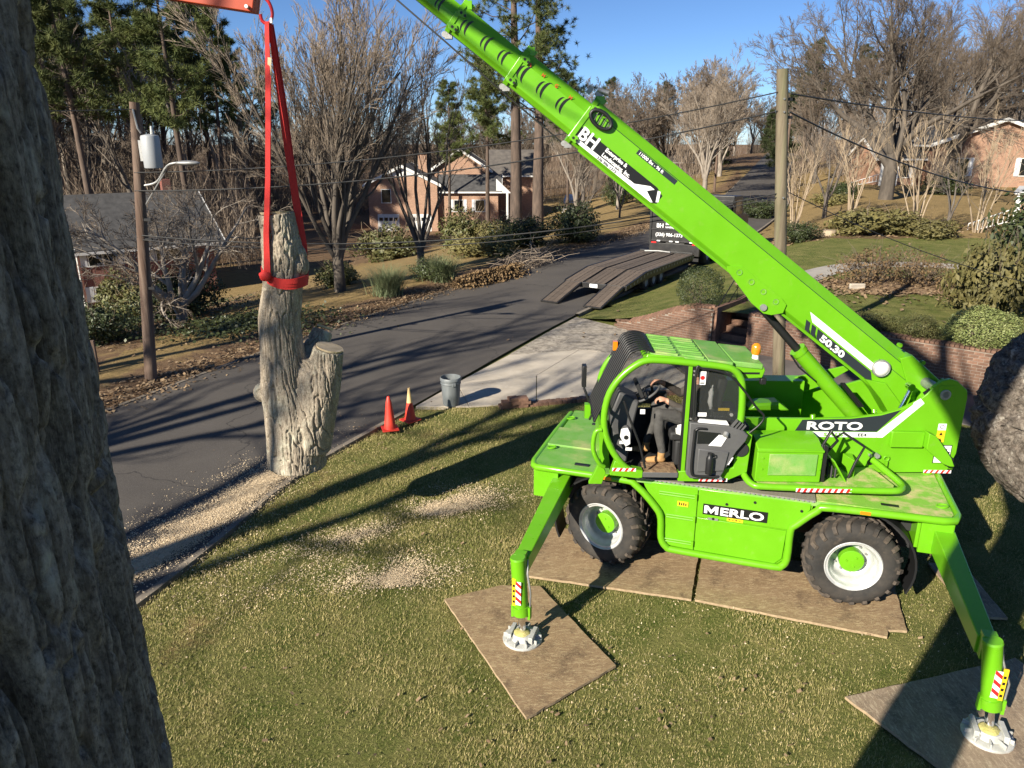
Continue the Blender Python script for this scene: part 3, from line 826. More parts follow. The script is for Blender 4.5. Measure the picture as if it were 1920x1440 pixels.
def bare_tree(seed, H=10., r=.2, stems=1, spread=.5, fork=.25, levels=4, nb=(5, 6, 5, 4), ang=.75, ratio=.62, up=.10, twig_r=.007, wob=.10, lean=(0, 0), first=.35, stem_taper=.25, crad=.62):
    rng = np.random.RandomState(seed)
    big, bs_, tw, ts = [], [], [], []
    def child(P, Rr, lvl, L):
        n = nb[min(lvl, len(nb) - 1)]
        t0 = first if lvl == 0 else .2
        for j in range(n):
            t = t0 + (1 - t0) * (j + rng.rand()) / n
            q = t * (len(P) - 1); i = min(int(q), len(P) - 2); f = q - i
            p = P[i] * (1 - f) + P[i + 1] * f; rad = Rr[i] * (1 - f) + Rr[i + 1] * f
            ax = P[i + 1] - P[i]; ax /= np.linalg.norm(ax)
            pr = np.cross(ax, rng.normal(0, 1, 3)); pr /= np.linalg.norm(pr)
            d = ax * math.cos(ang * rng.uniform(.7, 1.2)) + pr * math.sin(ang * rng.uniform(.7, 1.2))
            l2 = L * ratio * rng.uniform(.65, 1.15) * (1.15 - .55 * t)
            grow(p, d, l2, max(rad * crad, twig_r), lvl + 1)
    def grow(p, d, L, rad, lvl):
        last = lvl >= levels
        k = 7 if lvl == 0 else (6 if lvl == 1 else (5 if lvl == 2 else 3 if not last else 2))
        P, Rr, _ = branch_line(rng, p, d, L, rad, max(rad * (stem_taper if lvl == 0 else .3), twig_r * (.6 if last else 1)), k, wob, up if lvl else .02)
        if lvl <= 1: big.append((P, Rr)); bs_.append(9 if lvl == 0 else 6)
        elif lvl == 2: big.append((P, Rr)); bs_.append(5)
        else: tw.append((P, Rr)); ts.append(3)
        if not last: child(P, Rr, lvl, L)
    if stems == 1:
        grow(np.array((0, 0, -.3)), np.array((lean[0], lean[1], 1.)), H * .72, r, 0)
    else:
        hb = H * fork
        P, Rr, d = branch_line(rng, (0, 0, -.3), (lean[0], lean[1], 1), hb + .3, r * 1.15, r * .95, 5, .03, .05)
        if hb > .3: big.append((P, Rr)); bs_.append(9)
        else: P = np.array([[0, 0, -.2]] * 5)
        for s in range(stems):
            a = 2 * math.pi * (s + .6 * rng.rand()) / stems
            dd = np.array((math.cos(a) * spread * rng.uniform(.5, 1.2), math.sin(a) * spread * rng.uniform(.5, 1.2), 1.))
            p = P[-1 - (s % 2)] + (np.array((math.cos(a), math.sin(a), 0)) * r * .5 if hb > .3 else np.array((math.cos(a) * .12, math.sin(a) * .12, 0)))
            grow(p, dd, (H - hb) * .78 * rng.uniform(.8, 1.1), r * (.62 if hb > .3 else 1.) * rng.uniform(.75, 1.1), 0)
    return (big, bs_), (tw, ts)

PROTO = {}
def proto(key, tm, cm, **kw):
    (b, s), (t, ts) = bare_tree(**kw)
    PROTO[key] = (tubes_mesh('trunk', b, s, M[tm]), tubes_mesh('crown', t, ts, M[cm]))

proto('vase', 'trunk_bg', 'twig_grey', seed=3, H=11.5, r=.21, stems=13, spread=.42, fork=.16, levels=4, nb=(8, 7, 6, 5), ang=.38, ratio=.55, up=.06, first=.18, twig_r=.0065, crad=.5, wob=.10)
proto('vase_dark', 'trunk_dark', 'twig', seed=8, H=10.5, r=.16, stems=7, spread=.33, fork=.14, levels=4, nb=(5, 5, 4, 3), ang=.42, ratio=.52, up=.06, first=.22, crad=.52, twig_r=.007, wob=.10)
proto('oak', 'trunk_bg', 'twig', seed=21, H=18, r=.50, stems=8, spread=.66, fork=.2, levels=4, nb=(9, 8, 7, 6), ang=.6, ratio=.56, up=.05, first=.22, twig_r=.010, wob=.12, crad=.5)
proto('round', 'trunk_grey', 'twig_grey', seed=31, H=13, r=.27, stems=6, spread=.45, fork=.18, levels=4, nb=(9, 7, 6, 5), ang=.55, ratio=.53, up=.07, twig_r=.011, crad=.5, first=.22)
proto('round_b', 'trunk_bg', 'twig', seed=37, H=14, r=.26, stems=5, spread=.45, fork=.22, levels=4, nb=(10, 7, 6, 6), ang=.65, ratio=.52, up=.06, twig_r=.014, crad=.5, first=.2)
proto('forest', 'trunk_bg', 'twig', seed=41, H=19, r=.22, stems=1, levels=3, nb=(20, 7, 6), ang=.8, ratio=.28, up=.06, first=.4, twig_r=.015)
proto('forest_b', 'trunk_grey', 'twig', seed=43, H=18, r=.20, stems=2, fork=.4, spread=.16, levels=3, nb=(13, 7, 6), ang=.75, ratio=.34, up=.06, first=.25, twig_r=.015, lean=(.05, .02))
proto('small', 'trunk_dark', 'twig', seed=51, H=4.5, r=.09, stems=4, spread=.5, fork=.25, levels=3, nb=(6, 6, 5), ang=.65, ratio=.55, up=.04, twig_r=.006)
proto('myrtle', 'trunk_pale', 'twig_pale', seed=61, H=6.6, r=.055, stems=8, spread=.22, fork=0, levels=3, nb=(6, 5, 4), ang=.38, ratio=.42, up=.04, first=.35, twig_r=.006, wob=.06, stem_taper=.3)
proto('myrtle_b', 'trunk_pale', 'twig_pale', seed=64, H=6.0, r=.05, stems=6, spread=.28, fork=0, levels=3, nb=(6, 5, 4), ang=.4, ratio=.45, up=.04, first=.35, twig_r=.006, wob=.07, stem_taper=.3)
proto('maple', 'trunk_grey', 'twig', seed=71, H=5.6, r=.19, stems=7, spread=1.0, fork=.10, levels=4, nb=(6, 6, 5, 4), ang=.72, ratio=.62, up=-.015, first=.25, twig_r=.007, wob=.16)
proto('shade', 'trunk_dark', 'twig', seed=81, H=18, r=.34, stems=4, spread=.35, fork=.42, levels=3, nb=(6, 6, 4), ang=.7, ratio=.5, up=.04, first=.3, twig_r=.012)

def plant_tree(key, x, y, s, rz, label, name='bare_tree', cat='tree', group=None, sink=0., z=None, sz=None):
    e = empty(name, (x, y, (gz(x, y) if z is None else z) - sink), rz)
    e.scale = (s, s, sz or s)
    tr, cr = PROTO[key]
    obj('trunk', tr, e); obj('crown', cr, e)
    return tag(e, label, cat, group)

# ---- pines
def pine(seed, H, r, first, blen, nbr, tuft, mt, lean=(0, 0), two=False, needle=.22, ntuft=34):
    rng = np.random.RandomState(seed); big = []; sd_ = []; tw = []; T = []
    P, Rr, _ = branch_line(rng, (0, 0, -.4), (lean[0], lean[1], 1), H + .4, r, r * .18, 12, .012, .02)
    big.append((P, Rr)); sd_.append(10)
    for j in range(nbr):
        t = first + (1 - first) * ((j + rng.rand()) / nbr)
        q = t * 11; i = min(int(q), 10); p = P[i] + (P[i + 1] - P[i]) * (q - i)
        a = rng.uniform(0, 2 * math.pi); L = blen * (1.15 - .85 * (t - first) / (1 - first)) * rng.uniform(.5, 1.15)
        d = np.array((math.cos(a), math.sin(a), rng.uniform(-.1, .5)))
        Pb, Rb, _ = branch_line(rng, p, d, L, max(r * .22 * (1.1 - t), .025), .012, 6, .12, .07)
        tw.append((Pb, Rb))
        for m in range(tuft):
            u = rng.uniform(.35, 1.0) * 5; k = min(int(u), 4); c = Pb[k] + (Pb[k + 1] - Pb[k]) * (u - k) + rng.normal(0, .12 * L / 2 + .12, 3) * (1, 1, .6)
            T.append(c)
    T = np.array(T); n = len(T)
    m = ntuft
    dirs = rng.normal(0, 1, (n, m, 3)); dirs[..., 2] += .35; dirs /= np.linalg.norm(dirs, axis=2, keepdims=True)
    ln = needle * rng.uniform(.6, 1.3, (n, m, 1)); side = np.cross(dirs, rng.normal(0, 1, (n, m, 3))); side /= np.linalg.norm(side, axis=2, keepdims=True)
    w = needle * .055
    c = T[:, None, :] + dirs * ln * .1
    V = np.stack([c - side * w, c + side * w, c + dirs * ln], 2).reshape(-1, 3)
    me_c = np_mesh('crown', V, np.arange(len(V)).reshape(-1, 3), M[mt])
    return tubes_mesh('trunk', big, sd_, M['pinebark']), tubes_mesh('branch', tw, [5] * len(tw), M['pinebark']), me_c
PINE = {
    'tall': pine(5, 21, .28, .48, 3.7, 56, 16, 'needles', needle=.42),
    'tall_b': pine(6, 22, .26, .52, 3.6, 52, 16, 'needles_dark', lean=(.03, 0), needle=.44),
    'near': pine(9, 19, .42, .40, 4.0, 46, 20, 'needles', lean=(.01, .01), needle=.27, ntuft=40),
    'dense': pine(12, 12, .25, .12, 3.2, 90, 14, 'needles_dark', needle=.45),
    'cedar': pine(15, 7, .2, .05, 1.7, 90, 12, 'leaf_olive', needle=.25),
}
def plant_pine(key, x, y, s, rz, label, group=None, name='pine_tree', sz=None):
    e = empty(name, (x, y, gz(x, y)), rz); e.scale = (s, s, sz or s)
    a, b, c = PINE[key]
    t = obj('trunk', a, e); obj('branches', b, t); obj('crown', c, e)
    return tag(e, label, 'tree', group)

# ---- shrubs
def shrub_mesh(seed, n, leaf, mt, shape=(1, 1, 1), shell=.55, lump=.25):
    rng = np.random.RandomState(seed)
    d = rng.normal(0, 1, (n, 3)); d /= np.linalg.norm(d, axis=1, keepdims=True)
    k = 1 + lump * (fbm(d[:, 0] * 2 + 7, d[:, 1] * 2 + d[:, 2] * 2.3 + 9, seed) - .5) * 2.4
    rad = k * (shell + (1 - shell) * rng.rand(n) ** .6)
    c = d * rad[:, None]; c[:, 2] = np.maximum(c[:, 2], -.85)
    c = c * np.array(shape) + np.array((0, 0, shape[2] * .85))
    nn = d + rng.normal(0, .7, (n, 3)); nn /= np.linalg.norm(nn, axis=1, keepdims=True)
    u = np.cross(nn, rng.normal(0, 1, (n, 3))); u /= np.linalg.norm(u, axis=1, keepdims=True); v = np.cross(nn, u)
    s = (leaf * rng.uniform(.6, 1.3, n))[:, None]
    V = np.stack([c - u * s, c + v * s * .5, c + u * s, c - v * s * .5], 1).reshape(-1, 3)
    return np_mesh('foliage', V, np.arange(4 * n).reshape(-1, 4), M[mt])
def stems_mesh(seed, n, H, sp, r, mt, fork=3):
    rng = np.random.RandomState(seed); L = []; S = []
    for i in range(n):
        a = rng.uniform(0, 6.28); d = np.array((math.cos(a) * sp, math.sin(a) * sp, 1.)) * (1, 1, 1)
        P, Rr, dd = branch_line(rng, (rng.normal(0, .06), rng.normal(0, .06), -.05), d, H * rng.uniform(.6, 1.05), r, r * .35, 5, .12, .05)
        L.append((P, Rr)); S.append(4)
        for j in range(fork):
            p = P[2 + j % 3]; d2 = dd + rng.normal(0, .5, 3)
            Q, Rq, _ = branch_line(rng, p, d2, H * .35, r * .5, r * .25, 3, .15, .05); L.append((Q, Rq)); S.append(3)
    return tubes_mesh('stems', L, S, M[mt])
SH = {
    'olive': (shrub_mesh(1, 5200, .075, 'leaf_olive', (1, 1, .75), .15, .8), stems_mesh(1, 22, 1.75, .6, .016, 'twig_pale')),
    'dark': (shrub_mesh(2, 6500, .055, 'leaf_dark', (1, 1, .8), .3, .7), stems_mesh(2, 18, 1.6, .6, .016, 'twig')),
    'box': (shrub_mesh(3, 9000, .030, 'leaf_dark', (1, 1, .9), .7, .15), stems_mesh(3, 10, 1.1, .6, .015, 'twig')),
    'light': (shrub_mesh(4, 9000, .034, 'leaf_light', (1, 1, .8), .7, .2), stems_mesh(4, 10, 1.0, .6, .015, 'twig')),
    'gold': (shrub_mesh(5, 5000, .07, 'leaf_gold', (1, 1, .6), .2, .8), stems_mesh(5, 18, 1.35, .8, .014, 'twig')),
    'brown': (shrub_mesh(6, 1500, .045, 'leaf_brown', (1, 1, .6), .3, .5), stems_mesh(6, 60, 1.15, .75, .010, 'twig', 4)),
    'hedge': (shrub_mesh(7, 9000, .036, 'leaf_olive', (1, 1, .75), .45, .5), stems_mesh(7, 10, 1.0, .6, .015, 'twig')),
}
def plant_shrub(key, x, y, s, label, rz=0., name='shrub', z=None, group=None):
    e = empty(name, (x, y, gz(x, y) if z is None else z), rz)
    e.scale = s if isinstance(s, tuple) else (s, s, s)
    f, st = SH[key]
    obj('foliage', f, e); obj('stems', st, e)
    return tag(e, label, 'shrub', group)

def grass_clump(seed, n, H):
    rng = np.random.RandomState(seed); L = []
    V = []; F = []
    for i in range(n):
        a = rng.uniform(0, 6.28); p = np.array((rng.normal(0, .18), rng.normal(0, .18), 0.)); d = np.array((math.cos(a) * rng.uniform(.1, .6), math.sin(a) * rng.uniform(.1, .6), 1.)); L = H * rng.uniform(.7, 1.25)
        sd_ = np.array((-math.sin(a), math.cos(a), 0)) * .008; b = len(V)
        for k in range(5):
            w = 1 - k / 4.2
            V += [p - sd_ * w, p + sd_ * w]
            d = d / np.linalg.norm(d); p = p + d * L / 4; d = d + np.array((math.cos(a) * .22, math.sin(a) * .22, -.28)) * (k + .6) * .55
        F += [(b + 2 * k, b + 2 * k + 1, b + 2 * k + 3, b + 2 * k + 2) for k in range(4)]
    return np_mesh('ornamental_grass', V, F, M['blade'])

# ---- planting plan: near to far
V_ = plant_tree
V_('vase', -6.9, 29.6, 1.0, .4, 'large vase shaped bare tree with many ascending stems beside the red slings', 'multi_stem_tree')
V_('vase_dark', -4.1, 33.8, 1.0, 1.0, 'dark slender multi stemmed bare tree in front of the brick garage gable', 'multi_stem_tree')
V_('maple', -11.7, 25.9, 1.0, .2, 'low wide spreading bare tree between the left pole and brick house', 'ornamental_tree')
plant_pine('near', .25, 50.5, 1.05, .3, 'left of two tall pine trunks standing close together behind the boom', 'twin pines behind the boom')
plant_pine('near', 1.75, 50.9, 1.0, 2.3, 'right of two tall pine trunks standing close together behind the boom', 'twin pines behind the boom')
V_('round', 5.6, 66, .75, 1.2, 'pale forked bare tree with a curved low limb right of the twin pines')
V_('round', 10.2, 74, .55, 2.9, 'slim bare tree with a white trunk near the small bench')
V_('small', 4.9, 50.2, 1.0, 0, 'small dark bare tree on the tan lawn left of the truck', 'sapling')
V_('small', 8.4, 59.5, .85, 2.2, 'smallest bare sapling on the tan lawn behind the truck', 'sapling')
V_('oak', 29.7, 61, 1.0, 2.0, 'huge spreading bare oak right of the wooden pole', 'oak_tree')
V_('myrtle', 17.3, 46.6, .9, 0, 'first pale multi stemmed bare tree right of the wooden pole', 'crape_myrtle', group='pale multi stemmed trees on the right lawn')
V_('small', 20.5, 50, 1.5, 1, 'thin bare tree with a pale splayed base between the first two pale multi stemmed trees', 'sapling')
V_('myrtle_b', 21.1, 47.4, 1.15, 1, 'second pale multi stemmed bare tree right of the wooden pole', 'crape_myrtle', group='pale multi stemmed trees on the right lawn')
V_('myrtle', 21.8, 41, 1.0, 2, 'third pale multi stemmed bare tree, beside the bronze green shrub', 'crape_myrtle', group='pale multi stemmed trees on the right lawn')
V_('small', 22.2, 38.7, 1.0, 3, 'leaning bare sapling between the two rightmost pale multi stemmed trees', 'sapling')
V_('myrtle_b', 24.1, 39.2, 1.05, 3, 'rightmost pale multi stemmed bare tree, nearest the brick corner', 'crape_myrtle', group='pale multi stemmed trees on the right lawn')
# behind the oak and round the right hand house
for i, (x, y, s, rz, k, lab) in enumerate([
    (44, 78, 1.1, .3, 'oak', 'broad bare tree behind the right brick house'),
    (56, 88, 1.1, 1.9, 'round_b', 'bare tree at the far right above the flag'),
    (47, 66, 1.0, 4.0, 'round_b', 'bare tree in the top right corner, over the brick corner'),
    (36, 92, 1.0, 2.0, 'round_b', 'bare tree behind the huge oak, left of its trunk'),
    (30, 112, 1.2, .8, 'round', 'pale bare tree at the street side just right of the wooden pole'),
    (24.5, 98, 1.0, 0., 'round', 'round crowned pale bare tree left of the wooden pole top'),
    (20.5, 82, .9, 1.5, 'round', 'pale bare tree over the street left of the wooden pole'),
    (29.5, 118, 1.2, 2.5, 'round_b', 'bare tree at the far end of the street'),
    (27, 150, 1.5, 3.5, 'round_b', 'distant brown bare tree right of the boom camera'),
    (15, 140, 1.5, 4.5, 'round_b', 'distant brown bare tree above the boom end of the first section'),
    (6, 150, 1.5, 5.5, 'round_b', 'distant brown bare tree behind the twin pines'),
    (19, 118, 1.2, .5, 'round_b', 'brown bare tree behind the boom lettering'),
    (10, 108, 1.15, 2.5, 'round_b', 'brown bare tree behind the second boom section'),
    (0, 112, 1.15, 3.1, 'round_b', 'brown bare tree behind the roof of the middle brick house'),
    (60, 120, 1.4, 3.1, 'round_b', 'distant bare tree behind the right house ridge'),
    (74, 112, 1.4, 1.1, 'oak', 'distant broad bare tree on the far right edge'),
    (48, 128, 1.4, .1, 'round_b', 'distant bare tree between oak and right house'),
    (38, 150, 1.5, 2.1, 'round_b', 'distant bare tree behind the evergreen right of the street end'),
    (-33, 72, .9, 2.1, 'round_b', 'brown bare tree right of the left house roof'),
    (-3, 116, 1.1, 2.4, 'round_b', 'tall bare tree rising behind the brick chimney'),
    (-17, 114, 1.1, 1.4, 'round_b', 'bare tree behind the vase shaped tree, right side'),
    (-30, 92, 1.1, .4, 'round_b', 'bare tree behind the vase shaped tree, left side'),
    (-10, 116, 1.2, 5.4, 'round_b', 'tall bare tree behind the middle house roof corner'),
]):
    V_(k, x, y, s, rz, lab, group='bare trees of the neighbourhood')
# pines and evergreens
for i, (k, x, y, s, rz, lab) in enumerate([
    ('dense', 33, 125, 1.0, 0, 'round dark evergreen right of the street end beside the wooden pole'),
    ('dense', 39, 112, .9, 1, 'dark evergreen behind the thin trees right of the wooden pole'),
    ('dense', 22.5, 160, 1.3, 2, 'small dark evergreen on the skyline left of the wooden pole'),
    ('tall', -2.5, 78, .9, 1, 'pine with a broad green crown left of the twin pines'),
    ('tall', -7.5, 92, .8, 2, 'shorter green pine behind the slender dark tree'),
    ('tall_b', 7, 96, .75, 3, 'dark pine showing below the boom right of the twin pines'),
]):
    plant_pine(k, x, y, s, rz, lab, 'evergreens of the neighbourhood', 'evergreen_tree' if k == 'dense' else 'pine_tree')
# woods behind the left house
rw = random.Random(4)
spots = []
for i in range(84):
    for tr in range(80):
        y = rw.uniform(60, 112); x = -rw.uniform(.27, .80) * y
        if x > -.42 * y and y < 80: continue
        if x > -.34 * y: continue
        if 66 < -.731 * x + .682 * y < 78.5 and x > -45: continue
        if all((x - a) ** 2 + (y - b) ** 2 > 9 for a, b in spots): break
    spots.append((x, y))
spots.sort(key=lambda p: p[0] / p[1])
for i, (x, y) in enumerate(spots):
    if i % 5 in (0, 2):
        plant_pine(('tall', 'tall_b')[i % 2], x, y, rw.uniform(1.05, 1.35), rw.uniform(0, 6), 'tall pine among the woods behind the left house', 'pines in the left woods')
    else:
        V_('forest' if i % 2 else 'forest_b', x, y, rw.uniform(1.0, 1.4), rw.uniform(0, 6), 'slender bare trunk among the woods behind the left house', 'woodland_tree', group='bare trees in the left woods')
# far belt of bare trees closing the view
rw = random.Random(9); belt = []
for i in range(95):
    for tr in range(80):
        y = rw.uniform(108, 195); x = rw.uniform(-.86, .80) * y
        if abs(x - (.36 * y - 6)) < 5: continue
        if y < 125 and -.2 < x / y < .1: continue
        if all((x - a) ** 2 + (y - b) ** 2 > 40 for a, b in belt): break
    belt.append((x, y))
    if i % 6 == 5: plant_pine('tall_b' if i % 4 else 'dense', x, y, rw.uniform(.75, 1.0), rw.uniform(0, 6), 'far pine rising out of the bare woods on the skyline', 'far pines on the skyline')
    else: V_('round_b' if i % 3 else 'forest', x, y, rw.uniform(.8, 1.15), rw.uniform(0, 6), 'far bare tree in the brown woods along the skyline', 'woodland_tree', group='far bare trees along the skyline')
for x, y, s_, k, lab in ((60, 196, 1.1, 'round_b', 'bare tree closing the end of the street, left side'), (66, 205, 1.2, 'round_b', 'bare tree closing the end of the street, middle'), (73, 199, 1.1, 'round_b', 'bare tree closing the end of the street, right side'), (54, 190, .9, 'round', 'pale bare tree by the last bend of the street')):
    V_(k, x, y, s_, x, lab, group='bare trees at the end of the street')
plant_pine('dense', 63, 192, .8, 1, 'dark evergreen at the very end of the street', 'evergreens of the neighbourhood', 'evergreen_tree')
plant_pine('dense', 70, 214, 1.0, 1, 'dark evergreen behind the trees at the street end', 'evergreens of the neighbourhood', 'evergreen_tree')
def thicket(name, regions, lab, seed):
    rs = np.random.RandomState(seed); VV = []
    for (a0, a1, y0, y1, n, h0, h1) in regions:
        y = rs.uniform(y0, y1, n); x = rs.uniform(a0, a1, n) * y
        ok = (np.abs(x - (.36 * y - 6)) > 6) | (y > 195); x, y = x[ok], y[ok]; m = len(x)
        z = ground_z(x, y); L = rs.uniform(.8, 3.2, m); zb = z + rs.rand(m) ** 1.6 * rs.uniform(h0, h1, m)
        d = rs.normal(0, .38, (m, 3)); d[:, 2] = 1; d /= np.linalg.norm(d, axis=1, keepdims=True)
        w = rs.uniform(.012, .035, m); th_ = rs.uniform(0, 6.28, m); sd_ = np.c_[np.cos(th_) * w, np.sin(th_) * w, 0 * w]
        c = np.c_[x, y, zb]; VV.append(np.stack([c - sd_, c + sd_, c + d * L[:, None]], 1).reshape(-1, 3))
    V = np.concatenate(VV); o = obj(name, np_mesh(name, V, np.arange(len(V)).reshape(-1, 3), M['twig'])); o['kind'] = 'stuff'; o['label'] = lab
thicket('woodland', [(-.86, -.34, 64, 120, 34000, 3, 11), (-.36, -.16, 108, 124, 9000, 3, 11), (-.86, .20, 120, 190, 46000, 5, 13), (.20, .85, 100, 190, 46000, 4, 11), (.42, .8, 84, 110, 14000, 2, 8), (.30, .40, 196, 215, 9000, 3, 10)], 'dense brown underwood and twigs of the far woods', 3)
# trees out of frame to the left whose shadows cross the street and lawn
for i, (x, y, s, rz) in enumerate([(-15.0, -1.5, 1.0, 0), (-18.5, 3.0, .95, 1), (-22.5, 7.5, 1.0, 2.2), (-24, 12.5, .9, 3.1), (-19, 17.5, .75, 4)]):
    V_('shade', x, y, s, rz, 'tall bare street tree out of view whose shadow crosses the road', 'street_tree', group='bare trees left of the view')

# shrubs
S_h = plant_shrub
S_h('olive', -11.0, 66, (2.6, 2.0, 1.9), 'loose olive green shrub in front of the white garage doors')
S_h('olive', -3.2, 49, (1.6, 1.4, 1.6), 'loose olive shrub right of the dark slender tree', 1)
S_h('gold', -1.3, 48, (1.2, 1.1, 1.2), 'thin yellowish shrub left of the twin pine trunks', 2)
S_h('dark', .6, 42.5, (1.9, 1.5, 1.1), 'dark low shrub at the foot of the twin pines', 1)
S_h('dark', 3.6, 43.4, (1.6, 1.3, 1.5), 'dark bush between twin pines and the street', 2)
S_h('gold', -1.6, 39, (1.9, 1.2, .9), 'brown green low shrub above the grey brush pile', 3)
S_h('dark', 11.6, 84, (1.5, 1.5, 2.0), 'left of two round dark bushes beyond the truck', 0, group='two round bushes')
S_h('dark', 13.6, 79, (1.4, 1.4, 1.8), 'right of two round dark bushes beyond the truck', 1, group='two round bushes')
S_h('olive', -24.6, 46.2, (1.5, 1.3, 1.7), 'upright green shrub under the left house lower window', 1)
S_h('gold', -21.6, 44.2, (1.9, 1.6, 1.5), 'yellow green shrub beside the left house window', 2)
S_h('olive', -18.5, 37.5, (1.6, 1.4, 1.0), 'sprawling olive shrub below the left house', .5)
S_h('dark', -12.9, 22.6, (1.1, .9, .9), 'dark shrub at the roadside left of the street light pole', 0)
S_h('dark', -12.2, 27.2, (1.3, 1.2, 1.2), 'dark shrub behind the spreading tree trunks', 4)
S_h('olive', -7.4, 31.6, (.9, .8, .7), 'small scrub below the vase shaped tree', 4)
S_h('dark', -3.4, 31.5, (1.0, .9, .6), 'low dark scrub behind the two tufts of ornamental grass', 5)
S_h('box', 5.55, 21.75, (.72, .72, .8), 'clipped dark boxwood on the end of the brick wall', 0)
S_h('brown', 11.9, 24.9, (1.25, 1.1, 1.15), 'left brown twiggy shrub in the mulched bed', 0, group='twiggy shrubs in the bed')
S_h('brown', 13.6, 24.7, (1.15, 1.0, 1.0), 'right brown twiggy shrub in the mulched bed', 2, group='twiggy shrubs in the bed')
S_h('hedge', 9.1, 18.45, (.85, .5, .34), 'olive hedge shrub at the wall edge behind the boom base', 0)
S_h('hedge', 10.0, 17.75, (.75, .5, .40), 'shaded hedge shrub between two others on the brick wall', 1)
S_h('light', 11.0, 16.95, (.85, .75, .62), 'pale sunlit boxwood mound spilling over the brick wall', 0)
S_h('gold', 13.2, 20.3, (1.0, 1.1, 1.7), 'yellow green evergreen shrub left of the bark covered limb', 0)
S_h('dark', 16.6, 23.2, (1.7, 1.7, 2.2), 'large dark evergreen bush on the right with a branch shadow over it', 1)
S_h('gold', 18.6, 24.4, (1.6, 1.5, 2.0), 'bronze green bush behind the large dark evergreen', 2)
S_h('gold', 18.4, 38.6, (2.3, 1.3, 1.1), 'wide bronze green spreading shrub below the pale multi stemmed trees', 0)
S_h('gold', 20.6, 37.8, (1.6, 1.1, .8), 'low bronze shrub right of the wide spreading one', 2)
S_h('dark', 14.4, 37.9, (.9, .8, .7), 'small dark shrub by the stump near the wooden pole', 0)
S_h('dark', 18.5, 57, (1.6, 1.3, .9), 'dark low hedge in shade left of the oak', 0)
S_h('dark', 27, 63, (1.6, 1.3, 1.0), 'dark bush at the foot of the oak', 1)
S_h('gold', 25, 60, (1.7, 1.3, .8), 'brown bush left of the oak trunk', 2)
S_h('dark', 37, 66, (1.8, 1.4, 1.2), 'dark foundation shrub against the right brick house', 2)
S_h('olive', 26.3, 37.0, (1.4, 1.2, .9), 'shrub below the brick corner at the right edge', 0)
for i, (x, y, s, lab) in enumerate([(-4.7, 28.1, 1.0, 'left tuft of arching ornamental grass by the far kerb'), (-2.9, 31.0, .95, 'right tuft of arching ornamental grass by the far kerb')]):
    o = obj('ornamental_grass', grass_clump(i, 900, 1.3)); o.location = (x, y, gz(x, y)); o.scale = (s * 1.25, s * 1.25, s)
    tag(o, lab, 'grass', 'ornamental grass tufts')
# ivy bank, brush pile
def ivy(name, cx, cy, sx, sy, n, lab, seed):
    rs = np.random.RandomState(seed)
    x = cx + rs.normal(0, sx, n); y = cy + rs.normal(0, sy, n); z = ground_z(x, y) + .05 + .25 * fbm(x * 1.2, y * 1.2, seed) * rs.rand(n)
    nn = rs.normal(0, .5, (n, 3)); nn[:, 2] += 1; nn /= np.linalg.norm(nn, axis=1, keepdims=True)
    u = np.cross(nn, rs.normal(0, 1, (n, 3))); u /= np.linalg.norm(u, axis=1, keepdims=True); v = np.cross(nn, u); s = rs.uniform(.03, .07, n)[:, None]
    c = np.c_[x, y, z]; V = np.stack([c - u * s, c - v * s * .7, c + u * s, c + v * s * .7], 1).reshape(-1, 3)
    o = obj(name, np_mesh(name, V, np.arange(4 * n).reshape(-1, 4), M['ground_ivy'])); o['kind'] = 'stuff'; o['label'] = lab
ivy('ivy', -8.7, 23.6, 1.3, 1.0, 6000, 'dark ivy ground cover behind the left pole', 1)
ivy('ivy', -15.2, 28.5, 2.2, 2.2, 6000, 'ground cover below the left house', 2)
rng = np.random.RandomState(77); L = []; S = []
for i in range(230):
    t = rng.rand(); c = np.array((.1 + 1.5 * t, 33.6 + 2.6 * t, .25)) + rng.normal(0, 1, 3) * (.35, .35, .22); c[2] = abs(c[2])
    d = np.array((.5, .8, 0)) + rng.normal(0, .6, 3) * (1, 1, .45)
    P, Rr, _ = branch_line(rng, c - d * .5, d, rng.uniform(.6, 1.7), .016, .006, 4, .12, 0); L.append((P, Rr)); S.append(4)
o = obj('brush_pile', tubes_mesh('brush_pile', L, S, M['twig_grey'])); tag(o, 'heap of cut grey branches beside the far kerb', 'brush')
rng = np.random.RandomState(78); V = []; n = 5000
t = rng.rand(n); x = -1.75 + 2.1 * t + rng.normal(0, .28, n); y = 29.6 + 3.0 * t + rng.normal(0, .28, n); x -= .25
hz = .5 * np.exp(-((np.abs((x + .9) * .82 - (y - 31) * .57)) / .5) ** 2) * rng.rand(n)
c = np.c_[x, y, ground_z(x, y) + .03 + hz]; nn = rng.normal(0, 1, (n, 3)); nn /= np.linalg.norm(nn, axis=1, keepdims=True); u = np.cross(nn, rng.normal(0, 1, (n, 3))); u /= np.linalg.norm(u, axis=1, keepdims=True); v = np.cross(nn, u)
V = np.stack([c - u * .06, c - v * .045, c + u * .06, c + v * .045], 1).reshape(-1, 3)
o = obj('leaf_pile', np_mesh('leaf_pile', V, np.arange(4 * n).reshape(-1, 4), M['leaf_brown'])); o['kind'] = 'stuff'; o['label'] = 'long raked heap of brown leaves by the far kerb'
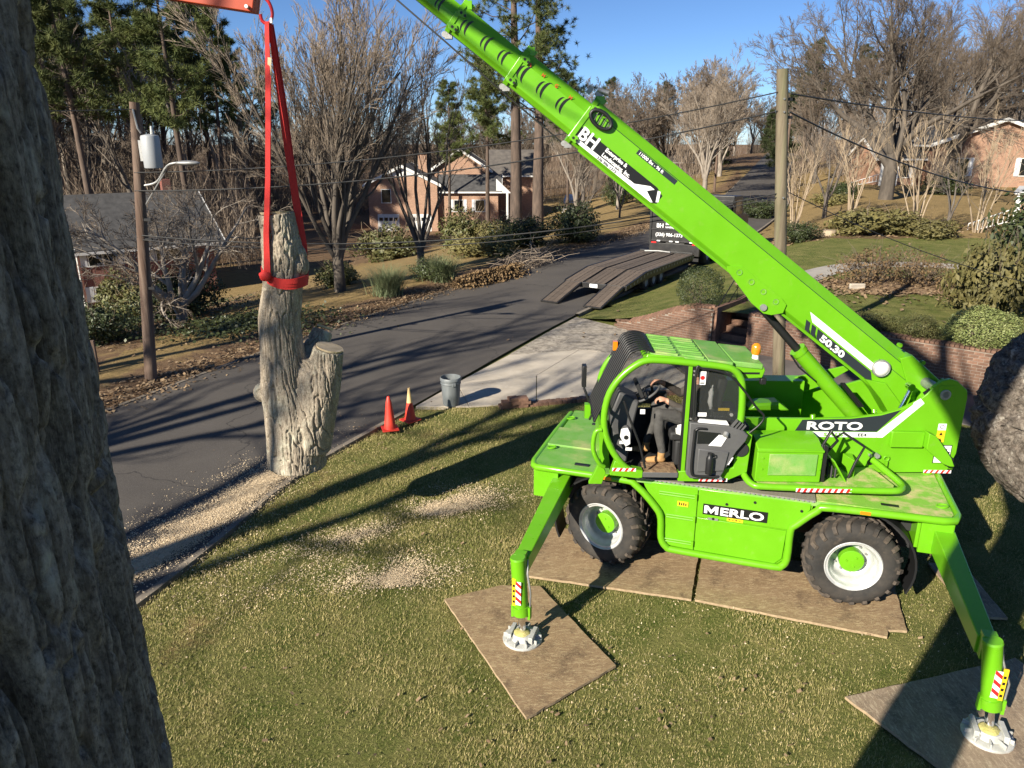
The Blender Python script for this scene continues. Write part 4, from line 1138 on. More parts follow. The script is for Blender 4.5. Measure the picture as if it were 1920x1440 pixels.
# ------------------------------------------------------------------ houses
def gable_roof(parent, x0, x1, y0, y1, ze, zr, axis, mt, over=.45, th=.16, name='roof'):
    """gable roof over the rectangle; ridge runs along axis; two slabs and white barge boards"""
    b = MB(); t = MB()
    if axis == 'y':
        xm = (x0 + x1) / 2; sl = (zr - ze) / (xm - x0)
        for s in (-1, 1):
            xe = (x0 - over) if s < 0 else (x1 + over); zz = ze - over * sl
            b.hexa([(xe, y0 - over, zz), (xm, y0 - over, zr), (xm, y1 + over, zr), (xe, y1 + over, zz), (xe, y0 - over, zz + th), (xm, y0 - over, zr + th), (xm, y1 + over, zr + th), (xe, y1 + over, zz + th)])
            for yy in (y0 - over, y1 + over): t.hexa([(xe, yy - .03, zz - .16), (xm, yy - .03, zr - .16), (xm, yy + .03, zr - .16), (xe, yy + .03, zz - .16), (xe, yy - .03, zz + th + .02), (xm, yy - .03, zr + th + .02), (xm, yy + .03, zr + th + .02), (xe, yy + .03, zz + th + .02)])
            t.bb((xe - .04, y0 - over, zz - .12), (xe + .04, y1 + over, zz + .06))
    else:
        ym = (y0 + y1) / 2; sl = (zr - ze) / (ym - y0)
        for s in (-1, 1):
            ye = (y0 - over) if s < 0 else (y1 + over); zz = ze - over * sl
            b.hexa([(x0 - over, ye, zz), (x1 + over, ye, zz), (x1 + over, ym, zr), (x0 - over, ym, zr), (x0 - over, ye, zz + th), (x1 + over, ye, zz + th), (x1 + over, ym, zr + th), (x0 - over, ym, zr + th)])
            for xx in (x0 - over, x1 + over): t.hexa([(xx - .03, ye, zz - .16), (xx + .03, ye, zz - .16), (xx + .03, ym, zr - .16), (xx - .03, ym, zr - .16), (xx - .03, ye, zz + th + .02), (xx + .03, ye, zz + th + .02), (xx + .03, ym, zr + th + .02), (xx - .03, ym, zr + th + .02)])
            t.bb((x0 - over, ye - .04, zz - .12), (x1 + over, ye + .04, zz + .06))
    r = b.build(name, mt, parent, None)
    t.build('trim', M['trim'], r, None)
    return r
def walls(parent, x0, x1, y0, y1, z0, z1, mt, gable=None, zr=0):
    b = MB()
    if gable == 'y': b.prism([(x0, z0), (x1, z0), (x1, z1), ((x0 + x1) / 2, zr), (x0, z1)], y0, y1, 'y')
    elif gable == 'x': b.prism([(y0, z0), (y1, z0), (y1, z1), ((y0 + y1) / 2, zr), (y0, z1)], x0, x1, 'x')
    else: b.bb((x0, y0, z0), (x1, y1, z1))
    return b.build('wall', mt, parent, None)
def window(parent, x0, x1, z0, z1, y, shutters=0., nx=2, nz=2):
    b = MB(); f = .07
    b.bb((x0, y - .06, z0), (x0 + f, y + .02, z1)); b.bb((x1 - f, y - .06, z0), (x1, y + .02, z1)); b.bb((x0 + f, y - .06, z1 - f), (x1 - f, y + .02, z1)); b.bb((x0 - .05, y - .09, z0 - .06), (x1 + .05, y + .02, z0 + .02))
    for i in range(1, nx): xm = x0 + (x1 - x0) * i / nx; b.bb((xm - .03, y - .05, z0 + .02), (xm + .03, y + .01, z1 - f))
    w = b.build('window', M['trim'], parent, None)
    for i in range(nx):
        a = x0 + f + (x1 - x0 - 2 * f) * i / nx; c = x0 + f + (x1 - x0 - 2 * f) * (i + 1) / nx
        MB().bb((a, y - .03, z0 + .02), (c, y - .012, z1 - f)).build('pane', M['pane'], w, None)
    if shutters:
        for a, c in ((x0 - shutters - .04, x0 - .04), (x1 + .04, x1 + shutters + .04)):
            s = MB().bb((a, y - .06, z0 - .04), (c, y, z1 + .02)); s.build('shutter', M['shutter'], w, None, .01)
    return w

# left house: dark red brick, two storeys down the bank
h = empty('brick_house', (-29.0, 49.6, -5.25), R(38)); tag(h, 'dark red brick house with grey roof at the left behind the pole', 'house')
walls(h, 0, 9.0, 0, 9, 0, 4.15, M['brick_red'])
rfm = gable_roof(h, 0, 9.0, 0, 9, 4.15, 7.0, 'x', M['shingle'], .7)
MB().prism([(-.05, 0), (4.6, 0), (4.6, .5), (-.05, .5)], 4.0, 4.16, 'z').build('eave_board', M['trim'], h, None) if False else None
window(h, .75, 2.55, 2.75, 3.75, 0, .42); window(h, .85, 2.75, .35, 1.35, 0, .5)
window(h, 5.0, 6.8, 2.75, 3.75, 0, .42); window(h, 5.0, 6.8, .35, 1.35, 0, .5)
MB().tube([(.12, -.08, 0.1), (.12, -.08, 3.9), (.02, -.5, 4.0)], .05, 6).build('downspout', M['trim'], h)
MB().bb((7.2, 4.6, 6.2), (7.8, 5.2, 8.0)).build('chimney', M['brick_red'], rfm, None)
MB().cyl((6.0, 5.8, 6.3), (6.0, 5.8, 8.2), .16).build('vent_pipe', M['trim'], rfm)

# middle house: salmon brick with garage gable
h = empty('brick_house', (-17.3, 92.5, -5.25), 0); tag(h, 'salmon brick split level house with white garage doors behind the bare trees', 'house')
walls(h, 0, 8.3, 0, 9, 0, 5.75, M['brick_house'], 'y', 7.75); gable_roof(h, 0, 8.3, 0, 9, 5.75, 7.75, 'y', M['shingle'], .5)
MB().prism([(1.6, 6.6), (6.7, 6.6), (4.15, 7.75)], -.04, -.003).build('gable_board', M['trim'], h, None)
window(h, 1.55, 2.75, 3.5, 5.1, 0, 0, 1, 2)
for x0 in (1.0, 4.9):
    d = MB().bb((x0, -.05, 0), (x0 + 2.6, .0, 2.15)).build('garage_door', M['trim'], h, None)
    for k in range(4): MB().bb((x0 + .18 + k * .6, -.065, 1.35), (x0 + .62 + k * .6, -.051, 1.75)).build('pane', M['pane'], d, None)
walls(h, 7.2, 14.3, 6.0, 15, 0, 7.2, M['brick_house'], 'y', 9.5); rb = gable_roof(h, 7.2, 14.3, 6.0, 15, 7.2, 9.5, 'y', M['shingle_brown'], .5)
MB().bb((5.5, 5.4, 6.2), (6.9, 6.3, 8.9)).build('chimney', M['brick_house'], rb, None)
walls(h, 8.35, 15.6, .8, 6.0, 0, 5.0, M['brick_house'], 'x', 6.4); gable_roof(h, 8.7, 15.6, .8, 6.0, 5.0, 6.5, 'x', M['shingle'], .5)
walls(h, 14.4, 20, 8, 16, 0, 6.6, M['brick_house'], 'x', 8.6); gable_roof(h, 14.6, 20, 8, 16, 6.6, 9.3, 'x', M['shingle_brown'], .5)
window(h, 10.2, 11.4, 2.4, 3.8, .8, .35, 1); window(h, 12.8, 14.0, 2.4, 3.8, .8, .35, 1)
MB().prism([(15.4, 4.6), (17.2, 4.6), (15.4, 6.3)], .3, .5).build('porch_gable', M['trim'], h, None); MB().bb((16.6, .2, 1.5), (16.85, .45, 4.6)).build('porch_post', M['trim'], h, None)

# right house: brick gable behind the myrtles
h = empty('brick_house', (42.0, 78.0, .9), R(-6)); tag(h, 'long brick ranch house with white gable trim at the right behind bare trees', 'house')
walls(h, 0, 12.5, 0, 12, 0, 4.25, M['brick_house'], 'y', 6.5); gable_roof(h, 0, 12.5, 0, 12, 4.25, 6.5, 'y', M['shingle'], .5)
walls(h, -4.6, 0.02, 2.0, 10, 0, 2.9, M['brick_house'], 'x', 4.6); gable_roof(h, -4.6, -.0, 1.2, 10, 2.9, 4.7, 'x', M['shingle'], .4)
for x in (-4.4, -2.9, -1.2): MB().bb((x, .9, 0), (x + .22, 1.12, 2.75)).build('porch_post', M['trim'], h, None)
window(h, -2.2, -1.2, .9, 2.3, 2.0, .3, 1); window(h, 2.4, 3.6, 1.2, 2.9, 0, .4, 1); window(h, 8.4, 9.8, 1.2, 2.9, 0, .4, 2)
MB().bb((-3.9, 1.95, .0), (-3.0, 1.997, 2.2)).build('door', M['trim'], h, None)
b = MB(); b.tube([(-7.3, .6, .4), (-4.7, .6, 1.25)], .04, 5); b.tube([(-7.3, .6, .05), (-4.7, .6, .6)], .04, 5)
for k in range(8): b.tube([(-7.2 + k * .34, .6, .1 + k * .07), (-7.2 + k * .34, .6, .42 + k * .11)], .025, 4)
b.build('stair_rail', M['trim'], h)

# near right edge: low brick addition with white corner board
h = empty('brick_addition', (26.75, 40.6, 1.0), R(-35)); tag(h, 'corner of an orange brick house with white corner board at the right edge', 'house')
walls(h, 0, 7, 0, 6, .22, 1.85, M['brick_house']); MB().bb((-.06, -.06, .0), (7.1, 6.1, .215)).build('base_board', M['trim'], h, None)
MB().bb((-.04, -.05, .22), (.20, .2, 1.86)).build('corner_board', M['trim'], h, None); MB().bb((-.2, -.2, 1.87), (7.2, 6.2, 2.0)).build('roof', M['trim'], h, None)
b = MB(); b.tube([(-1.9, -1.5, .35), (-.2, -.9, 1.1)], .03, 5); b.tube([(-1.9, -1.5, -.1), (-.2, -.9, .5)], .03, 5)
for k in range(9): t = k / 8; b.tube([(-1.9 + 1.7 * t, -1.5 + .6 * t, -.1 + .6 * t), (-1.9 + 1.7 * t, -1.5 + .6 * t, .35 + .75 * t)], .018, 4)
b.build('stair_rail', M['trim'], h)

# far house beyond the boom
h = empty('brick_house', (24.2, 138, gz(24.2, 138)), R(14)); tag(h, 'small far brick bungalow glimpsed above the boom lettering', 'house')
walls(h, 0, 5.2, 0, 9, 0, 2.6, M['brick_house'], 'y', 4.2); gable_roof(h, 0, 5.2, 0, 9, 2.6, 4.2, 'y', M['shingle_brown'], .5); window(h, 1.8, 3.2, 1.0, 2.1, 0)
h = empty('brick_house', (30.0, 150, gz(30, 150)), R(5)); tag(h, 'far house with a long grey roof right of the small far bungalow', 'house')
walls(h, 0, 11, 0, 7, 0, 2.7, M['brick_house']); gable_roof(h, 0, 11, 0, 7, 2.7, 4.6, 'x', M['shingle'], .5); window(h, 2, 3.4, 1.0, 2.2, 0); window(h, 7, 8.4, 1.0, 2.2, 0)
# ------------------------------------------------------------------ the green rotating telehandler crane
crane = empty('mobile_crane', (CC[0], CC[1], 0), CY)
tag(crane, 'bright green rotating telehandler crane with raised telescopic boom on the lawn', 'crane')
REL = R(16.21)
G_ = M['green']
def ch(mb, name, mt, smooth=35, bevel=.006, parent=None, label=None): return mb.build(name, mt, parent or crane, smooth, bevel, None, label)
def tu(mb, name, mt, smooth=35, bevel=.006, label=None): return mb.build(name, mt, crane, smooth, bevel, REL, label)
def sub(mb, name, mt, parent, smooth=35, bevel=.0, label=None): return mb.build(name, mt, parent, smooth, bevel, None, label)

def stripes(parent, x0, x1, z0, z1, y, n=5, axis='x', slant=.6):
    """red and white hazard strip on a face looking towards -y"""
    b = MB().bb((x0, y - .002, z0), (x1, y, z1)); o = sub(b, 'hazard_strip', M['decal_white'], parent, None)
    w = (x1 - x0) / n; r = MB(); s = slant * (z1 - z0)
    for i in range(n):
        a = x0 + i * w + w * .05
        r.prism([(a + s * .0, z0), (a + w * .42, z0), (min(a + w * .42 + s, x1), z1), (min(a + s, x1), z1)], y - .0045, y - .0022)
    sub(r, 'hazard_stripe', M['red'], parent, None)

# --- chassis
b = MB().bb((-2.35, -.5, .60), (2.35, .5, 1.30)); b.bb((-.85, -1.12, .50), (.85, 1.12, 1.32)); b.bb((-2.45, -.85, 1.02), (-2.1, .85, 1.34)); b.bb((2.1, -.85, 1.02), (2.45, .85, 1.34))
for x in (-1.57, 1.57): b.cyl((x, -.85, .6), (x, .85, .6), .13, n=12); b.box((x, 0, .6), (.42, .5, .4))
ch(b, 'chassis', M['dark'], None)
b = MB().prism([(-1.2, -1.22), (2.54, -1.22), (2.60, -1.12), (2.60, 1.14), (-1.2, 1.14)], 1.355, 1.42, 'z')
deck = ch(b, 'deck', M['green_deck'])
for (y0, y1, z) in ((-1.22, -.52, 1.42), (-.515, .20, 1.435), (.205, 1.0, 1.42)):
    xf_ = -2.60 + (.05 if y1 > .9 else 0)
    sub(MB().prism([(xf_, y0 + .02), (-1.205, y0), (-1.205, y1), (xf_ - .0, y1)], z - .06, z, 'z'), 'deck_plate', M['green_deck'], deck, bevel=.006)
sub(MB().prism([(1.06, -1.205), (2.53, -1.205), (2.585, -1.1), (2.585, .3), (1.06, .3)], 1.421, 1.431, 'z'), 'deck_plate', M['green_dirty'], deck, label='rear deck plate dusted with sawdust')
sub(MB().prism([(-1.18, -1.24), (1.045, -1.24), (1.045, -.78), (-1.18, -.78)], 1.4215, 1.438, 'z'), 'tread_plate', M['tread'], deck, label='grey checker plate walkway')
b = MB()
for i in range(38): b.box((-1.15 + i * .0585, -1.243, 1.425), (.03, .006, .02))
sub(b, 'tread_edge', M['steel'], deck)['kind'] = 'stuff'
for x, y in ((-2.52, .62), (-2.50, -.62), (2.5, -.9), (2.5, .1)):
    b = MB(); b.tube([(x + .06 * math.cos(a), y + .05 * math.sin(a), 1.44 + .01 * math.cos(a)) for a in np.linspace(0, 2 * math.pi, 13)[:-1]], .012, 6, closed=True); sub(b, 'lifting_eye', M['green'], deck)
for (x, y) in ((-1.95, -1.06), (-2.05, .5), (1.9, -1.06)): sub(MB().bb((x - .1, y - .03, 1.42), (x + .1, y + .03, 1.4355)), 'deck_slot', M['black'], deck)
# edge tube following both wheel arches
def smooth_path(P, n=4): return [tuple(q) for q in catmull(np.array(P, float), n)]
TP = [(-2.55, 1.385), (-1.40, 1.37), (-1.18, 1.32), (-.90, 1.04), (-.82, .88), (-.80, .60), (-.72, .47), (-.55, .44), (.62, .43), (.74, .46), (.80, .58), (.80, .98), (.86, 1.08), (1.08, 1.31), (1.24, 1.37), (2.45, 1.40)]
pth = smooth_path([(x, -1.235, z) for x, z in TP], 3)
b = MB(); b.tube([(-2.60, .95, 1.385), (-2.63, .1, 1.385), (-2.635, -1.05, 1.385), (-2.60, -1.19, 1.385)] + pth + [(2.58, -1.2, 1.40), (2.64, -1.05, 1.40), (2.64, .4, 1.40), (2.62, 1.0, 1.4)], .048, 10)
ch(b, 'edge_tube', G_, 60, 0)
# side skirt and doors
sk = [(-.86, .98), (-.80, .52), (-.66, .455), (.68, .445), (.78, .55), (.79, .98), (1.02, 1.30), (1.04, 1.40), (-1.10, 1.40), (-1.06, 1.30)]
side = ch(MB().prism(sk, -1.20, -1.14), 'side_skirt', G_)
sub(MB().prism([(-.77, .50), (-.37, .48), (-.37, 1.385), (-.98, 1.385), (-.95, 1.28), (-.76, 1.06)], -1.222, -1.201), 'hatch', G_, side, bevel=.006)
sub(MB().prism([(-.355, .98), (.76, .975), (1.0, 1.30), (1.0, 1.385), (-.355, 1.385)], -1.226, -1.201), 'hatch', G_, side, bevel=.01)
sub(MB().prism([(-.355, .48), (.66, .47), (.74, .56), (.755, .96), (-.355, .968)], -1.222, -1.201), 'hatch', G_, side, bevel=.006)
for z in (.56, .92, 1.24):
    b = MB(); b.tube([(-.75 if z < 1.1 else -.86, -1.232, z), (-.40, -1.232, z)], .012, 6); b.tube([(-.75 if z < 1.1 else -.86, -1.232, z + .035), (-.40, -1.232, z + .035)], .012, 6)
    b.box((-.39, -1.233, z + .017), (.03, .03, .08)); sub(b, 'hinge', G_, side)
for x, z in ((-.15, .985), (.34, 1.30), (.0, 1.22), (.9, 1.27)): sub(MB().cyl((x, -1.235, z), (x, -1.2, z), .018, n=10), 'latch', M['black'], side)
sub(MB().bb((-.22, -1.234, .965), (-.09, -1.222, .995)), 'latch_plate', M['steel'], side)
sub(MB().bb((.78, -1.234, .93), (.82, -1.2, 1.03)), 'latch_plate', M['steel'], side)
lab = sub(MB().bb((-.29, -1.233, 1.035), (.51, -1.2265, 1.185)), 'name_plate', M['decal_black'], side)
sub(MB().prism([(-.272 + x * 1.0, 1.057 + z) for x, z in ((0, 0), (0, .108), (.045, .108), (.0875, .052), (.13, .108), (.175, .108), (.175, 0), (.137, 0), (.137, .062), (.0875, .0), (.038, .062), (.038, 0))], -1.2362, -1.2332), 'lettering', M['decal_white'], side, None)
text_part('lettering', 'ERLO', .150, M['decal_white'], side, (-.080, -1.2345, 1.057), (1, 0, 0), (0, 0, 1), bold=.004, sx=1.52)
for (x0, x1, z0, z1) in ((-.62, -.48, 1.10, 1.17), (-.0 + .02, .22, .985, 1.03)):
    st = sub(MB().bb((x0, -1.231, z0), (x1, -1.2265 if x0 > -.1 else -1.222, z1)), 'warning_sticker', M['yellow'], side)
    b = MB(); 
    for i in range(4): b.bb((x0 + .02 + i * (x1 - x0 - .03) / 4, -1.2325, z0 + .015), (x0 + .02 + (i + .55) * (x1 - x0 - .03) / 4, -1.231, z1 - .015 - .008 * (i % 2)))
    sub(b, 'sticker_print', M['decal_black'], side)['kind'] = 'stuff'
sub(MB().bb((-1.62, -1.285, 1.355), (-1.50, -1.2802, 1.40)), 'reflector', M['amber'], side); sub(MB().bb((1.55, -1.285, 1.365), (1.67, -1.2802, 1.405)), 'reflector', M['amber'], side)
# corner boxes carrying the stabilizers
for sx in (-1, 1):
    for sy in (-1, 1):
        x = sx * 2.42
        b = MB(); b.bb((x - .17, sy * 1.205, .93), (x + .17, sy * 1.15, 1.36)); b.bb((sx * 2.57, sy * 1.2, .93), (sx * 2.60, sy * .86, 1.36)); b.bb((sx * 2.22, sy * 1.13, .95), (sx * 2.56, sy * .5, 1.34))
        ch(b, 'stabilizer_housing', G_)
# mud guards
for sx in (-1, 1):
    for sy in (-1, 1):
        b = MB(); A = np.linspace(R(10), R(115), 12); c = (sx * 1.57, .60)
        pv = [(c[0] + sx * .74 * math.sin(a), c[1] + .74 * math.cos(a)) for a in A]; pi_ = [(c[0] + sx * .715 * math.sin(a), c[1] + .715 * math.cos(a)) for a in A]
        b.prism(pv + pi_[::-1], sy * 1.14, sy * .72); ch(b, 'mudguard', M['black'], 50, 0)
# wheels
tw = MB()
prof = [(.33, .20), (.36, .222), (.45, .235), (.52, .215), (.555, .17), (.565, .08), (.565, -.08), (.555, -.17), (.52, -.215), (.45, -.235), (.36, -.222), (.33, -.20)]
tw.lathe(prof, axis='y', n=48)
tyre_me = tw.mesh('tyre', M['rubber'], 50)
lg = MB(); NL = 21
for s_ in (-1, 1):
    for i in range(NL):
        a0 = 2 * math.pi * (i + (.5 if s_ > 0 else 0)) / NL
        pts = []
        for (u, y, r0) in ((0, .015, .558), (.14, .12, .558), (.20, .19, .545), (.215, .238, .50)):
            pts.append((a0 + u, s_ * y, r0))
        for q in range(3):
            p8 = []
            for lift in (0, 1):
                for (k, da) in ((q, -.055), (q, .055), (q + 1, .055), (q + 1, -.055)):
                    a, y, r = pts[k]; rr_ = r + (.034 if lift else -.01) * (1 if k < 3 else .75); ta = a + da * (1 if lift == 0 else .8)
                    p8.append((rr_ * math.cos(ta), y * (1.03 if k == 3 and lift else 1), rr_ * math.sin(ta)))
            lg.hexa(p8)
lug_me = lg.mesh('tread', M['lug'], None)
rm = MB(); rm.lathe([(.335, -.205), (.30, -.20), (.29, -.17), (.275, -.12), (.262, -.11), (.255, -.04), (.245, .00), (.21, .03), (.14, .035)], axis='y', n=40); rm.lathe([(.345, -.212), (.335, -.224), (.318, -.205)], axis='y', n=40); rm.lathe([(.14, .035), (.12, .05), (.3, .06), (.335, .2)], axis='y', n=40)
rim_me = rm.mesh('rim', M['rim'], 60)
hb = MB(); hb.lathe([(.15, .04), (.15, -.06), (.148, -.085), (.135, -.09), (.001, -.092)], axis='y', n=28)
for k in range(3):
    a = 2 * math.pi * k / 3 + .5; hb.cyl((.07 * math.cos(a), -.085, .07 * math.sin(a)), (.07 * math.cos(a), -.104, .07 * math.sin(a)), .018, .014, 10)
hub_me = hb.mesh('hub', G_, 40)
bt = MB()
for k in range(10):
    a = 2 * math.pi * k / 10; bt.cyl((.19 * math.cos(a), .03, .19 * math.sin(a)), (.19 * math.cos(a), .0, .19 * math.sin(a)), .014, n=6)
bolt_me = bt.mesh('wheel_nut', M['steel'], None)
for sx in (-1, 1):
    for sy in (-1, 1):
        w = obj('wheel', tyre_me, crane); w.location = (sx * 1.57, sy * 1.0, .60)
        w.rotation_euler = (0, R(17 * sx + 40 * sy), (R(-17) if sx < 0 else R(4)) + (0 if sy < 0 else math.pi))
        for nm, me_ in (('tread', lug_me), ('rim', rim_me), ('hub', hub_me), ('wheel_nut', bolt_me)): obj(nm, me_, w)
        w.children[-1]['kind'] = 'stuff'
# stabilizer arms, jacks and feet
def stabilizer(x, sy, foot, xtop):
    y0, y1 = sy * .9, sy * 3.02
    s = 1 if x > 0 else -1
    b = MB(); w = .11
    P0 = (x, y0, 1.12); P1 = (xtop, y1, .98)
    def ring(p, hw, hh): return [(p[0] - hw, p[1], p[2] - hh), (p[0] + hw, p[1], p[2] - hh), (p[0] + hw, p[1], p[2] + hh), (p[0] - hw, p[1], p[2] + hh)]
    A = ring(P0, .12, .15); B = ring(P1, .085, .10)
    b.add(A + B, [(0, 1, 2, 3), (7, 6, 5, 4), (0, 4, 5, 1), (1, 5, 6, 2), (2, 6, 7, 3), (3, 7, 4, 0)])
    arm = ch(b, 'stabilizer_arm', G_, None, .012)
    yj = sy * 3.17
    top = (xtop, yj, 1.13); bot = (xtop * .25 + foot[0] * .75, yj, .42)
    def L_(t): return tuple(top[i] + (bot[i] - top[i]) * t for i in range(3))
    b = MB(); b.cyl(top, bot, .088, n=20); b.cyl(top, L_(-.03), .093, .085, 20); b.cyl(L_(.86), L_(1.02), .10, n=20)
    b.box((xtop + .0, yj + sy * -.10, 1.02), (.13, .12, .26)); b.box((bot[0] - .1, yj, .44), (.03, .07, .16)); b.box((bot[0] + .1, yj, .44), (.03, .07, .16))
    jk = sub(b, 'jack', G_, arm, 40)
    v = [L_(.35), L_(.78)]
    if sy < 0:
        st = MB(); st.bb((v[1][0] - .032, yj - .0935, v[1][2]), (v[1][0] + .032, yj - .089, v[0][2])); sub(st, 'warning_sticker', M['decal_white'], arm, None)
        st = MB()
        for i in range(3):
            z = v[1][2] + .02 + i * .10; x_ = v[1][0]; st.prism([(x_ - .032, z + .05), (x_ + .032, z), (x_ + .032, z + .045), (x_ - .032, z + .095)], yj - .096, yj - .0937)
        sub(st, 'hazard_stripe', M['red'], arm, None)['kind'] = 'stuff'
        q = -.055 if x < 0 else .055
        st = MB(); st.bb((v[1][0] + q - .022, yj - .089, v[1][2] - .02), (v[1][0] + q + .022, yj - .074, v[0][2] + .03)); sub(st, 'warning_sticker', M['yellow'], arm, None)
        st = MB()
        for i in range(4): st.bb((v[1][0] + q - .012, yj - .0915, v[1][2] + .02 + i * .07), (v[1][0] + q + .012, yj - .0892, v[1][2] + .05 + i * .07))
        sub(st, 'sticker_print', M['decal_black'], arm, None)['kind'] = 'stuff'
    sub(MB().cyl(bot, (foot[0], yj, .14), .042, n=16), 'piston_rod', M['chrome'], arm, 40)
    fx = foot[0]
    b = MB(); b.lathe([(.235, .0), (.235, .022), (.20, .035), (.15, .035)], (fx, yj, .056), 'z', 20); b.lathe([(.15, .03), (.12, .10), (.08, .10)], (fx, yj, .056), 'z', 16, True)
    for k in range(10):
        a = 2 * math.pi * k / 10 + .2; b.box((fx + .17 * math.cos(a), yj + .17 * math.sin(a), .10), (.11, .018, .06), (0, 0, a))
    b.box((fx - .13, yj, .125), (.05, .24, .10)); b.box((fx + .13, yj, .125), (.05, .24, .10))
    sub(b, 'foot_pad', M['cast'], arm, 30, .004)
    b = MB(); rg = random.Random(3); b.ell((fx, yj - .01, .135), (.105, .10, .05), 14, 8, lambda q: 1 + rg.uniform(-.12, .12)); sub(b, 'sawdust_cap', M['sawdust_p'], arm, 60)
    b = MB(); b.tube([(xtop + .10, yj + sy * -.06, 1.1), (xtop + .115, yj, .95), (bot[0] + .11, yj, .7), (bot[0] + .105, yj, .5)], .012, 6); sub(b, 'hose', M['steel'], arm, 60)
stabilizer(-2.22, -1, (-2.14, 0), -2.20)
stabilizer(2.50, -1, (2.70, 0), 2.56)
stabilizer(-2.22, 1, (-2.2, 0), -2.25)
stabilizer(2.50, 1, (2.5, 0), 2.5)

# --- turret (slewed 16 degrees from the chassis)
b = MB().lathe([(.95, 1.43), (.95, 1.47), (.80, 1.47), (.80, 1.56)], (.0, 0, 0), 'z', 40, True); tu(b, 'slew_ring', M['dark'], 40, 0)
b = MB().prism([(-.3, -.62), (2.75, -.62), (2.75, .62), (-.3, .62)], 1.50, 1.58, 'z'); tu(b, 'turret_floor', G_)
RP = [(-.27, 1.50), (-.27, 2.21), (.35, 2.205), (.75, 2.205), (1.30, 2.225), (1.69, 2.28), (1.92, 2.35), (2.12, 2.46), (2.22, 2.56), (2.29, 2.66), (2.38, 2.74), (2.48, 2.77), (2.58, 2.74), (2.72, 2.62), (2.74, 2.52), (2.74, 1.74), (2.66, 1.47), (1.76, 1.45)]
near = tu(MB().prism(RP, -.64, -.585), 'turret_side', G_)
tu(MB().prism(RP, .585, .64), 'turret_side', G_)
b = MB().bb((-.25, -.58, 1.60), (-.20, .58, 2.15)); tu(b, 'turret_bulkhead', G_)
b = MB().prism([(2.36, 1.47), (2.64, 1.47), (2.725, 1.75), (2.725, 2.50), (2.60, 2.60), (2.36, 2.40)], -.584, .584); b.prism([(2.25, 1.46), (2.66, 1.46), (2.78, 1.76), (2.78, 2.50), (2.60, 2.62)], .66, 1.05); tu(b, 'counterweight', G_, bevel=.02)
tu(MB().cyl((2.45, -.66, 2.56), (2.45, .66, 2.56), .07, n=20), 'boom_pivot', M['steel'], 40)
sub(MB().bb((2.36, -.648, 2.46), (2.56, -.641, 2.68)), 'pivot_plate', G_, near, bevel=.01); sub(MB().cyl((2.455, -.66, 2.565), (2.455, -.645, 2.565), .042, n=20), 'pivot_cap', M['steel'], near)
sub(MB().prism([(2.16, 2.585), (2.185, 2.555), (2.25, 2.62), (2.235, 2.65)], -.6425, -.6402), 'slot', M['black'], near)
# near-side lettering band
def decal(poly, name, mt, y=-.6425, par=None, d=.002): return sub(MB().prism(poly, y, y + d), name, mt, par or near, None)
decal([(.60, 2.035), (.68, 2.192), (1.30, 2.212), (1.69, 2.265), (1.93, 2.345), (1.78, 2.17), (1.66, 2.035)], 'dark_band', M['decal_dark'])
decal([(1.67, 1.955), (1.75, 1.955), (2.21, 2.44), (2.15, 2.505), (2.07, 2.445), (2.07, 2.42), (1.67, 2.03)], 'white_chevron', M['decal_white'])
decal([(.53, 1.955), (1.665, 1.955), (1.665, 2.028), (.565, 2.028)], 'white_band', M['decal_white'])
text_part('lettering', 'ROTO', .15, M['decal_white'], near, (.735, -.6445, 2.062), (1, 0, 0), (0, 0, 1), bold=.0045, sx=1.72)
text_part('lettering', '50.30', .066, M['decal_black'], near, (.66, -.6445, 1.967), (1, 0, 0), (0, 0, 1), bold=.003, sx=1.3)
text_part('lettering', 'S PLUS', .066, M['green'], near, (.98, -.6445, 1.967), (1, 0, 0), (0, 0, 1), bold=.003, sx=1.3)
text_part('lettering', 'EE4', .060, M['decal_dark'], near, (1.42, -.6445, 1.969), (1, 0, 0), (0, 0, 1), bold=.001, sx=1.3)
for z0, z1, mt in ((2.07, 2.16, 'decal_white'), (1.98, 2.065, 'yellow'), (1.90, 1.975, 'yellow')): decal([(2.44, z0), (2.545, z0), (2.545, z1), (2.44, z1)], 'warning_sticker', M[mt])
for z in (2.115, 2.02, 1.935):
    b = MB(); b.lathe([(.028, 0), (.020, 0)], (2.492, -.6435, z), 'y', 16) if z > 2.1 else b.prism([(2.47, z - .02), (2.515, z - .02), (2.492, z + .022)], -.645, -.643); sub(b, 'sticker_print', M['decal_black'], near, None)
decal([(2.45, 1.60), (2.67, 1.60), (2.67, 1.86), (2.45, 1.86)], 'emblem_plate', M['decal_black'])
decal([(2.46, 1.61), (2.66, 1.61), (2.66, 1.85), (2.46, 1.85)], 'emblem_ground', M['decal_white'], -.6445)
b = MB()
for i in range(5):
    a = R(30 + i * 30); b.prism([(2.56 + .012 * math.sin(a), 1.66 - .0), (2.56 + .11 * math.cos(a), 1.69 + .13 * math.sin(a)), (2.56 + .085 * math.cos(a + .3), 1.69 + .12 * math.sin(a + .3))], -.6475, -.645)
sub(b, 'emblem', M['decal_black'], near, None)
stripes(near, 2.36, 2.72, 1.455, 1.50, -.6402, 5)
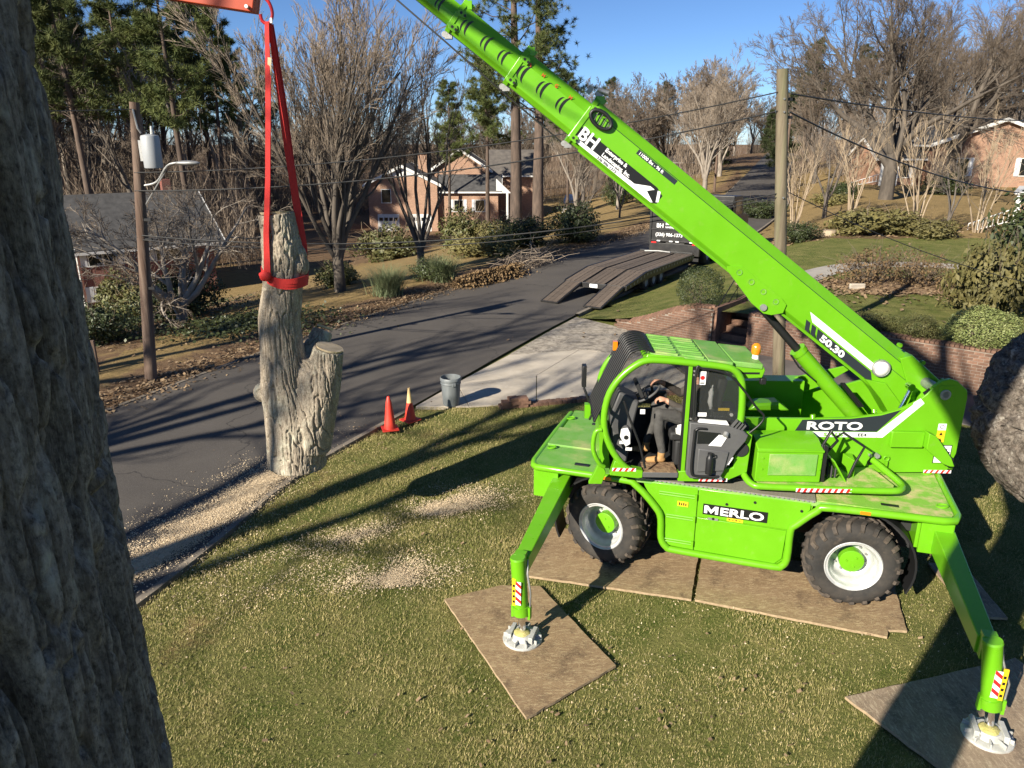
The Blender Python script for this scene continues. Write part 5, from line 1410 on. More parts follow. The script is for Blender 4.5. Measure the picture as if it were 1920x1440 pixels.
# box bracket, brackets and pins on the side
b = MB().prism([(1.84, 1.84), (2.26, 1.84), (2.26, 2.06), (1.84, 2.06)], -.70, -.641); sub(b, 'cover', G_, near, bevel=.008)
b = MB().prism([(2.26, 2.08), (2.36, 2.04), (2.60, 1.74), (2.66, 1.62), (2.60, 1.62), (2.50, 1.66), (2.26, 1.86)], -.80, -.66); sub(b, 'step_bracket', G_, near, bevel=.008)
sub(MB().bb((2.585, -.76, 1.60), (2.66, -.66, 1.72)), 'rubber_stop', M['black'], near, bevel=.01)
b = MB(); b.cyl((1.70, -.70, 1.71), (1.70, -.64, 1.71), .032, n=14); b.cyl((1.62, -.68, 1.705), (1.62, -.64, 1.705), .022, n=12); sub(b, 'pin', M['steel'], near)
for x, z, r in ((1.64, 1.60, .042), (1.12, 1.62, .035)): sub(MB().cyl((x, -.6435, z), (x, -.64, z), r, n=18), 'hole', M['black'], near, 40)
b = MB(); b.tube([(1.835 + .035 * math.cos(a), -.66, 1.665 + .035 * math.sin(a)) for a in np.linspace(0, 6.28, 11)[:-1]], .012, 6, closed=True); b.bb((1.82, -.69, 1.48), (1.85, -.65, 1.635)); b.bb((1.80, -.72, 1.46), (1.87, -.645, 1.50)); sub(b, 'locking_pin', G_, near)
for x, z in ((.82, 2.24), (1.60, 2.33)): sub(MB().cyl((x, -.62, z - .04), (x, -.60, z), .03, n=12), 'lug', G_, near)
# fat tank and bodywork between the cab and boom seat
b = MB().prism([(.05, 2.20), (.15, 2.30), (.45, 2.32), (.62, 2.20)], -.35, -.1); tu(b, 'fuel_tank', G_, bevel=.03)
b = MB().bb((-.18, .30, 1.6), (1.0, .58, 2.42)); tu(b, 'far_bodywork', G_)
# platform, bumper loop and engine box
plat = tu(MB().prism([(-.05, -1.30), (1.62, -1.37), (1.72, -1.2), (1.66, -.66), (-.05, -.66)], 1.50, 1.535, 'z'), 'side_platform', M['green_dirty'])
b = MB(); b.tube(smooth_path([(-.16, -.9, 1.72), (-.15, -1.12, 1.62), (-.08, -1.27, 1.555), (.1, -1.33, 1.55), (1.0, -1.38, 1.55), (1.55, -1.41, 1.555), (1.72, -1.37, 1.56), (1.78, -1.22, 1.57), (1.73, -.9, 1.60), (1.66, -.66, 1.64)], 4), .042, 10)
bump_ = tu(b, 'guard_tube', G_, 60, 0)
b = MB().prism([(.42, 1.53), (1.10, 1.53), (1.10, 1.58), (.42, 1.58)], -1.424, -1.421); st_ = sub(b, 'hazard_strip', M['decal_white'], bump_, None)
b = MB()
for i in range(9): x = .43 + i * .075; b.prism([(x, 1.53), (x + .035, 1.53), (x + .055, 1.58), (x + .02, 1.58)], -1.4262, -1.4242)
sub(b, 'hazard_stripe', M['red'], bump_, None)
EB = [(-1.17, 1.54), (-1.17, 1.99), (-1.10, 2.01), (-.96, 2.06), (-.70, 2.065), (-.66, 1.54)]
eb = tu(MB().prism(EB, -.02, .80, 'x'), 'engine_cover', G_, bevel=.012)
sub(MB().bb((.13, -1.186, 1.64), (.73, -1.171, 1.93)), 'panel', M['green_deck'], eb, bevel=.006)
sub(MB().bb((-.025, -1.184, 1.955), (.805, -1.155, 1.985)), 'lid_edge', G_, eb, bevel=.004)
b = MB()
for z in (1.72, 1.87): b.cyl((.055, -1.18, z), (.055, -1.165, z), .012, n=8); b.cyl((.77, -1.18, z), (.77, -1.165, z), .012, n=8)
sub(b, 'bolt', G_, eb)
b = MB().prism([(.82, 1.54), (.86, 1.54), (.86, 2.02), (.80, 2.05)], -1.15, -1.10); b.prism([(.82, 1.54), (1.10, 1.54), (.84, 1.95)], -.80, -.72); b.bb((.83, -1.12, 1.54), (.88, -.75, 1.60)); eq = tu(b, 'coupling_frame', M['black'])
b = MB()
for i in range(4): b.tube([(.88 + .05 * i, -1.05, 1.56), (.90 + .05 * i, -1.0, 1.68), (.95 + .02 * i, -.9, 1.75)], .014, 6)
b.cyl((.96, -1.0, 1.62), (.96, -.85, 1.62), .05, n=12); sub(b, 'hydraulic_hose', M['dark'], eq)
sub(MB().box((1.06, -1.0, 1.66), (.02, .26, .36), (0, R(-32), 0)), 'cover_plate', G_, eq)
b = MB(); b.tube([(.86, -1.10, 1.75), (.80, -1.10, 2.02), (.90, -1.05, 2.20), (1.02, -1.0, 2.05), (.90, -.98, 1.86)], .020, 8); b.tube([(1.05, -.9, 2.06), (1.10, -.95, 2.14), (1.38, -.98, 1.96), (1.28, -1.0, 1.74), (1.22, -1.0, 1.52)], .018, 8)
tu(b, 'hand_rail', M['black'], 60, 0)
tu(MB().prism([(1.30, -.98), (1.36, -.70), (1.24, -.70)], 1.53, 1.75, 'z'), 'gusset', G_)

# --- boom: local frame, u along the boom towards its tip, w up across it
BA = R(37.0); UA = Vector((-math.cos(BA), 0, math.sin(BA))); WA = Vector((math.sin(BA), 0, math.cos(BA))); BO = Vector((1.94, .16, 2.73)); BY = .16
def bp(u, y, w): p = BO + UA * u + WA * w; return (p.x, y, p.z)
def boom_section(u0, u1, hw, hb, ht, taper0=None):
    b = MB()
    cs = [(-hw * .72, -hb), (hw * .72, -hb), (hw, -hb + .06), (hw, ht - .13), (hw * .62, ht), (-hw * .62, ht), (-hw, ht - .13), (-hw, -hb + .06)]
    vs = [bp(u, BY + y, w) for u in (u0, u1) for y, w in cs]; n = len(cs)
    b.add(vs, [tuple(range(n)), tuple(range(2 * n - 1, n - 1, -1))] + [(i, i + n, (i + 1) % n + n, (i + 1) % n) for i in range(n)])
    return b
S1 = (-.72, 5.29); HW1, HB1, HT1 = .26, .30, .30
boom = tu(boom_section(*S1, HW1, HB1, HT1), 'boom', G_, None, .008)
def bsub(mb, name, mt, smooth=35, bevel=0.): return sub(mb, name, mt, boom, smooth, bevel)
secs = [(4.8, 6.32, .232, .235, .225), (5.8, 7.24, .206, .180, .180), (6.8, 8.30, .180, .125, .150), (7.8, 9.45, .155, .10, .12)]
for s in secs: bsub(boom_section(*s), 'boom_section', G_, None, .006)
for (u, hw, hb, ht) in ((5.29, HW1, HB1, HT1), (6.32, .232, .235, .225), (7.24, .206, .180, .180), (8.30, .18, .125, .150)):
    b = boom_section(u - .05, u + .015, hw + .014, hb + .014, ht + .014); bsub(b, 'collar', G_, None, .004)
    yb = BY - hw - .016
    b = MB()
    for w in (-hb + .07, ht - .10):
        b.prism([(0, 0), (.09, 0), (.11, .05), (.03, .09), (-.01, .06)], 0, .012)
        M4 = Matrix.Translation(Vector(bp(u - .11, yb - .012, w - .04))) @ Matrix.Rotation(BA, 4, 'Y'); 
        k = 10
        for i in range(len(b.v) - k, len(b.v)): b.v[i] = tuple(M4 @ Vector((-b.v[i][0], b.v[i][1], b.v[i][2])))
    bsub(b, 'pad_holder', G_, None, .003)
    b = MB()
    for w in (-hb + .07, ht - .10):
        for du in (-.02, -.075): b.cyl(bp(u + du - .03, yb - .017, w), bp(u + du - .03, yb, w), .017, n=10)
    bsub(b, 'pad_bolt', M['black'])
    b = MB(); b.box((0, 0, 0), (.14, hw * 1.1, .05)); b.xf(Matrix.Translation(Vector(bp(u - .05, BY, ht + .04))) @ Matrix.Rotation(BA, 4, 'Y')); b.box(bp(u - .05, BY - hw * .55, ht + .02), (.10, .05, .10)); bsub(b, 'pad_holder', G_, None, .004)
    b = MB(); b.cyl(bp(u, BY - hw * .5, -hb - .05), bp(u, BY - hw * .2, -hb - .05), .035, n=12); b.box(bp(u - .05, BY - hw * .4, -hb - .03), (.09, .09, .08)); bsub(b, 'pulley', M['steel'])
# seam line and lower flange, rear hood
b = MB(); b.tube([bp(-.65, BY - HW1 - .001, .168), bp(5.1, BY - HW1 - .001, .168)], .004, 4); b.tube([bp(-.3, BY - HW1 - .001, .03), bp(.2, BY - HW1 - .001, .03)], .003, 4); bsub(b, 'weld_seam', M['decal_dark'], None)
b = MB(); b.tube([bp(-.2, BY - HW1 * .9, -HB1 - .005), bp(5.1, BY - HW1 * .9, -HB1 - .005)], .018, 6); bsub(b, 'flange', G_)
# cylinder bracket plate with four bolts
def bpoly(P, name, mt, off, th_): 
    b = MB(); n = len(P); y0 = BY - HW1 - off; y1 = y0 - th_
    vs = [bp(u, y0, w) for u, w in P] + [bp(u, y1, w) for u, w in P]
    b.add(vs, [tuple(range(n)), tuple(range(2 * n - 1, n - 1, -1))] + [(i, i + n, (i + 1) % n + n, (i + 1) % n) for i in range(n)])
    return bsub(b, name, mt, None, .003 if th_ > .004 else 0)
bpoly([(1.66, -.29), (1.70, -.18), (1.80, -.155), (2.50, -.155), (2.66, -.27), (2.62, -.31), (2.08, -.44), (1.86, -.45), (1.76, -.40)], 'cylinder_bracket', G_, .001, .022)
b = MB()
for u, w in ((1.84, -.235), (2.06, -.235), (2.27, -.235), (2.48, -.235)): b.lathe([(.038, -.006), (.038, 0), (.026, .0)], (0, 0, 0), 'y', 16); b.v[-48:] = [tuple(Vector(bp(u, BY - HW1 - .026, w)) + Vector(p)) for p in b.v[-48:]]
bsub(b, 'bolt_ring', M['green_deck'])
b = MB(); b.cyl(bp(1.92, BY - HW1 - .05, -.39), bp(1.92, BY + HW1 + .05, -.39), .045, n=14); bsub(b, 'pin', M['steel'])
# decals on the boom side
def bt_(s, size, u, w, mt, bold, sx, y=.0035, shear=0): return text_part('lettering', s, size, mt, boom, bp(u, BY - HW1 - y, w), -UA, WA, bold=bold, sx=sx, shear=shear)
bpoly([(1.40, .06), (1.42, -.005), (-.02, -.10), (.10, .02)], 'white_band', M['decal_white'], .0012, .001) if False else None
bpoly([(1.38, -.06), (1.26, -.145), (.16, -.145), (.20, -.06)], 'white_band', M['decal_white'], .0012, .001)
for u0, u1 in ((1.31, 1.235), (1.205, 1.13)): bpoly([(u0 + .04, -.165), (u1 + .04, -.165), (u1 - .04, -.28), (u0 - .04, -.28)], 'dark_bar', M['decal_dark'], .0012, .001)
bpoly([(1.14, -.165), (.16, -.165), (.02, -.28), (1.06, -.28)], 'dark_band', M['decal_dark'], .0012, .001)
bt_('50.30', .118, 1.02, -.265, M['decal_white'], .0045, 1.62, shear=-.15)
bpoly([(5.24, -.06), (4.02, -.06), (3.90, -.10), (3.90, -.22), (3.96, -.25), (5.18, -.25), (5.27, -.20)], 'dark_band', M['decal_black'], .0012, .001)
bt_('BH', .215, 5.22, -.19, M['decal_white'], .006, 1.0)
bt_('Enterprise &', .068, 4.83, -.115, M['decal_white'], .002, .98); bt_('Landscaping, Inc.', .068, 4.83, -.185, M['decal_white'], .002, .98)
bpoly([(5.25, -.205), (4.28, -.198), (4.10, -.10), (4.03, -.10), (4.10, -.17), (3.95, -.235), (3.97, -.25), (5.18, -.25)], 'white_band', M['decal_white'], .0026, .001)
bt_('336 906 1373', .046, 4.86, -.245, M['decal_dark'], .001, 1.2, y=.0055)
bpoly([(3.99, -.085), (3.95, -.075), (3.89, -.19), (3.92, -.21)], 'white_band', M['decal_white'], .0026, .001)
bpoly([(4.50, .095), (3.87, .095), (3.87, .158), (4.50, .158)], 'dark_plate', M['decal_dark'], .0012, .001)
bt_('11000 lbs - 96 ft', .056, 4.475, .107, M['decal_white'], .0012, 1.06)
# scuffed crescents on the telescoping sections and red letters
def crescent(u, w, r, hw, par):
    b = MB(); n = 11; A = np.linspace(R(75), R(285), n); y = BY - hw - .0015
    o_ = [bp(u - r * .62 * math.cos(a), y, w + r * math.sin(a)) for a in A]; i_ = [bp(u - r * .62 * math.cos(a) * .52 - .16 * .3 * r, y, w + r * .98 * math.sin(a)) for a in A]
    b.add(o_ + i_, [(k, k + 1, n + k + 1, n + k) for k in range(n - 1)]); sub(b, 'crescent_scuff', M['decal_black'], boom, None)
for u in (5.54, 5.84, 6.14): crescent(u, .0, .11, .232, boom); crescent(u + .075, -.01, .085, .232, boom)
for u in (6.45, 6.71, 7.01): crescent(u, .0, .095, .206, boom); crescent(u + .07, -.01, .075, .206, boom)
for u in (7.42, 7.68, 7.95): crescent(u, .01, .08, .180, boom); crescent(u + .06, .0, .06, .18, boom)
for s, u in (('H', 5.58), ('G', 5.80), ('H', 6.0), ('A', 6.2)): text_part('lettering', s, .06, M['red'], boom, bp(u, BY - .232 - .003, .10), -UA, WA, bold=.001)
# lens, rear hood, hose reel, boom camera, cables
lampc = bp(.10, BY - HW1 - .0, -.05)
b = MB(); b.lathe([(.118, .0), (.118, -.05), (.105, -.06), (.095, -.055)], lampc, 'y', 28)
lamp = bsub(b, 'boom_pivot_boss', M['steel'], 40); b = MB(); b.lathe([(.100, -.05), (.085, -.072), (.04, -.078), (.001, -.078)], lampc, 'y', 28); bsub(b, 'boss_cap', M['lens'], 50)
b = MB().add([bp(u, y, w) for (u, w) in ((-.10, .33), (-.78, .30), (-.95, .0), (-.72, -.22), (.0, .20)) for y in (BY - .29, BY + .29)], [(0, 2, 4, 6, 8), (9, 7, 5, 3, 1), (0, 1, 3, 2), (2, 3, 5, 4), (4, 5, 7, 6), (6, 7, 9, 8), (8, 9, 1, 0)])
bsub(b, 'boom_heel', G_, None, .01)
b = MB().add([bp(u, y, w) for (u, w) in ((.16, -.29), (-.10, -.16), (-.62, -.28), (-.56, -.48), (-.2, -.36)) for y in (BY - .30, BY + .1)], [(0, 2, 4, 6, 8), (9, 7, 5, 3, 1), (0, 1, 3, 2), (2, 3, 5, 4), (4, 5, 7, 6), (6, 7, 9, 8), (8, 9, 1, 0)])
bsub(b, 'heel_gusset', G_, None, .008)
for u, w in ((.12, .33), (-.30, .345), (-.70, .33)): bsub(MB().cyl(bp(u, BY - .27, w), bp(u, BY - .22, w), .03, n=10), 'lug', G_)
b = MB(); b.cyl((2.02, -.35, 2.10), (2.16, -.35, 2.56), .035, n=12); b.cyl((2.14, -.40, 2.57), (2.14, -.30, 2.57), .05, n=12); bsub(b, 'tilt_cylinder', M['chrome'])
rc = Vector(bp(5.10, BY - HW1 - .04, .14))
b = MB(); b.tube([tuple(rc + UA * (.15 * math.cos(a)) + WA * (.085 * math.sin(a))) for a in np.linspace(0, 6.28, 23)[:-1]], .024, 8, closed=True)
for k in range(5): b.tube([tuple(rc + UA * (-.12 + .06 * k) + WA * -.06), tuple(rc + UA * (-.10 + .06 * k) + WA * .07)], .007, 5)
bsub(b, 'hose_guide', M['black'], 60)
b = MB(); b.box(bp(5.30, BY - .1, .38), (.09, .09, .09), (0, BA, 0)); b.cyl(bp(5.34, BY - .12, .40), bp(5.21, BY - .14, .44), .035, n=12); b.box(bp(5.42, BY - .1, .34), (.06, .06, .10), (0, BA, 0)); bsub(b, 'boom_camera', M['steel'])
b = MB(); b.tube([bp(5.2, BY - .12, -.36), bp(6.3, BY - .1, -.33), bp(7.2, BY - .09, -.29), bp(8.3, BY - .08, -.25), bp(9.4, BY, -.2)], .012, 6); bsub(b, 'hoist_rope', M['cable'], 60)
# boom head, jib and hook block
b = MB(); b.add([bp(u, y, w) for (u, w) in ((9.3, .16), (9.3, -.16), (9.75, -.42), (10.05, -.30), (9.9, .14)) for y in (BY - .19, BY + .19)], [(0, 2, 4, 6, 8), (9, 7, 5, 3, 1), (0, 1, 3, 2), (2, 3, 5, 4), (4, 5, 7, 6), (6, 7, 9, 8), (8, 9, 1, 0)])
bsub(b, 'boom_head', G_, None, .01)
# lifting cylinder
cb, ct = Vector((1.74, .16, 1.92)), Vector(bp(1.92, BY, -.39)); cdv = (ct - cb).normalized(); Lc = (ct - cb).length
mid_ = cb + cdv * (Lc * .60)
b = MB(); b.cyl(tuple(cb), tuple(mid_), .105, n=24); b.cyl(tuple(mid_ - cdv * .05), tuple(mid_ + cdv * .02), .115, n=24)
lc = tu(b, 'lift_cylinder', G_, 40, 0)
sub(MB().cyl(tuple(mid_), tuple(ct), .055, n=20), 'piston_rod', M['black'], lc, 40)
b = MB()
for q in (0, .03): b.tube([tuple(mid_ + Vector((-.10, -.02 - q, -.06))), tuple(mid_ - cdv * .2 + Vector((-.12, -.05 - q, -.08))), tuple(mid_ - cdv * .5 + Vector((-.09, -.06 - q, -.05)))], .012, 6)
for q in range(3): b.tube([tuple(cb + cdv * .2 + Vector((.13 + .03 * q, -.03, .04))), tuple(cb + cdv * .65 + Vector((.14 + .02 * q, -.03, .06)))], .016, 6)
sub(b, 'hose', M['black'], lc, 60)
b = MB().prism([(-.2, 2.2), (1.05, 2.2), (1.3, 2.30), (1.92, 2.72), (1.6, 2.6), (1.2, 2.5), (.9, 2.42)], .46, .50); tu(b, 'far_guard', G_)

# --- cab
YN, YF = -1.13, -.14
LOOP = [(-1.50, 1.625), (-1.66, 1.70), (-1.82, 1.90), (-1.93, 2.16), (-1.955, 2.42), (-1.90, 2.70), (-1.77, 2.91), (-1.60, 3.06), (-1.46, 3.125), (-1.25, 3.125), (-.95, 3.10), (-.55, 3.055), (-.40, 3.01), (-.31, 2.90), (-.275, 2.74), (-.26, 2.40), (-.29, 2.28), (-.36, 2.21)]
def loop(y): return smooth_path([(x, y, z) for x, z in LOOP], 3)
b = MB(); b.tube(loop(YN), .044, 10); cabf = tu(b, 'cab_frame', G_, 60, 0)
def csub(mb, name, mt, smooth=35, bevel=0., label=None): return sub(mb, name, mt, cabf, smooth, bevel, label)
b = MB(); b.tube(loop(YF), .040, 10); csub(b, 'cab_frame_tube', G_, 60)
b = MB(); b.tube([(-1.955, YN, 2.42), (-1.955, YF, 2.42)], .03, 8); b.tube([(-1.82, YN, 1.9), (-1.82, YF, 1.9)], .03, 8); b.tube([(-1.46, YN, 3.125), (-1.46, YF, 3.125)], .035, 8); b.tube([(-.31, YN, 2.9), (-.31, YF, 2.9)], .035, 8); csub(b, 'cross_tube', G_, 60)
b = MB(); b.bb((-.955, YN - .012, 1.66), (-.905, YN + .05, 3.10)); csub(b, 'door_pillar', G_, bevel=.004)
b = MB(); b.bb((-.90, YN - .015, 1.66), (-.87, YN + .05, 3.08)); b.bb((-.985, YN - .01, 1.66), (-.957, YN + .03, 3.08)); csub(b, 'pillar_seal', M['black'])
b = MB()
for z in (1.8, 2.05, 2.38, 2.95, 3.0): b.cyl((-.885, YN - .03, z), (-.885, YN - .015, z), .012, n=8)
csub(b, 'hinge_bolt', M['steel'])
# sills, floor and lower body
b = MB().prism([(-1.86, 1.60), (-1.50, 1.56), (-1.44, 1.57), (-1.44, 1.67), (-1.60, 1.70), (-1.80, 1.80)], YN - .04, YN + .08); csub(b, 'front_sill', G_, bevel=.008)
stripes(cabf, -1.83, -1.53, 1.66, 1.705, YN - .0405, 4)
b = MB().prism([(-.985, 1.52), (-.40, 1.52), (-.12, 1.66), (-.10, 2.20), (-.28, 2.24), (-.30, 1.72), (-.985, 1.66)], YN - .02, YN + .06); csub(b, 'rear_sill', G_, bevel=.008)
stripes(cabf, -.72, -.36, 1.527, 1.572, YN - .0205, 5)
b = MB().bb((-1.84, YN + .06, 1.56), (-.12, YF, 1.62)); csub(b, 'cab_floor', M['dark'], bevel=.004)
b = MB().bb((-1.44, YN - .035, 1.575), (-.99, YN + .10, 1.645)); csub(b, 'door_step', M['grey_plastic'], bevel=.006); csub(MB().bb((-1.43, YN - .03, 1.646), (-1.0, YN + .28, 1.652)), 'step_mat', M['mulch'])
b = MB().bb((-.30, YN + .05, 1.60), (-.13, YF, 2.26)); b.bb((-.32, YF - .03, 1.6), (-1.8, YF + .02, 2.15)); csub(b, 'cab_rear_wall', M['dark'])
b = MB(); b.cyl((-.235, YN - .045, 1.98), (-.235, YN - .02, 1.98), .095, .10, 20); csub(b, 'exhaust_outlet', M['dark'])
b = MB().prism([(-1.97, 1.6), (-1.83, 1.6), (-1.93, 2.2), (-2.0, 2.2)], -.95, -.25); csub(b, 'cab_front_panel', G_)
b = MB(); b.tube(smooth_path([(-1.98, YN - .02, 2.22), (-2.06, YN - .02, 2.18), (-2.08, YN - .02, 1.95), (-2.0, YN - .02, 1.76), (-1.93, YN, 1.70)], 3), .030, 8); csub(b, 'grab_handle', G_, 60)
b = MB().prism([(-2.12, 1.44), (-1.95, 1.44), (-1.9, 1.6), (-1.98, 1.78), (-2.04, 1.62)], -1.1, -1.02); csub(b, 'mount_bracket', G_, bevel=.006)
# roof
def roofz(x): return 3.205 - .105 * (x + 1.4)
RX = [-1.42, -.72, -.40, -.02]
rf = MB()
for i in range(3):
    a, c = RX[i], RX[i + 1] - .008
    y0 = YN + .03 + (.06 if i == 2 else 0); y1 = YF + .02 - (.08 if i == 2 else 0)
    rf.hexa([(a, y0, roofz(a) - .07), (c, y0, roofz(c) - .07), (c, y1, roofz(c) - .07), (a, y1, roofz(a) - .07), (a, y0, roofz(a)), (c, y0, roofz(c)), (c, y1, roofz(c)), (a, y1, roofz(a))])
roof = csub(rf, 'cab_roof', M['green_deck'], bevel=.012)
b = MB()
for g0 in (-1.36, -1.04):
    for r_ in range(8):
        for c_ in range(2):
            x = g0 + .07 + c_ * .13 + (.035 if r_ % 2 else 0); y = YN + .12 + r_ * .105; b.box((x, y, roofz(x) + .0005), (.095, .034, .004), (0, .1, 0))
csub(b, 'roof_slot_shade', M['black'])  # black strips laid on the solid roof as the shade inside its slots
b = MB()
for g0 in (-1.36, -1.04):
    for r_ in range(9):
        x = g0 + .14; y = YN + .075 + r_ * .105; b.box((x, y, roofz(x) + .010), (.27, .030, .024), (0, .1, .12 if r_ % 2 else -.12))
csub(b, 'roof_grille_bar', M['green_deck'])
b = MB(); b.hexa([(-1.50, YN - .0, 3.10), (-.96, YN - .0, 3.10), (-.96, YN + .06, 3.10), (-1.50, YN + .06, 3.10), (-1.46, YN + .01, 3.20), (-1.02, YN + .01, 3.16), (-1.02, YN + .07, 3.16), (-1.46, YN + .07, 3.20)]); csub(b, 'roof_bracket', G_, bevel=.01)
b = MB().prism([(-.38, 2.86), (-.02, 2.88), (.01, 2.98), (-.02, 3.03), (-.40, 3.06)], YN + .10, YF - .06); csub(b, 'roof_overhang', G_, bevel=.012)
csub(MB().bb((-.30, YN + .096, 2.93), (-.06, YN + .1, 2.955)), 'overhang_slot', M['black'])
csub(MB().bb((-.04, YN + .08, 2.80), (.03, YN + .16, 2.88)), 'work_lamp', M['black'], bevel=.01)
b = MB(); b.cyl((-.06, YN + .34, 3.05), (-.06, YN + .34, 3.12), .045, .04, 14); csub(b, 'beacon_base', M['white']); b = MB(); b.lathe([(.048, .0), (.058, .03), (.058, .11), (.03, .14), (.001, .145)], (-.06, YN + .34, 3.12), 'z', 18); csub(b, 'beacon', M['amber'], 50)
# windscreen guard of black bars
b = MB()
gb = csub(MB().tube([(-1.40, YN + .06, 3.215), (-1.40, YF - .02, 3.215)], .018, 8).tube([(-2.07, YN + .06, 2.30), (-2.07, YF - .02, 2.30)], .018, 8), 'windscreen_guard', M['black'], 60)
for i in range(10):
    y = YN + .06 + i * (YF - .08 - YN) / 9
    sub(MB().tube(smooth_path([(-1.38, y, 3.215), (-1.50, y, 3.245), (-1.62, y, 3.22), (-1.72, y, 3.10), (-2.07, y, 2.30)], 3), .0135, 6), 'guard_bar', M['black'], gb, 60)
sub(MB().prism([(-1.55, 3.20), (-1.575, 3.20), (-2.085, 2.02), (-2.06, 2.02)], YF - .16, YF - .0), 'guard_plate', M['black'], gb)
csub(MB().bb((-2.14, YF - .10, 2.02), (-2.06, YF - .0, 2.22)), 'marker_lamp', G_)
b = MB(); b.tube([(-2.06, YF - .03, 2.2), (-2.16, YF - .03, 2.45)], .02, 6); b.box((-2.16, YF - .03, 2.62), (.06, .14, .30)); csub(b, 'mirror', M['black'], bevel=.01)
sub(MB().bb((-1.80, YF - .001 - .18, 3.02), (-1.74, YF - .1, 3.14)), 'indicator_lamp', M['amber'], gb)
# curved windscreen and side glass
b = MB(); arc = [(x, z) for x, z in LOOP[3:9]]
for (x0, z0), (x1, z1) in zip(arc[:-1], arc[1:]): b.add([(x0, YN + .05, z0), (x1, YN + .05, z1), (x1, YF - .03, z1), (x0, YF - .03, z0)], [(0, 1, 2, 3)])
csub(b, 'windscreen', M['cabglass'], 60)
b = MB().prism([(-.86, 2.36), (-.30, 2.30), (-.31, 2.74), (-.36, 2.93), (-.45, 3.0), (-.86, 3.05)], YN + .01, YN + .016); csub(b, 'side_window', M['cabglass'], None)
b = MB().prism([(-1.7, 2.18), (-.33, 2.18), (-.33, 2.85), (-.5, 2.98), (-1.45, 3.06), (-1.85, 2.7)], YF, YF + .006); csub(b, 'side_window', M['cabglass'], None)
st2 = csub(MB().bb((-.815, YN - .004, 2.82), (-.735, YN + .004, 2.99)), 'sticker', M['decal_white']); csub(MB().cyl((-.775, YN - .006, 2.91), (-.775, YN - .004, 2.91), .028, n=14), 'sticker_print', M['red']); csub(MB().bb((-.80, YN - .006, 2.835), (-.75, YN - .004, 2.85)), 'sticker_print', M['decal_dark'])
csub(MB().bb((-.80, YN - .004, 2.405), (-.69, YN + .004, 2.455)), 'sticker', M['decal_white'])
# door folded open against the rear side
DP = [(-.905, 2.36), (-.42, 2.315), (-.24, 2.255), (-.175, 2.20), (-.20, 2.12), (-.30, 1.98), (-.47, 1.63), (-.55, 1.60), (-.85, 1.60), (-.905, 1.66)]
door = tu(MB().prism(DP, -1.235, -1.165), 'cab_door', M['grey_plastic'], bevel=.012)
def dsub(mb, name, mt, smooth=35, bevel=.0): return sub(mb, name, mt, door, smooth, bevel)
b = MB(); b.tube(smooth_path([(-.84, -1.25, 2.26), (-.80, -1.25, 2.29), (-.70, -1.25, 2.285)], 3) , .014, 6); b.tube(smooth_path([(-.84, -1.25, 2.27), (-.85, -1.25, 1.9), (-.84, -1.25, 1.70), (-.78, -1.25, 1.645), (-.50, -1.25, 1.64)], 3), .018, 8); dsub(b, 'door_grab_bar', M['black'], 60)
dsub(MB().prism([(-.80, 2.08), (-.80, 2.25), (-.52, 2.225), (-.50, 2.08)], -1.2385, -1.2352), 'door_window', M['pane'], None)
dsub(MB().prism([(-.66, 2.06), (-.54, 2.205), (-.43, 2.19), (-.50, 2.05)], -1.243, -1.2392), 'papers', M['decal_white'], None)
dsub(MB().prism([(-.78, 1.70), (-.44, 1.72), (-.40, 1.98), (-.78, 2.02)], -1.258, -1.2352), 'door_pocket', M['grey_plastic'], bevel=.015)
dsub(MB().prism([(-.40, 1.80), (-.385, 1.80), (-.335, 1.90), (-.35, 1.90)], -1.241, -1.2352), 'door_trim', M['decal_white'], None)
b = MB(); b.cyl((-.47, -1.27, 2.20), (-.45, -1.24, 2.23), .035, n=12); b.cyl((-.48, -1.25, 1.615), (-.48, -1.235, 1.615), .025, n=10); dsub(b, 'door_latch', M['steel'])
for i in range(4): dsub(MB().box((-.36 + i * .035, -1.20, 2.335 - i * .022), (.012, .06, .14), (0, R(35), 0)), 'vent_fin', M['grey_plastic'])
dsub(MB().prism([(-.80, 2.355), (-.42, 2.32), (-.45, 2.37), (-.78, 2.39)], -1.21, -1.17), 'door_top_tray', M['decal_white'], None)
b = MB(); b.tube(smooth_path([(-.86, -1.19, 2.38), (-.87, -1.19, 3.02), (-.80, -1.19, 3.045), (-.50, -1.19, 2.98), (-.30, -1.19, 2.80), (-.10, -1.19, 2.55), (.0, -1.19, 2.44), (-.04, -1.19, 2.33), (-.16, -1.19, 2.21)], 4), .014, 8); dsub(b, 'door_upper_frame', M['black'], 60)
b = MB(); b.tube([(-1.72, YN - .01, 2.60), (-1.66, YN - .01, 2.42), (-1.50, YN - .01, 2.03), (-1.41, YN - .02, 1.70)], .015, 8); csub(b, 'door_stay', M['black'], 60)
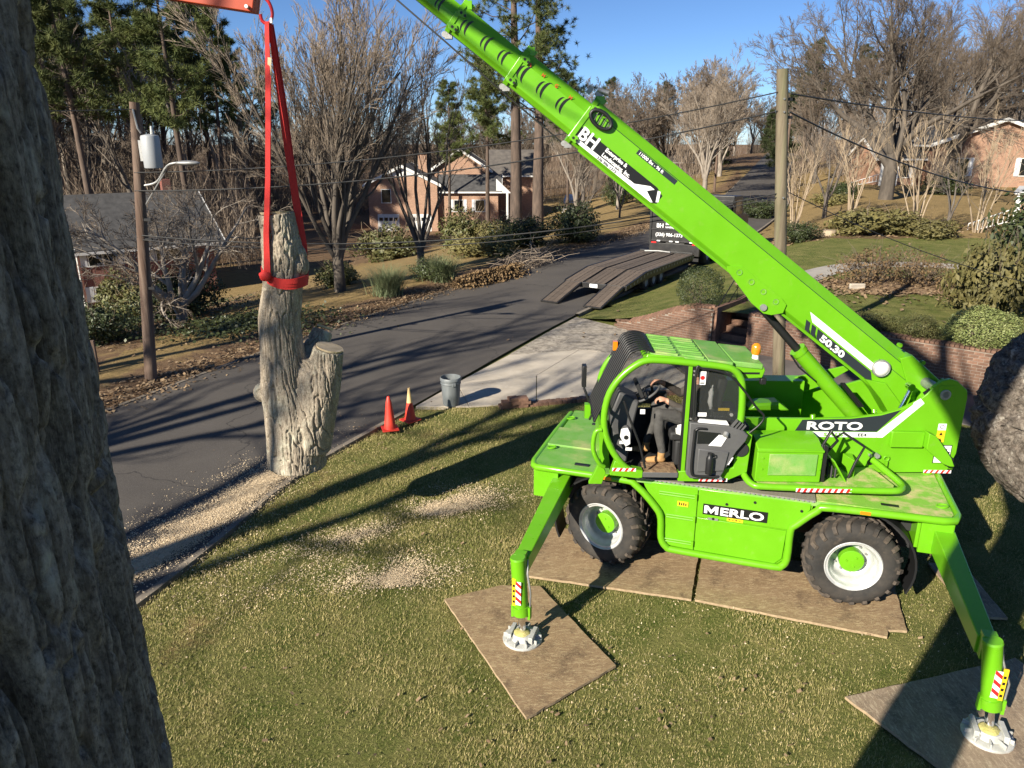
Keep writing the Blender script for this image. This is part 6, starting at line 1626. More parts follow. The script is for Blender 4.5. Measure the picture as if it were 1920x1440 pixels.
# cab interior
b = MB().bb((-1.0, -.90, 1.62), (-.58, -.42, 1.98)); b.bb((-1.08, -.92, 1.98), (-.52, -.38, 2.10)); csub(b, 'seat', M['dark'], bevel=.03)
csub(MB().box((-.52, -.65, 2.45), (.14, .50, .75), (0, R(10), 0)), 'seat_back', M['dark'], bevel=.04); csub(MB().box((-.46, -.65, 2.88), (.10, .26, .18), (0, R(10), 0)), 'head_rest', M['grey_plastic'], bevel=.03)
b = MB(); b.prism([(-1.80, 1.62), (-1.60, 1.62), (-1.55, 2.1), (-1.48, 2.48), (-1.75, 2.62), (-1.85, 2.3)], -.82, -.45); csub(b, 'dashboard', M['grey_plastic'], bevel=.03)
b = MB(); b.tube([(-1.55, -.64, 2.35), (-1.40, -.64, 2.50)], .03, 8); wc = Vector((-1.37, -.64, 2.54)); ta = Vector((-.55, 0, .83)).normalized(); e1 = Vector((0, 1, 0)); e2 = ta.cross(e1)
b.tube([tuple(wc + e1 * (.19 * math.cos(a)) + e2 * (.19 * math.sin(a))) for a in np.linspace(0, 6.28, 23)[:-1]], .016, 7, closed=True); b.tube([tuple(wc - e1 * .18), tuple(wc + e1 * .18)], .012, 6); csub(b, 'steering_wheel', M['grey_plastic'], 60)
b = MB(); b.box((-1.50, -.80, 2.66), (.05, .26, .20), (0, R(-25), 0)); b.box((-1.22, -.40, 2.40), (.30, .10, .16)); b.tube([(-1.25, -.40, 2.45), (-1.28, -.40, 2.60)], .02, 8); csub(b, 'control_console', M['dark'], bevel=.01)['kind'] = 'stuff'
b = MB(); b.ell((-1.66, -1.02, 2.10), (.075, .10, .13), 14, 8); csub(b, 'mirror_shell', M['grey_plastic'], 60)
b = MB(); b.prism([(-1.745, 2.12), (-1.735, 2.22), (-1.655, 2.24), (-1.62, 2.17), (-1.61, 2.02), (-1.67, 1.98)], -1.135, -1.12); csub(b, 'white_work_lamp', M['white'], bevel=.012); csub(MB().cyl((-1.67, -1.14, 2.11), (-1.67, -1.134, 2.11), .03, n=14), 'lamp_boss', M['black'])
for x0, x1, z0, z1 in ((-1.66, -1.58, 1.90, 1.94), (-1.74, -1.67, 1.99, 2.03), (-1.50, -1.44, 2.40, 2.46)): csub(MB().bb((x0, -1.06, z0), (x1, -1.05, z1)), 'sticker', M['decal_white'])
b = MB(); b.box((-.42, -.40, 2.45), (.12, .22, .30)); b.cyl((-.36, -1.0, 2.40), (-.36, -1.04, 2.40), .045, n=14); b.box((-.46, -.95, 2.36), (.22, .10, .10)); csub(b, 'rear_electronics', M['dark'], bevel=.01)
csub(MB().bb((-.52, -1.015, 2.44), (-.38, -1.005, 2.475)), 'sticker', M['yellow'])
b = MB(); b.cyl((-.36, -1.055, 2.40), (-.36, -1.035, 2.40), .022, n=12); csub(b, 'knob', M['lens'])
b = MB(); rg = random.Random(9); b.ell((-.62, -1.0, 2.62), (.035, .03, .14), 10, 8, lambda q: 1 + rg.uniform(-.3, .3)); csub(b, 'rag', M['cloth'], 60)
# ------------------------------------------------------------------ retaining wall, steps and railing
wall = empty('retaining_wall', (WALL_A[0], WALL_A[1], 0), math.atan2(wd[1], wd[0])); tag(wall, 'long brick retaining wall holding up the lawn behind the crane', 'wall')
WL = float(np.linalg.norm(WALL_B - WALL_A))
GAP0, GAP1 = 3.22, 4.35           # opening for the steps
def wtop(s): return .30 + .85 * ss(0, 3.0, s) if s < GAP0 else 1.13
bm_ = MB().box((0, 0, 0), (.2, .10, .062)).mesh('brick', M['brick'], None)
core = MB()
def core_seg(a, c):
    n = 6
    for i in range(n):
        s0 = a + (c - a) * i / n; s1 = a + (c - a) * (i + 1) / n
        core.hexa([(s0, -.155, -.1), (s1, -.155, -.1), (s1, .14, -.1), (s0, .14, -.1), (s0, -.155, wtop(s0) - .075), (s1, -.155, wtop(s1) - .075), (s1, .14, wtop(s1) - .075), (s0, .14, wtop(s0) - .075)])
core_seg(0, GAP0); core_seg(GAP1, WL)
core.build('wall_core', M['mortar'], wall, None)
rb_ = random.Random(2); cnt = 0; rest = []
cands = []
for a, c in ((0.0, GAP0), (GAP1, WL)):
    row = 0; z = .035
    while z < 1.08:
        s = a + (.105 if row % 2 == 0 else .0)
        while s < c - .02:
            if z + .04 < wtop(s) - .07: cands.append((s, z))
            s += .21
        z += .074; row += 1
    s = a + .05
    while s < c: cands.append((s, wtop(s) - .04, 1)); s += .105
cands.sort(key=lambda q: -(q[1] + (.4 if len(q) > 2 else 0)))
def put(q, me, parent):
    o = obj('brick', me, parent)
    if len(q) > 2:
        sl = (wtop(q[0] + .05) - wtop(q[0] - .05)) / .1
        o.location = (q[0], -.01, q[1]); o.rotation_euler = (0, -math.atan(sl), math.pi / 2); o.scale = (1.6, .92, 1.05)
    else: o.location = (q[0], -.112 + rb_.uniform(-.004, .004), q[1])
big_rest = MB()
for i, q in enumerate(cands):
    if i < 300: put(q, bm_, wall)
    else: big_rest.box((q[0], -.112, q[1]), (.2, .10, .062))
if big_rest.v:
    o = big_rest.build('lower_bricks', M['brick'], wall, None); o['kind'] = 'stuff'
# steps in the gap
st = empty('brick_steps', (WALL_A[0] + wd[0] * GAP0, WALL_A[1] + wd[1] * GAP0, 0), math.atan2(wd[1], wd[0])); tag(st, 'flight of brick steps climbing through the gap in the wall', 'steps')
for k in range(6):
    s_ = MB().bb((.02, -.10 + k * .30, 0), (GAP1 - GAP0 - .02, .20 + k * .30 + .01, .17 * (k + 1))).build('step', M['brick'], st, None, .01)
for x in (-.02, GAP1 - GAP0 - .10): MB().prism([(-.15, 0), (1.9, 0), (1.9, 1.2), (1.3, 1.14), (-.15, 1.14)], x, x + .12, 'x').build('cheek_wall', M['brick'], st, None, .008)
rl = empty('hand_rail', (WALL_A[0] + wd[0] * (GAP0 + .02), WALL_A[1] + wd[1] * (GAP0 + .02), 0), math.atan2(wd[1], wd[0])); tag(rl, 'thin black iron handrail beside the brick steps', 'railing')
MB().tube([(.0, -.22, 0), (.0, -.22, .95), (.0, 1.25, 1.95), (.0, 1.25, 1.0)], .016, 6).build('rail', M['black'], rl); MB().tube([(.0, -.22, .5), (.0, 1.25, 1.5)], .012, 6).build('lower_rail', M['black'], rl)
# brick edging along the near edge of the drive
ed = empty('brick_edging', (0, 0, 0)); tag(ed, 'row of red edging bricks between lawn and driveway', 'edging')
ep = resample(catmull([(.3, 15.72), (2.4, 16.22), (4.6, 16.62), (6.8, 16.26), (8.5, 15.25)], 10), 78)
eb_me = MB().box((0, 0, 0), (.10, .21, .09)).mesh('brick', M['brick'], None)
for i in range(len(ep) - 1):
    o = obj('brick', eb_me, ed); d = ep[i + 1] - ep[i]; o.location = (ep[i][0], ep[i][1], .035 + rb_.uniform(-.01, .01)); o.rotation_euler = (rb_.uniform(-.05, .05), rb_.uniform(-.05, .05), math.atan2(d[1], d[0]) + rb_.uniform(-.05, .05))
pier = empty('brick_pier', (.02, 15.62, 0), R(14)); tag(pier, 'low broken brick pier at the corner of the lawn', 'pier')
for r_ in range(3):
    for c_ in range(3):
        if r_ == 2 and c_ == 0: continue
        o = obj('brick', eb_me, pier); o.location = (-.2 + .21 * c_ + .05 * (r_ % 2), rb_.uniform(-.02, .02), .05 + r_ * .075); o.rotation_euler = (0, 0, math.pi / 2 + rb_.uniform(-.1, .1)); o.scale = (2.2, 1, .8)
# stump and stone by the pole
b = MB(); rg = random.Random(5); b.lathe([(.42, -.1), (.36, .1), (.32, .28), (.30, .30), (.001, .30)], (0, 0, 0), 'z', 16); o = b.build('tree_stump', M['trunk_pale'], None, 40); o.location = (16.2, 38.6, gz(16.2, 38.6)); tag(o, 'pale cut stump below the bronze green shrub', 'stump')
b = MB(); b.box((0, 0, .1), (.5, .12, .2)); o = b.build('edging_stone', M['concrete'], None, None, .03); o.location = (11.2, 24.0, gz(11.2, 24) + .02); tag(o, 'small white stone in the mulched bed', 'stone')

# ------------------------------------------------------------------ ground mats
def mat_board(key, mt, z, lab, label_e=None):
    P = []; rg = random.Random(len(key) + 3); Q = MATS[key]; n = len(Q)
    for i in range(n):
        a = np.array(Q[i]); c = np.array(Q[(i + 1) % n]); L = np.linalg.norm(c - a); k = max(2, int(L / .12)); nn = np.array((c[1] - a[1], a[0] - c[0])) / max(L, 1e-6)
        for j in range(k): P.append(a + (c - a) * j / k + nn * rg.uniform(-.006, .006))
    c0 = np.mean(P, 0)
    b = MB(); n = len(P); pr = [(p[0] - c0[0], p[1] - c0[1]) for p in P]
    b.add([(x, y, 0) for x, y in pr] + [(x, y, .032) for x, y in pr], [tuple(range(n - 1, -1, -1)), tuple(range(n, 2 * n))])
    b.m = 1; b.add([(x, y, 0) for x, y in pr] + [(x, y, .032) for x, y in pr], [(i, (i + 1) % n, (i + 1) % n + n, i + n) for i in range(n)])
    me = bpy.data.meshes.new('ground_mat'); me.from_pydata(b.v, [], b.f); me.materials.append(M[mt]); me.materials.append(M['plyedge']); me.polygons.foreach_set('material_index', b.mi)
    o = obj('ground_mat', me); o.location = (c0[0], c0[1], z); tag(o, lab, 'mat', 'plywood ground mats')
mat_board('jack', 'plywood', .024, 'square brown plywood mat under the left front outrigger foot')
mat_board('w1', 'plywood', .018, 'brown plywood mat under the steered front wheel')
mat_board('w2', 'plywood', .020, 'brown plywood mat with a broken corner under the rear wheel')
mat_board('jack2', 'plywood_grey', .024, 'greyish mat under the right outrigger foot, half in shadow')
mat_board('w3', 'plywood_grey', .02, 'dark mat lying in shade behind the crane')

# ------------------------------------------------------------------ big tree beside the camera, limb on the right, hanging log
def bark_disp(u, z, su=.042, sz=.20, seed=50, depth=.02):
    """flat plates parted by steep anastomosing furrows, with fibres and flakes on the plates"""
    wu = u + su * 1.1 * (fbm(u / su * .35, z / sz * .8, seed) - .5); wz = z + sz * .5 * (fbm(u / su * .4 + 9, z / sz, seed + 5) - .5)
    n1 = vnoise(wu / su, wz / sz, seed + 9); n2 = vnoise(wu / su * 2.1 + 31, wz / sz * 2.6, seed + 10)
    p1 = ss(.015, .10, np.abs(n1 - .5)); p2 = ss(.0, .09, np.abs(n2 - .5))
    fib = vnoise(u / (su * .13), z / (sz * .30), seed + 12) - .5; flk = fbm(u / su * 1.2, z / sz * 2.4, seed + 20) - .5
    return depth * (p1 * (.72 + .28 * p2) - .9 + .20 * fib + .22 * flk)
tree = empty('oak_tree', (-.836, .714, 0)); tag(tree, 'huge dark barked tree trunk filling the left edge, close to the camera', 'tree')
zr_ = np.r_[np.arange(-.1, 4.3, .05), np.arange(4.3, 6.3, .006), np.arange(6.3, 6.75, .05)]
dirc = math.atan2(-.714, .836) + R(52)
tt = np.linspace(-1, 1, 501)[:-1]; ang = dirc + math.pi * np.sign(tt) * np.abs(tt) ** 1.9
Zg, Ag = np.meshgrid(zr_, ang, indexing='ij')
r0 = .36 + .10 * np.exp(-np.clip(Zg, 0, 9) / .5)
ua = Ag * .36
rr2 = r0 + bark_disp(ua, Zg, .058, .46, 50, .030) + bark_disp(ua + 5, Zg, .021, .15, 57, .012) + .008 * (fbm(ua * 3, Zg * .8, 61) - .5)
V = np.stack([rr2 * np.cos(Ag), rr2 * np.sin(Ag), Zg], -1).reshape(-1, 3)
n, m = Zg.shape; I, J = np.meshgrid(np.arange(n - 1), np.arange(m), indexing='ij'); J2 = (J + 1) % m
F = np.stack([I * m + J, I * m + J2, (I + 1) * m + J2, (I + 1) * m + J], -1).reshape(-1, 4)
obj('trunk', np_mesh('trunk', V, F, M['bark_near'], 180), tree)
rng = np.random.RandomState(14); L = [(np.array([(0, 0, 6.2), (-.08, .02, 6.8), (-.75, .2, 8.0), (-1.5, .4, 9.0), (-3.2, .8, 10.6), (-5.6, 1.3, 12.6)]), np.array([.37, .39, .40, .36, .30, .18])),
     (np.array([(0, 0, 6.3), (.3, -.3, 8.0), (.5, -.8, 10), (.4, -1.2, 12), (.8, -1.5, 14), (1.0, -1.6, 16)]), np.array([.33, .30, .27, .22, .15, .08])),
     (np.array([(-3.2, .8, 10.6), (-3.6, .7, 12.0), (-3.3, .4, 13.4), (-2.9, .2, 14.2), (-2.6, .1, 15), (-2.4, 0, 15.8)]), np.array([.16, .15, .13, .10, .07, .05])),
     (np.array([(-1.5, .4, 9.0), (-3.2, 1.6, 10.2), (-4.8, 2.6, 11.0), (-6.2, 3.4, 11.6), (-7.5, 3.8, 12.2), (-8.6, 4.2, 13)]), np.array([.13, .12, .10, .08, .06, .04]))]
S = [10] * 4
for k in range(26):
    base = L[k % 4]; i = rng.randint(2, 5); p = base[0][i]; d = rng.normal(0, 1, 3) + (0, 0, .6)
    P, Rr, _ = branch_line(rng, p, d, rng.uniform(1.2, 3.2), base[1][i] * .35, .012, 6, .15, .05); L.append((P, Rr)); S.append(6)
obj('limbs', tubes_mesh('limbs', L, S, M['trunk_dark']), tree)

def remeshed(mb, voxel, smooth_it=4):
    me = mb.mesh('tmp', None)
    o = bpy.data.objects.new('tmp', me); COL.objects.link(o)
    r = o.modifiers.new('r', 'REMESH'); r.mode = 'VOXEL'; r.voxel_size = voxel
    if smooth_it: s = o.modifiers.new('s', 'SMOOTH'); s.factor = .5; s.iterations = smooth_it
    bpy.context.view_layer.update()
    out = bpy.data.meshes.new_from_object(o.evaluated_get(bpy.context.evaluated_depsgraph_get()))
    bpy.data.objects.remove(o, do_unlink=True)
    n = len(out.vertices); V = np.empty(n * 3, np.float32); out.vertices.foreach_get('co', V); N = np.empty(n * 3, np.float32); out.vertex_normals.foreach_get('vector', N)
    return out, V.reshape(-1, 3).astype(float), N.reshape(-1, 3).astype(float)
def set_co(me, V): me.vertices.foreach_set('co', np.asarray(V, np.float32).ravel()); me.update()

# right limb: rounded burl reaching in from a leaning tree beyond the frame
b = MB(); b.ell((3.30, 4.0, 4.18), (.58, .55, .60), 28, 18)
b.tube([(3.3, 4.0, 4.2), (3.9, 3.8, 4.45), (4.7, 3.5, 4.4), (5.5, 3.2, 3.6), (6.0, 3.0, 2.0), (6.1, 3.0, -.2)], [.50, .50, .46, .42, .42, .52], 20)
me, V, N = remeshed(b, .019, 8)
a_ = np.arctan2(V[:, 1] - 4, V[:, 2] - 4.2) * .55; q_ = V[:, 0] * .8 + V[:, 2] * .5
dd = .07 * (fbm(a_ * 3, q_ * 3, 71) - .5) - .035 * np.exp(-((vnoise(a_ / .055 + 2 * fbm(a_ * 9, q_ * 9, 79), q_ / .085, 75) - .5) / .09) ** 2) - .02 * np.exp(-((vnoise(a_ / .03, q_ / .045, 76) - .5) / .09) ** 2) + .022 * (vnoise(a_ / .022, q_ / .03, 77) - .5)
set_co(me, V + N * dd[:, None]); me.name = 'limb'; finish(me, M['bark_limb'], 180)
o = obj('tree_limb', me); tag(o, 'rough bark covered rounded limb poking in at the right edge', 'limb')

# hanging log
LX, LY = -3.05, 9.85
b = MB()
def lp(x, z): return (x * 1.01, LY, 5.7 + (z - 5.7) * 1.01)
b.tube([lp(-3.06, 1.28), lp(-3.04, 1.7), lp(-3.06, 2.1), lp(-3.10, 2.5), lp(-3.11, 2.95), lp(-3.11, 3.4), lp(-3.02, 3.85), lp(-2.985, 4.25), lp(-2.99, 4.5), lp(-3.02, 4.78)], [.41, .40, .385, .345, .295, .27, .25, .255, .235, .225], 32)
b.tube([lp(-2.95, 1.7), lp(-2.82, 2.2), lp(-2.76, 2.6), lp(-2.73, 2.86)], [.38, .34, .27, .17], 20)
b.tube([lp(-2.94, 1.6), lp(-2.80, 2.05), lp(-2.62, 2.5), lp(-2.48, 2.98)], [.38, .35, .27, .205], 24)
b.tube([(-2.95, 9.95, 2.45), (-2.80, 10.22, 2.85), (-2.70, 10.35, 3.08)], [.2, .17, .14], 18)
b.ell(lp(-3.44, 2.36), (.13, .12, .14), 14, 10); b.ell(lp(-2.79, 4.12), (.13, .14, .15), 14, 10); b.ell(lp(-2.84, 4.22), (.16, .14, .2), 14, 10)
me, V, N = remeshed(b, .011, 5)
ax = np.interp(V[:, 2], [1.2, 2.1, 3.4, 4.8], [-3.08, -3.09, -3.13, -3.04]); br = (V[:, 0] > -2.72) & (V[:, 2] < 3.2)
an = np.arctan2(V[:, 1] - LY, V[:, 0] - np.where(br, -2.55, ax)); uu = an * .30 + 3
flat = np.abs(N[:, 2]) > .85
dd = bark_disp(uu, V[:, 2] + .25 * (V[:, 0] + 3), .034, .26, 90, .030) + .02 * (fbm(uu * 4, V[:, 2] * 2, 95) - .5)
lump = ((V[:, 2] > 3.95) & (V[:, 2] < 4.45)) * .035 * (fbm(uu * 8, V[:, 2] * 8, 97) - .3)
set_co(me, V + N * (np.where(flat, 0, dd) + np.where(flat, 0, lump))[:, None]); finish(me, M['bark_log'], 180)
log = obj('log', me); tag(log, 'huge forked oak log hanging in the red slings over the kerb', 'log')
def cutface(c, r, nrm, name='cut_face'):
    b = MB(); rg = random.Random(int(c[2] * 100)); nn = Vector(nrm).normalized(); u = nn.orthogonal().normalized(); w = nn.cross(u); n = 28
    for (k0, k1, z) in ((0, 1.0, 0),):
        vs = [Vector(c) + nn * .002] + [Vector(c) + (u * math.cos(2 * math.pi * i / n) + w * math.sin(2 * math.pi * i / n)) * r * rg.uniform(.93, 1.0) for i in range(n)] + [Vector(c) - nn * .03 + (u * math.cos(2 * math.pi * i / n) + w * math.sin(2 * math.pi * i / n)) * r * .9 for i in range(n)]
        b.add(vs, [(0, i + 1, (i + 1) % n + 1) for i in range(n)] + [(i + 1, i + 1 + n, (i + 1) % n + 1 + n, (i + 1) % n + 1) for i in range(n)])
    return b.build(name, M['cutwood'], log, None)
cutface((lp(-2.465, 3.015)), .195, (.28, 0, .96)); cutface((lp(-3.02, 4.80)), .205, (-.05, .1, 1)); cutface((-2.67, 10.40, 3.14), .125, (.3, .35, .9)); cutface((lp(-3.065, 1.25)), .36, (0, 0, -1))

# red slings: two strap runs up to the hook, one choked round the log
def strap(pts, w, name, parent, twist=0., th_=.006):
    b = MB(); P = [Vector(p) for p in pts]; n = len(P); vs = []
    for i, p in enumerate(P):
        a = twist * i / (n - 1); t = (P[min(i + 1, n - 1)] - P[max(i - 1, 0)]).normalized(); d = Vector((math.cos(a), math.sin(a), 0)); d = (d - t * d.dot(t)).normalized(); nn = t.cross(d)
        ww = w[i] if isinstance(w, (list, tuple)) else w
        vs += [p - d * ww / 2 - nn * th_, p + d * ww / 2 - nn * th_, p + d * ww / 2 + nn * th_, p - d * ww / 2 + nn * th_]
    fs = []
    for i in range(n - 1):
        for q in range(4): fs.append((i * 4 + q, i * 4 + (q + 1) % 4, (i + 1) * 4 + (q + 1) % 4, (i + 1) * 4 + q))
    fs += [(3, 2, 1, 0), tuple((n - 1) * 4 + q for q in range(4))]
    b.add(vs, fs); return b.build(name, M['redsling'], parent, 60)
HK = Vector((-2.935, LY, 7.06))
sl = empty('lifting_sling', tuple(HK)); tag(sl, 'red webbing sling choked round the log and hung from the hook', 'sling')
def rel(p): return tuple(Vector(p) - HK)
yl = LY - .25
strap([rel((-2.93, LY - .02, 7.02)), rel((-2.955, LY - .05, 6.6)), rel((-2.99, LY - .12, 6.0)), rel((-3.05, LY - .2, 5.2)), rel((-3.11, yl - .04, 4.55)), rel((-3.14, yl - .06, 4.05))], [.05, .055, .06, .06, .065, .08], 'strap', sl, .3)
strap([rel((-2.945, LY + .02, 7.02)), rel((-2.97, LY + .0, 6.4)), rel((-3.02, LY - .1, 5.6)), rel((-3.08, LY - .2, 4.8)), rel((-3.16, yl - .05, 4.04))], [.04, .045, .04, .045, .07], 'strap', sl, -.4)
strap([rel((-2.91, LY + .02, 7.02)), rel((-2.89, LY + .05, 6.5)), rel((-2.845, LY + .07, 5.6)), rel((-2.79, LY + .08, 4.8)), rel((-2.745, LY + .06, 4.35)), rel((-2.735, LY - .02, 4.02))], [.05, .065, .085, .095, .09, .085], 'strap', sl, .5)
strap([rel((-2.90, LY + .06, 7.0)), rel((-2.85, LY + .10, 6.2)), rel((-2.81, LY + .12, 5.2)), rel((-2.76, LY + .12, 4.4)), rel((-2.73, LY + .05, 4.0))], [.05, .06, .07, .07, .07], 'strap', sl, -.5)
A = np.linspace(0, 2 * math.pi, 40); ring = []
for a in A[:-1]:
    z = 3.94 - .06 * math.cos(a) + .03 * math.cos(2 * a); ring.append((a, z))
for k in range(3):
    b = MB(); vs = []; n = len(ring)
    for a, z in ring:
        r_ = .272 + .008 * k; zz = z + (k - 1) * .036
        for (dr_, dz) in ((0, -.034), (.012, -.034), (.012, .034), (0, .034)): vs.append((-3.005 + (r_ + dr_) * math.cos(a) - HK.x, LY + (r_ + dr_) * math.sin(a) * .98 - HK.y, zz + dz - HK.z))
    b.add(vs, [(i * 4 + q, i * 4 + (q + 1) % 4, ((i + 1) % n) * 4 + (q + 1) % 4, ((i + 1) % n) * 4 + q) for i in range(n) for q in range(4)]); b.build('choker_loop', M['redsling'], sl, 60)
b = MB(); rg = random.Random(2); b.ell(rel((-3.17, yl - .05, 4.02)), (.075, .05, .07), 12, 8, lambda q: 1 + rg.uniform(-.2, .2)); b.build('choker_knot', M['redsling'], sl, 60)
strap([rel((-2.925, LY - .055, 6.62)), rel((-2.95, LY - .06, 6.42))], .045, 'sling_tag', sl).data.materials[0] = M['cutwood']
hk = empty('hook', (HK.x, HK.y, HK.z)); tag(hk, 'steel hook and red shackle at the top of the slings', 'hook')
b = MB(); b.tube(smooth_path([(.0, 0, .22), (.05, 0, .16), (.075, 0, .06), (.05, 0, -.03), (0, 0, -.06), (-.055, 0, -.03), (-.07, 0, .04)], 4), [.02] * 25, 8); b.build('hook_body', M['red'], hk, 60)
MB().cyl((0, 0, .20), (0, 0, .36), .03, n=12).build('swivel', M['steel'], hk); MB().box((.06, -.02, -.03), (.03, .03, .06)).build('safety_latch', M['white'], hk, None, .005)
MB().box((0, 0, .55), (.16, .12, .38)).build('hook_block', M['black'], hk, None, .03); MB().tube([(0, 0, .74), (.05, .1, 1.85)], .01, 6).build('hoist_rope', M['cable'], hk)
# orange jib on the boom head (belongs to the crane)
jx = lambda wx, wy: ((wx - CC[0]) * .9994 - (wy - CC[1]) * .0349, (wx - CC[0]) * .0349 + (wy - CC[1]) * .9994)
JP = [(-3.12, 7.135), (-3.05, 7.45), (-2.75, 8.35), (-2.9, 8.85), (-3.3, 8.8), (-3.75, 8.0), (-4.35, 7.6), (-4.35, 7.32), (-3.88, 7.245)]
b = MB().prism([(jx(x, 9.85)[0], z) for x, z in JP], -.12, -.06); b.prism([(jx(x, 9.85)[0], z) for x, z in JP], .06, .12); b.prism([(jx(x, 9.85)[0], z) for x, z in JP[:2] + [(-3.6, 7.5), JP[-1]]], -.06, .06)
jib = b.build('jib', M['orange'], crane, None, .008, REL)
for wx, wz in ((-3.45, 7.31), (-3.63, 7.33)): xx = jx(wx, 9.85)[0]; sub(MB().cyl((xx, -.1225, wz), (xx, -.119, wz), .04, n=16), 'hole', M['black'], jib)
xx = jx(-3.17, 9.85)[0]; sub(MB().cyl((xx, -.17, 7.19), (xx, .15, 7.19), .022, n=10), 'pin', M['lens'], jib)

# ------------------------------------------------------------------ operator
def caps(b, pts, rs, n=12):
    b.tube(pts, rs, n)
    for p, r in zip(pts, rs): b.ell(p, (r, r, r), n, 8)
b = MB()
caps(b, [(-.80, -.66, 2.20), (-.76, -.66, 2.35), (-.71, -.66, 2.52), (-.71, -.66, 2.62)], [.15, .155, .165, .13], 16)
caps(b, [(-.71, -.86, 2.60), (-.71, -.46, 2.60)], [.075, .075]); caps(b, [(-.72, -.66, 2.66), (-.74, -.66, 2.76)], [.055, .052])
for (hy, ky, ax_, ay) in ((-.75, -.83, -1.13, -.85), (-.57, -.50, -1.28, -.50)):
    caps(b, [(-.82, hy, 2.19), (-1.03, (hy + ky) / 2, 2.28), (-1.22, ky, 2.32)], [.10, .09, .072]); caps(b, [(-1.22, ky, 2.32), (-1.215, (ky + ay) / 2, 2.08), (ax_ - .03, ay, 1.83)], [.07, .068, .052])
    caps(b, [(ax_ - .03, ay, 1.80), (ax_ - .04, ay, 1.72)], [.052, .05]); caps(b, [(ax_ - .02, ay, 1.70), (ax_ - .12, ay, 1.69), (ax_ - .20, ay, 1.685)], [.046, .046, .038])
def hand(b, w, d, up, side):
    w, d, up = Vector(w), Vector(d).normalized(), Vector(up).normalized(); s = d.cross(up).normalized()
    caps(b, [tuple(w), tuple(w + d * .05), tuple(w + d * .08)], [.028, .034, .032], 10)
    for i in range(4):
        o = s * (.027 - .018 * i); L = (.062, .072, .068, .052)[i]; p0 = w + d * .085 + o; p1 = p0 + d * L * .5 - up * .012; p2 = p1 + d * L * .2 - up * .035; p3 = p2 - d * .012 - up * .028
        caps(b, [tuple(w + d * .05 + o * .8), tuple(p0), tuple(p1), tuple(p2), tuple(p3)], [.011, .0105, .0098, .009, .008], 8)
    t0 = w + d * .02 + s * side * .03; caps(b, [tuple(t0), tuple(t0 + d * .035 + s * side * .02 - up * .01), tuple(t0 + d * .06 + s * side * .012 - up * .03)], [.014, .0115, .0095], 8)
caps(b, [(-.71, -.87, 2.59), (-.86, -.92, 2.42), (-.90, -.92, 2.40)], [.07, .056, .054]); caps(b, [(-.90, -.92, 2.40), (-1.05, -.87, 2.46), (-1.13, -.83, 2.50)], [.054, .044, .036]); hand(b, (-1.14, -.825, 2.505), (-.9, .15, .2), (.25, 0, .95), -1)
caps(b, [(-.71, -.45, 2.59), (-.88, -.40, 2.46)], [.07, .055]); caps(b, [(-.88, -.40, 2.46), (-1.05, -.47, 2.58), (-1.16, -.54, 2.65)], [.054, .044, .036]); hand(b, (-1.17, -.545, 2.66), (-.85, -.1, .1), (.1, 0, .95), 1)
b.ell((-.775, -.66, 2.875), (.095, .075, .118), 18, 14); b.ell((-.81, -.66, 2.82), (.06, .055, .06), 12, 10); b.ell((-.872, -.66, 2.865), (.022, .014, .028), 8, 6)
for s in (-1, 1): b.ell((-.765, -.66 + s * .078, 2.87), (.02, .012, .032), 8, 6)
me, V, N = remeshed(b, .0085, 3)
F_n = len(me.polygons); cen = np.empty(F_n * 3, np.float32); me.polygons.foreach_get('center', cen); cen = cen.reshape(-1, 3)
mi = np.zeros(F_n, np.int32)
mi[(cen[:, 2] < 2.345) & (cen[:, 0] < -.70)] = 1
mi[(cen[:, 0] > -.95) & (cen[:, 2] > 2.27)] = 2; mi[(cen[:, 0] > -1.12) & (cen[:, 2] > 2.35) & (cen[:, 2] < 2.72)] = 2; mi[(cen[:, 0] < -.68) & (cen[:, 2] < 2.25)] = 1; mi[(cen[:, 2] < 2.27)] = 1
mi[cen[:, 2] < 1.80] = 3
mi[(cen[:, 2] < 2.44) & (cen[:, 0] < -.97)] = 1; mi[cen[:, 2] < 1.80] = 3
mi[(cen[:, 2] > 2.70)] = 0; mi[(cen[:, 0] < -1.125) & (cen[:, 2] > 2.445)] = 0
mi[(cen[:, 2] > 2.90) & (cen[:, 0] > -.845)] = 4; mi[(cen[:, 0] > -.745) & (cen[:, 2] > 2.83)] = 4
for k in ('skin', 'trousers', 'jacket', 'boot', 'hair'): me.materials.append(M[k])
me.polygons.foreach_set('material_index', mi); me.shade_smooth(); me.name = 'person'
per = obj('person', me); per.location = (CC[0], CC[1], 0); per.rotation_euler = (0, 0, R(-2)); tag(per, 'operator in dark work clothes and tan boots seated at the crane controls', 'person')
b = MB(); rg = random.Random(12); b.ell((-.90, -.90, 2.12), (.12, .05, .08), 12, 8, lambda q: 1 + rg.uniform(-.2, .2)); o = b.build('rag', M['cloth'], None, 60); o.location = per.location; o.rotation_euler = per.rotation_euler; tag(o, 'pale crumpled rag hanging beside the operator seat', 'rag')
b = MB(); b.lathe([(.042, 1.70), (.045, 1.72), (.045, 1.90), (.038, 1.93), (.030, 1.94), (.030, 1.98), (.001, 1.985)], (-.64, -1.292, 0), 'z', 20); btl = b.build('drink_bottle', M['black'], None, 40); btl.location = per.location; btl.rotation_euler = per.rotation_euler
MB().tube([(-.615, -1.30, 1.965), (-.585, -1.30, 1.96), (-.58, -1.30, 1.93), (-.60, -1.30, 1.92)], .007, 6).build('carry_loop', M['black'], btl)
tag(btl, 'black drink bottle in the open cab door pocket', 'bottle')

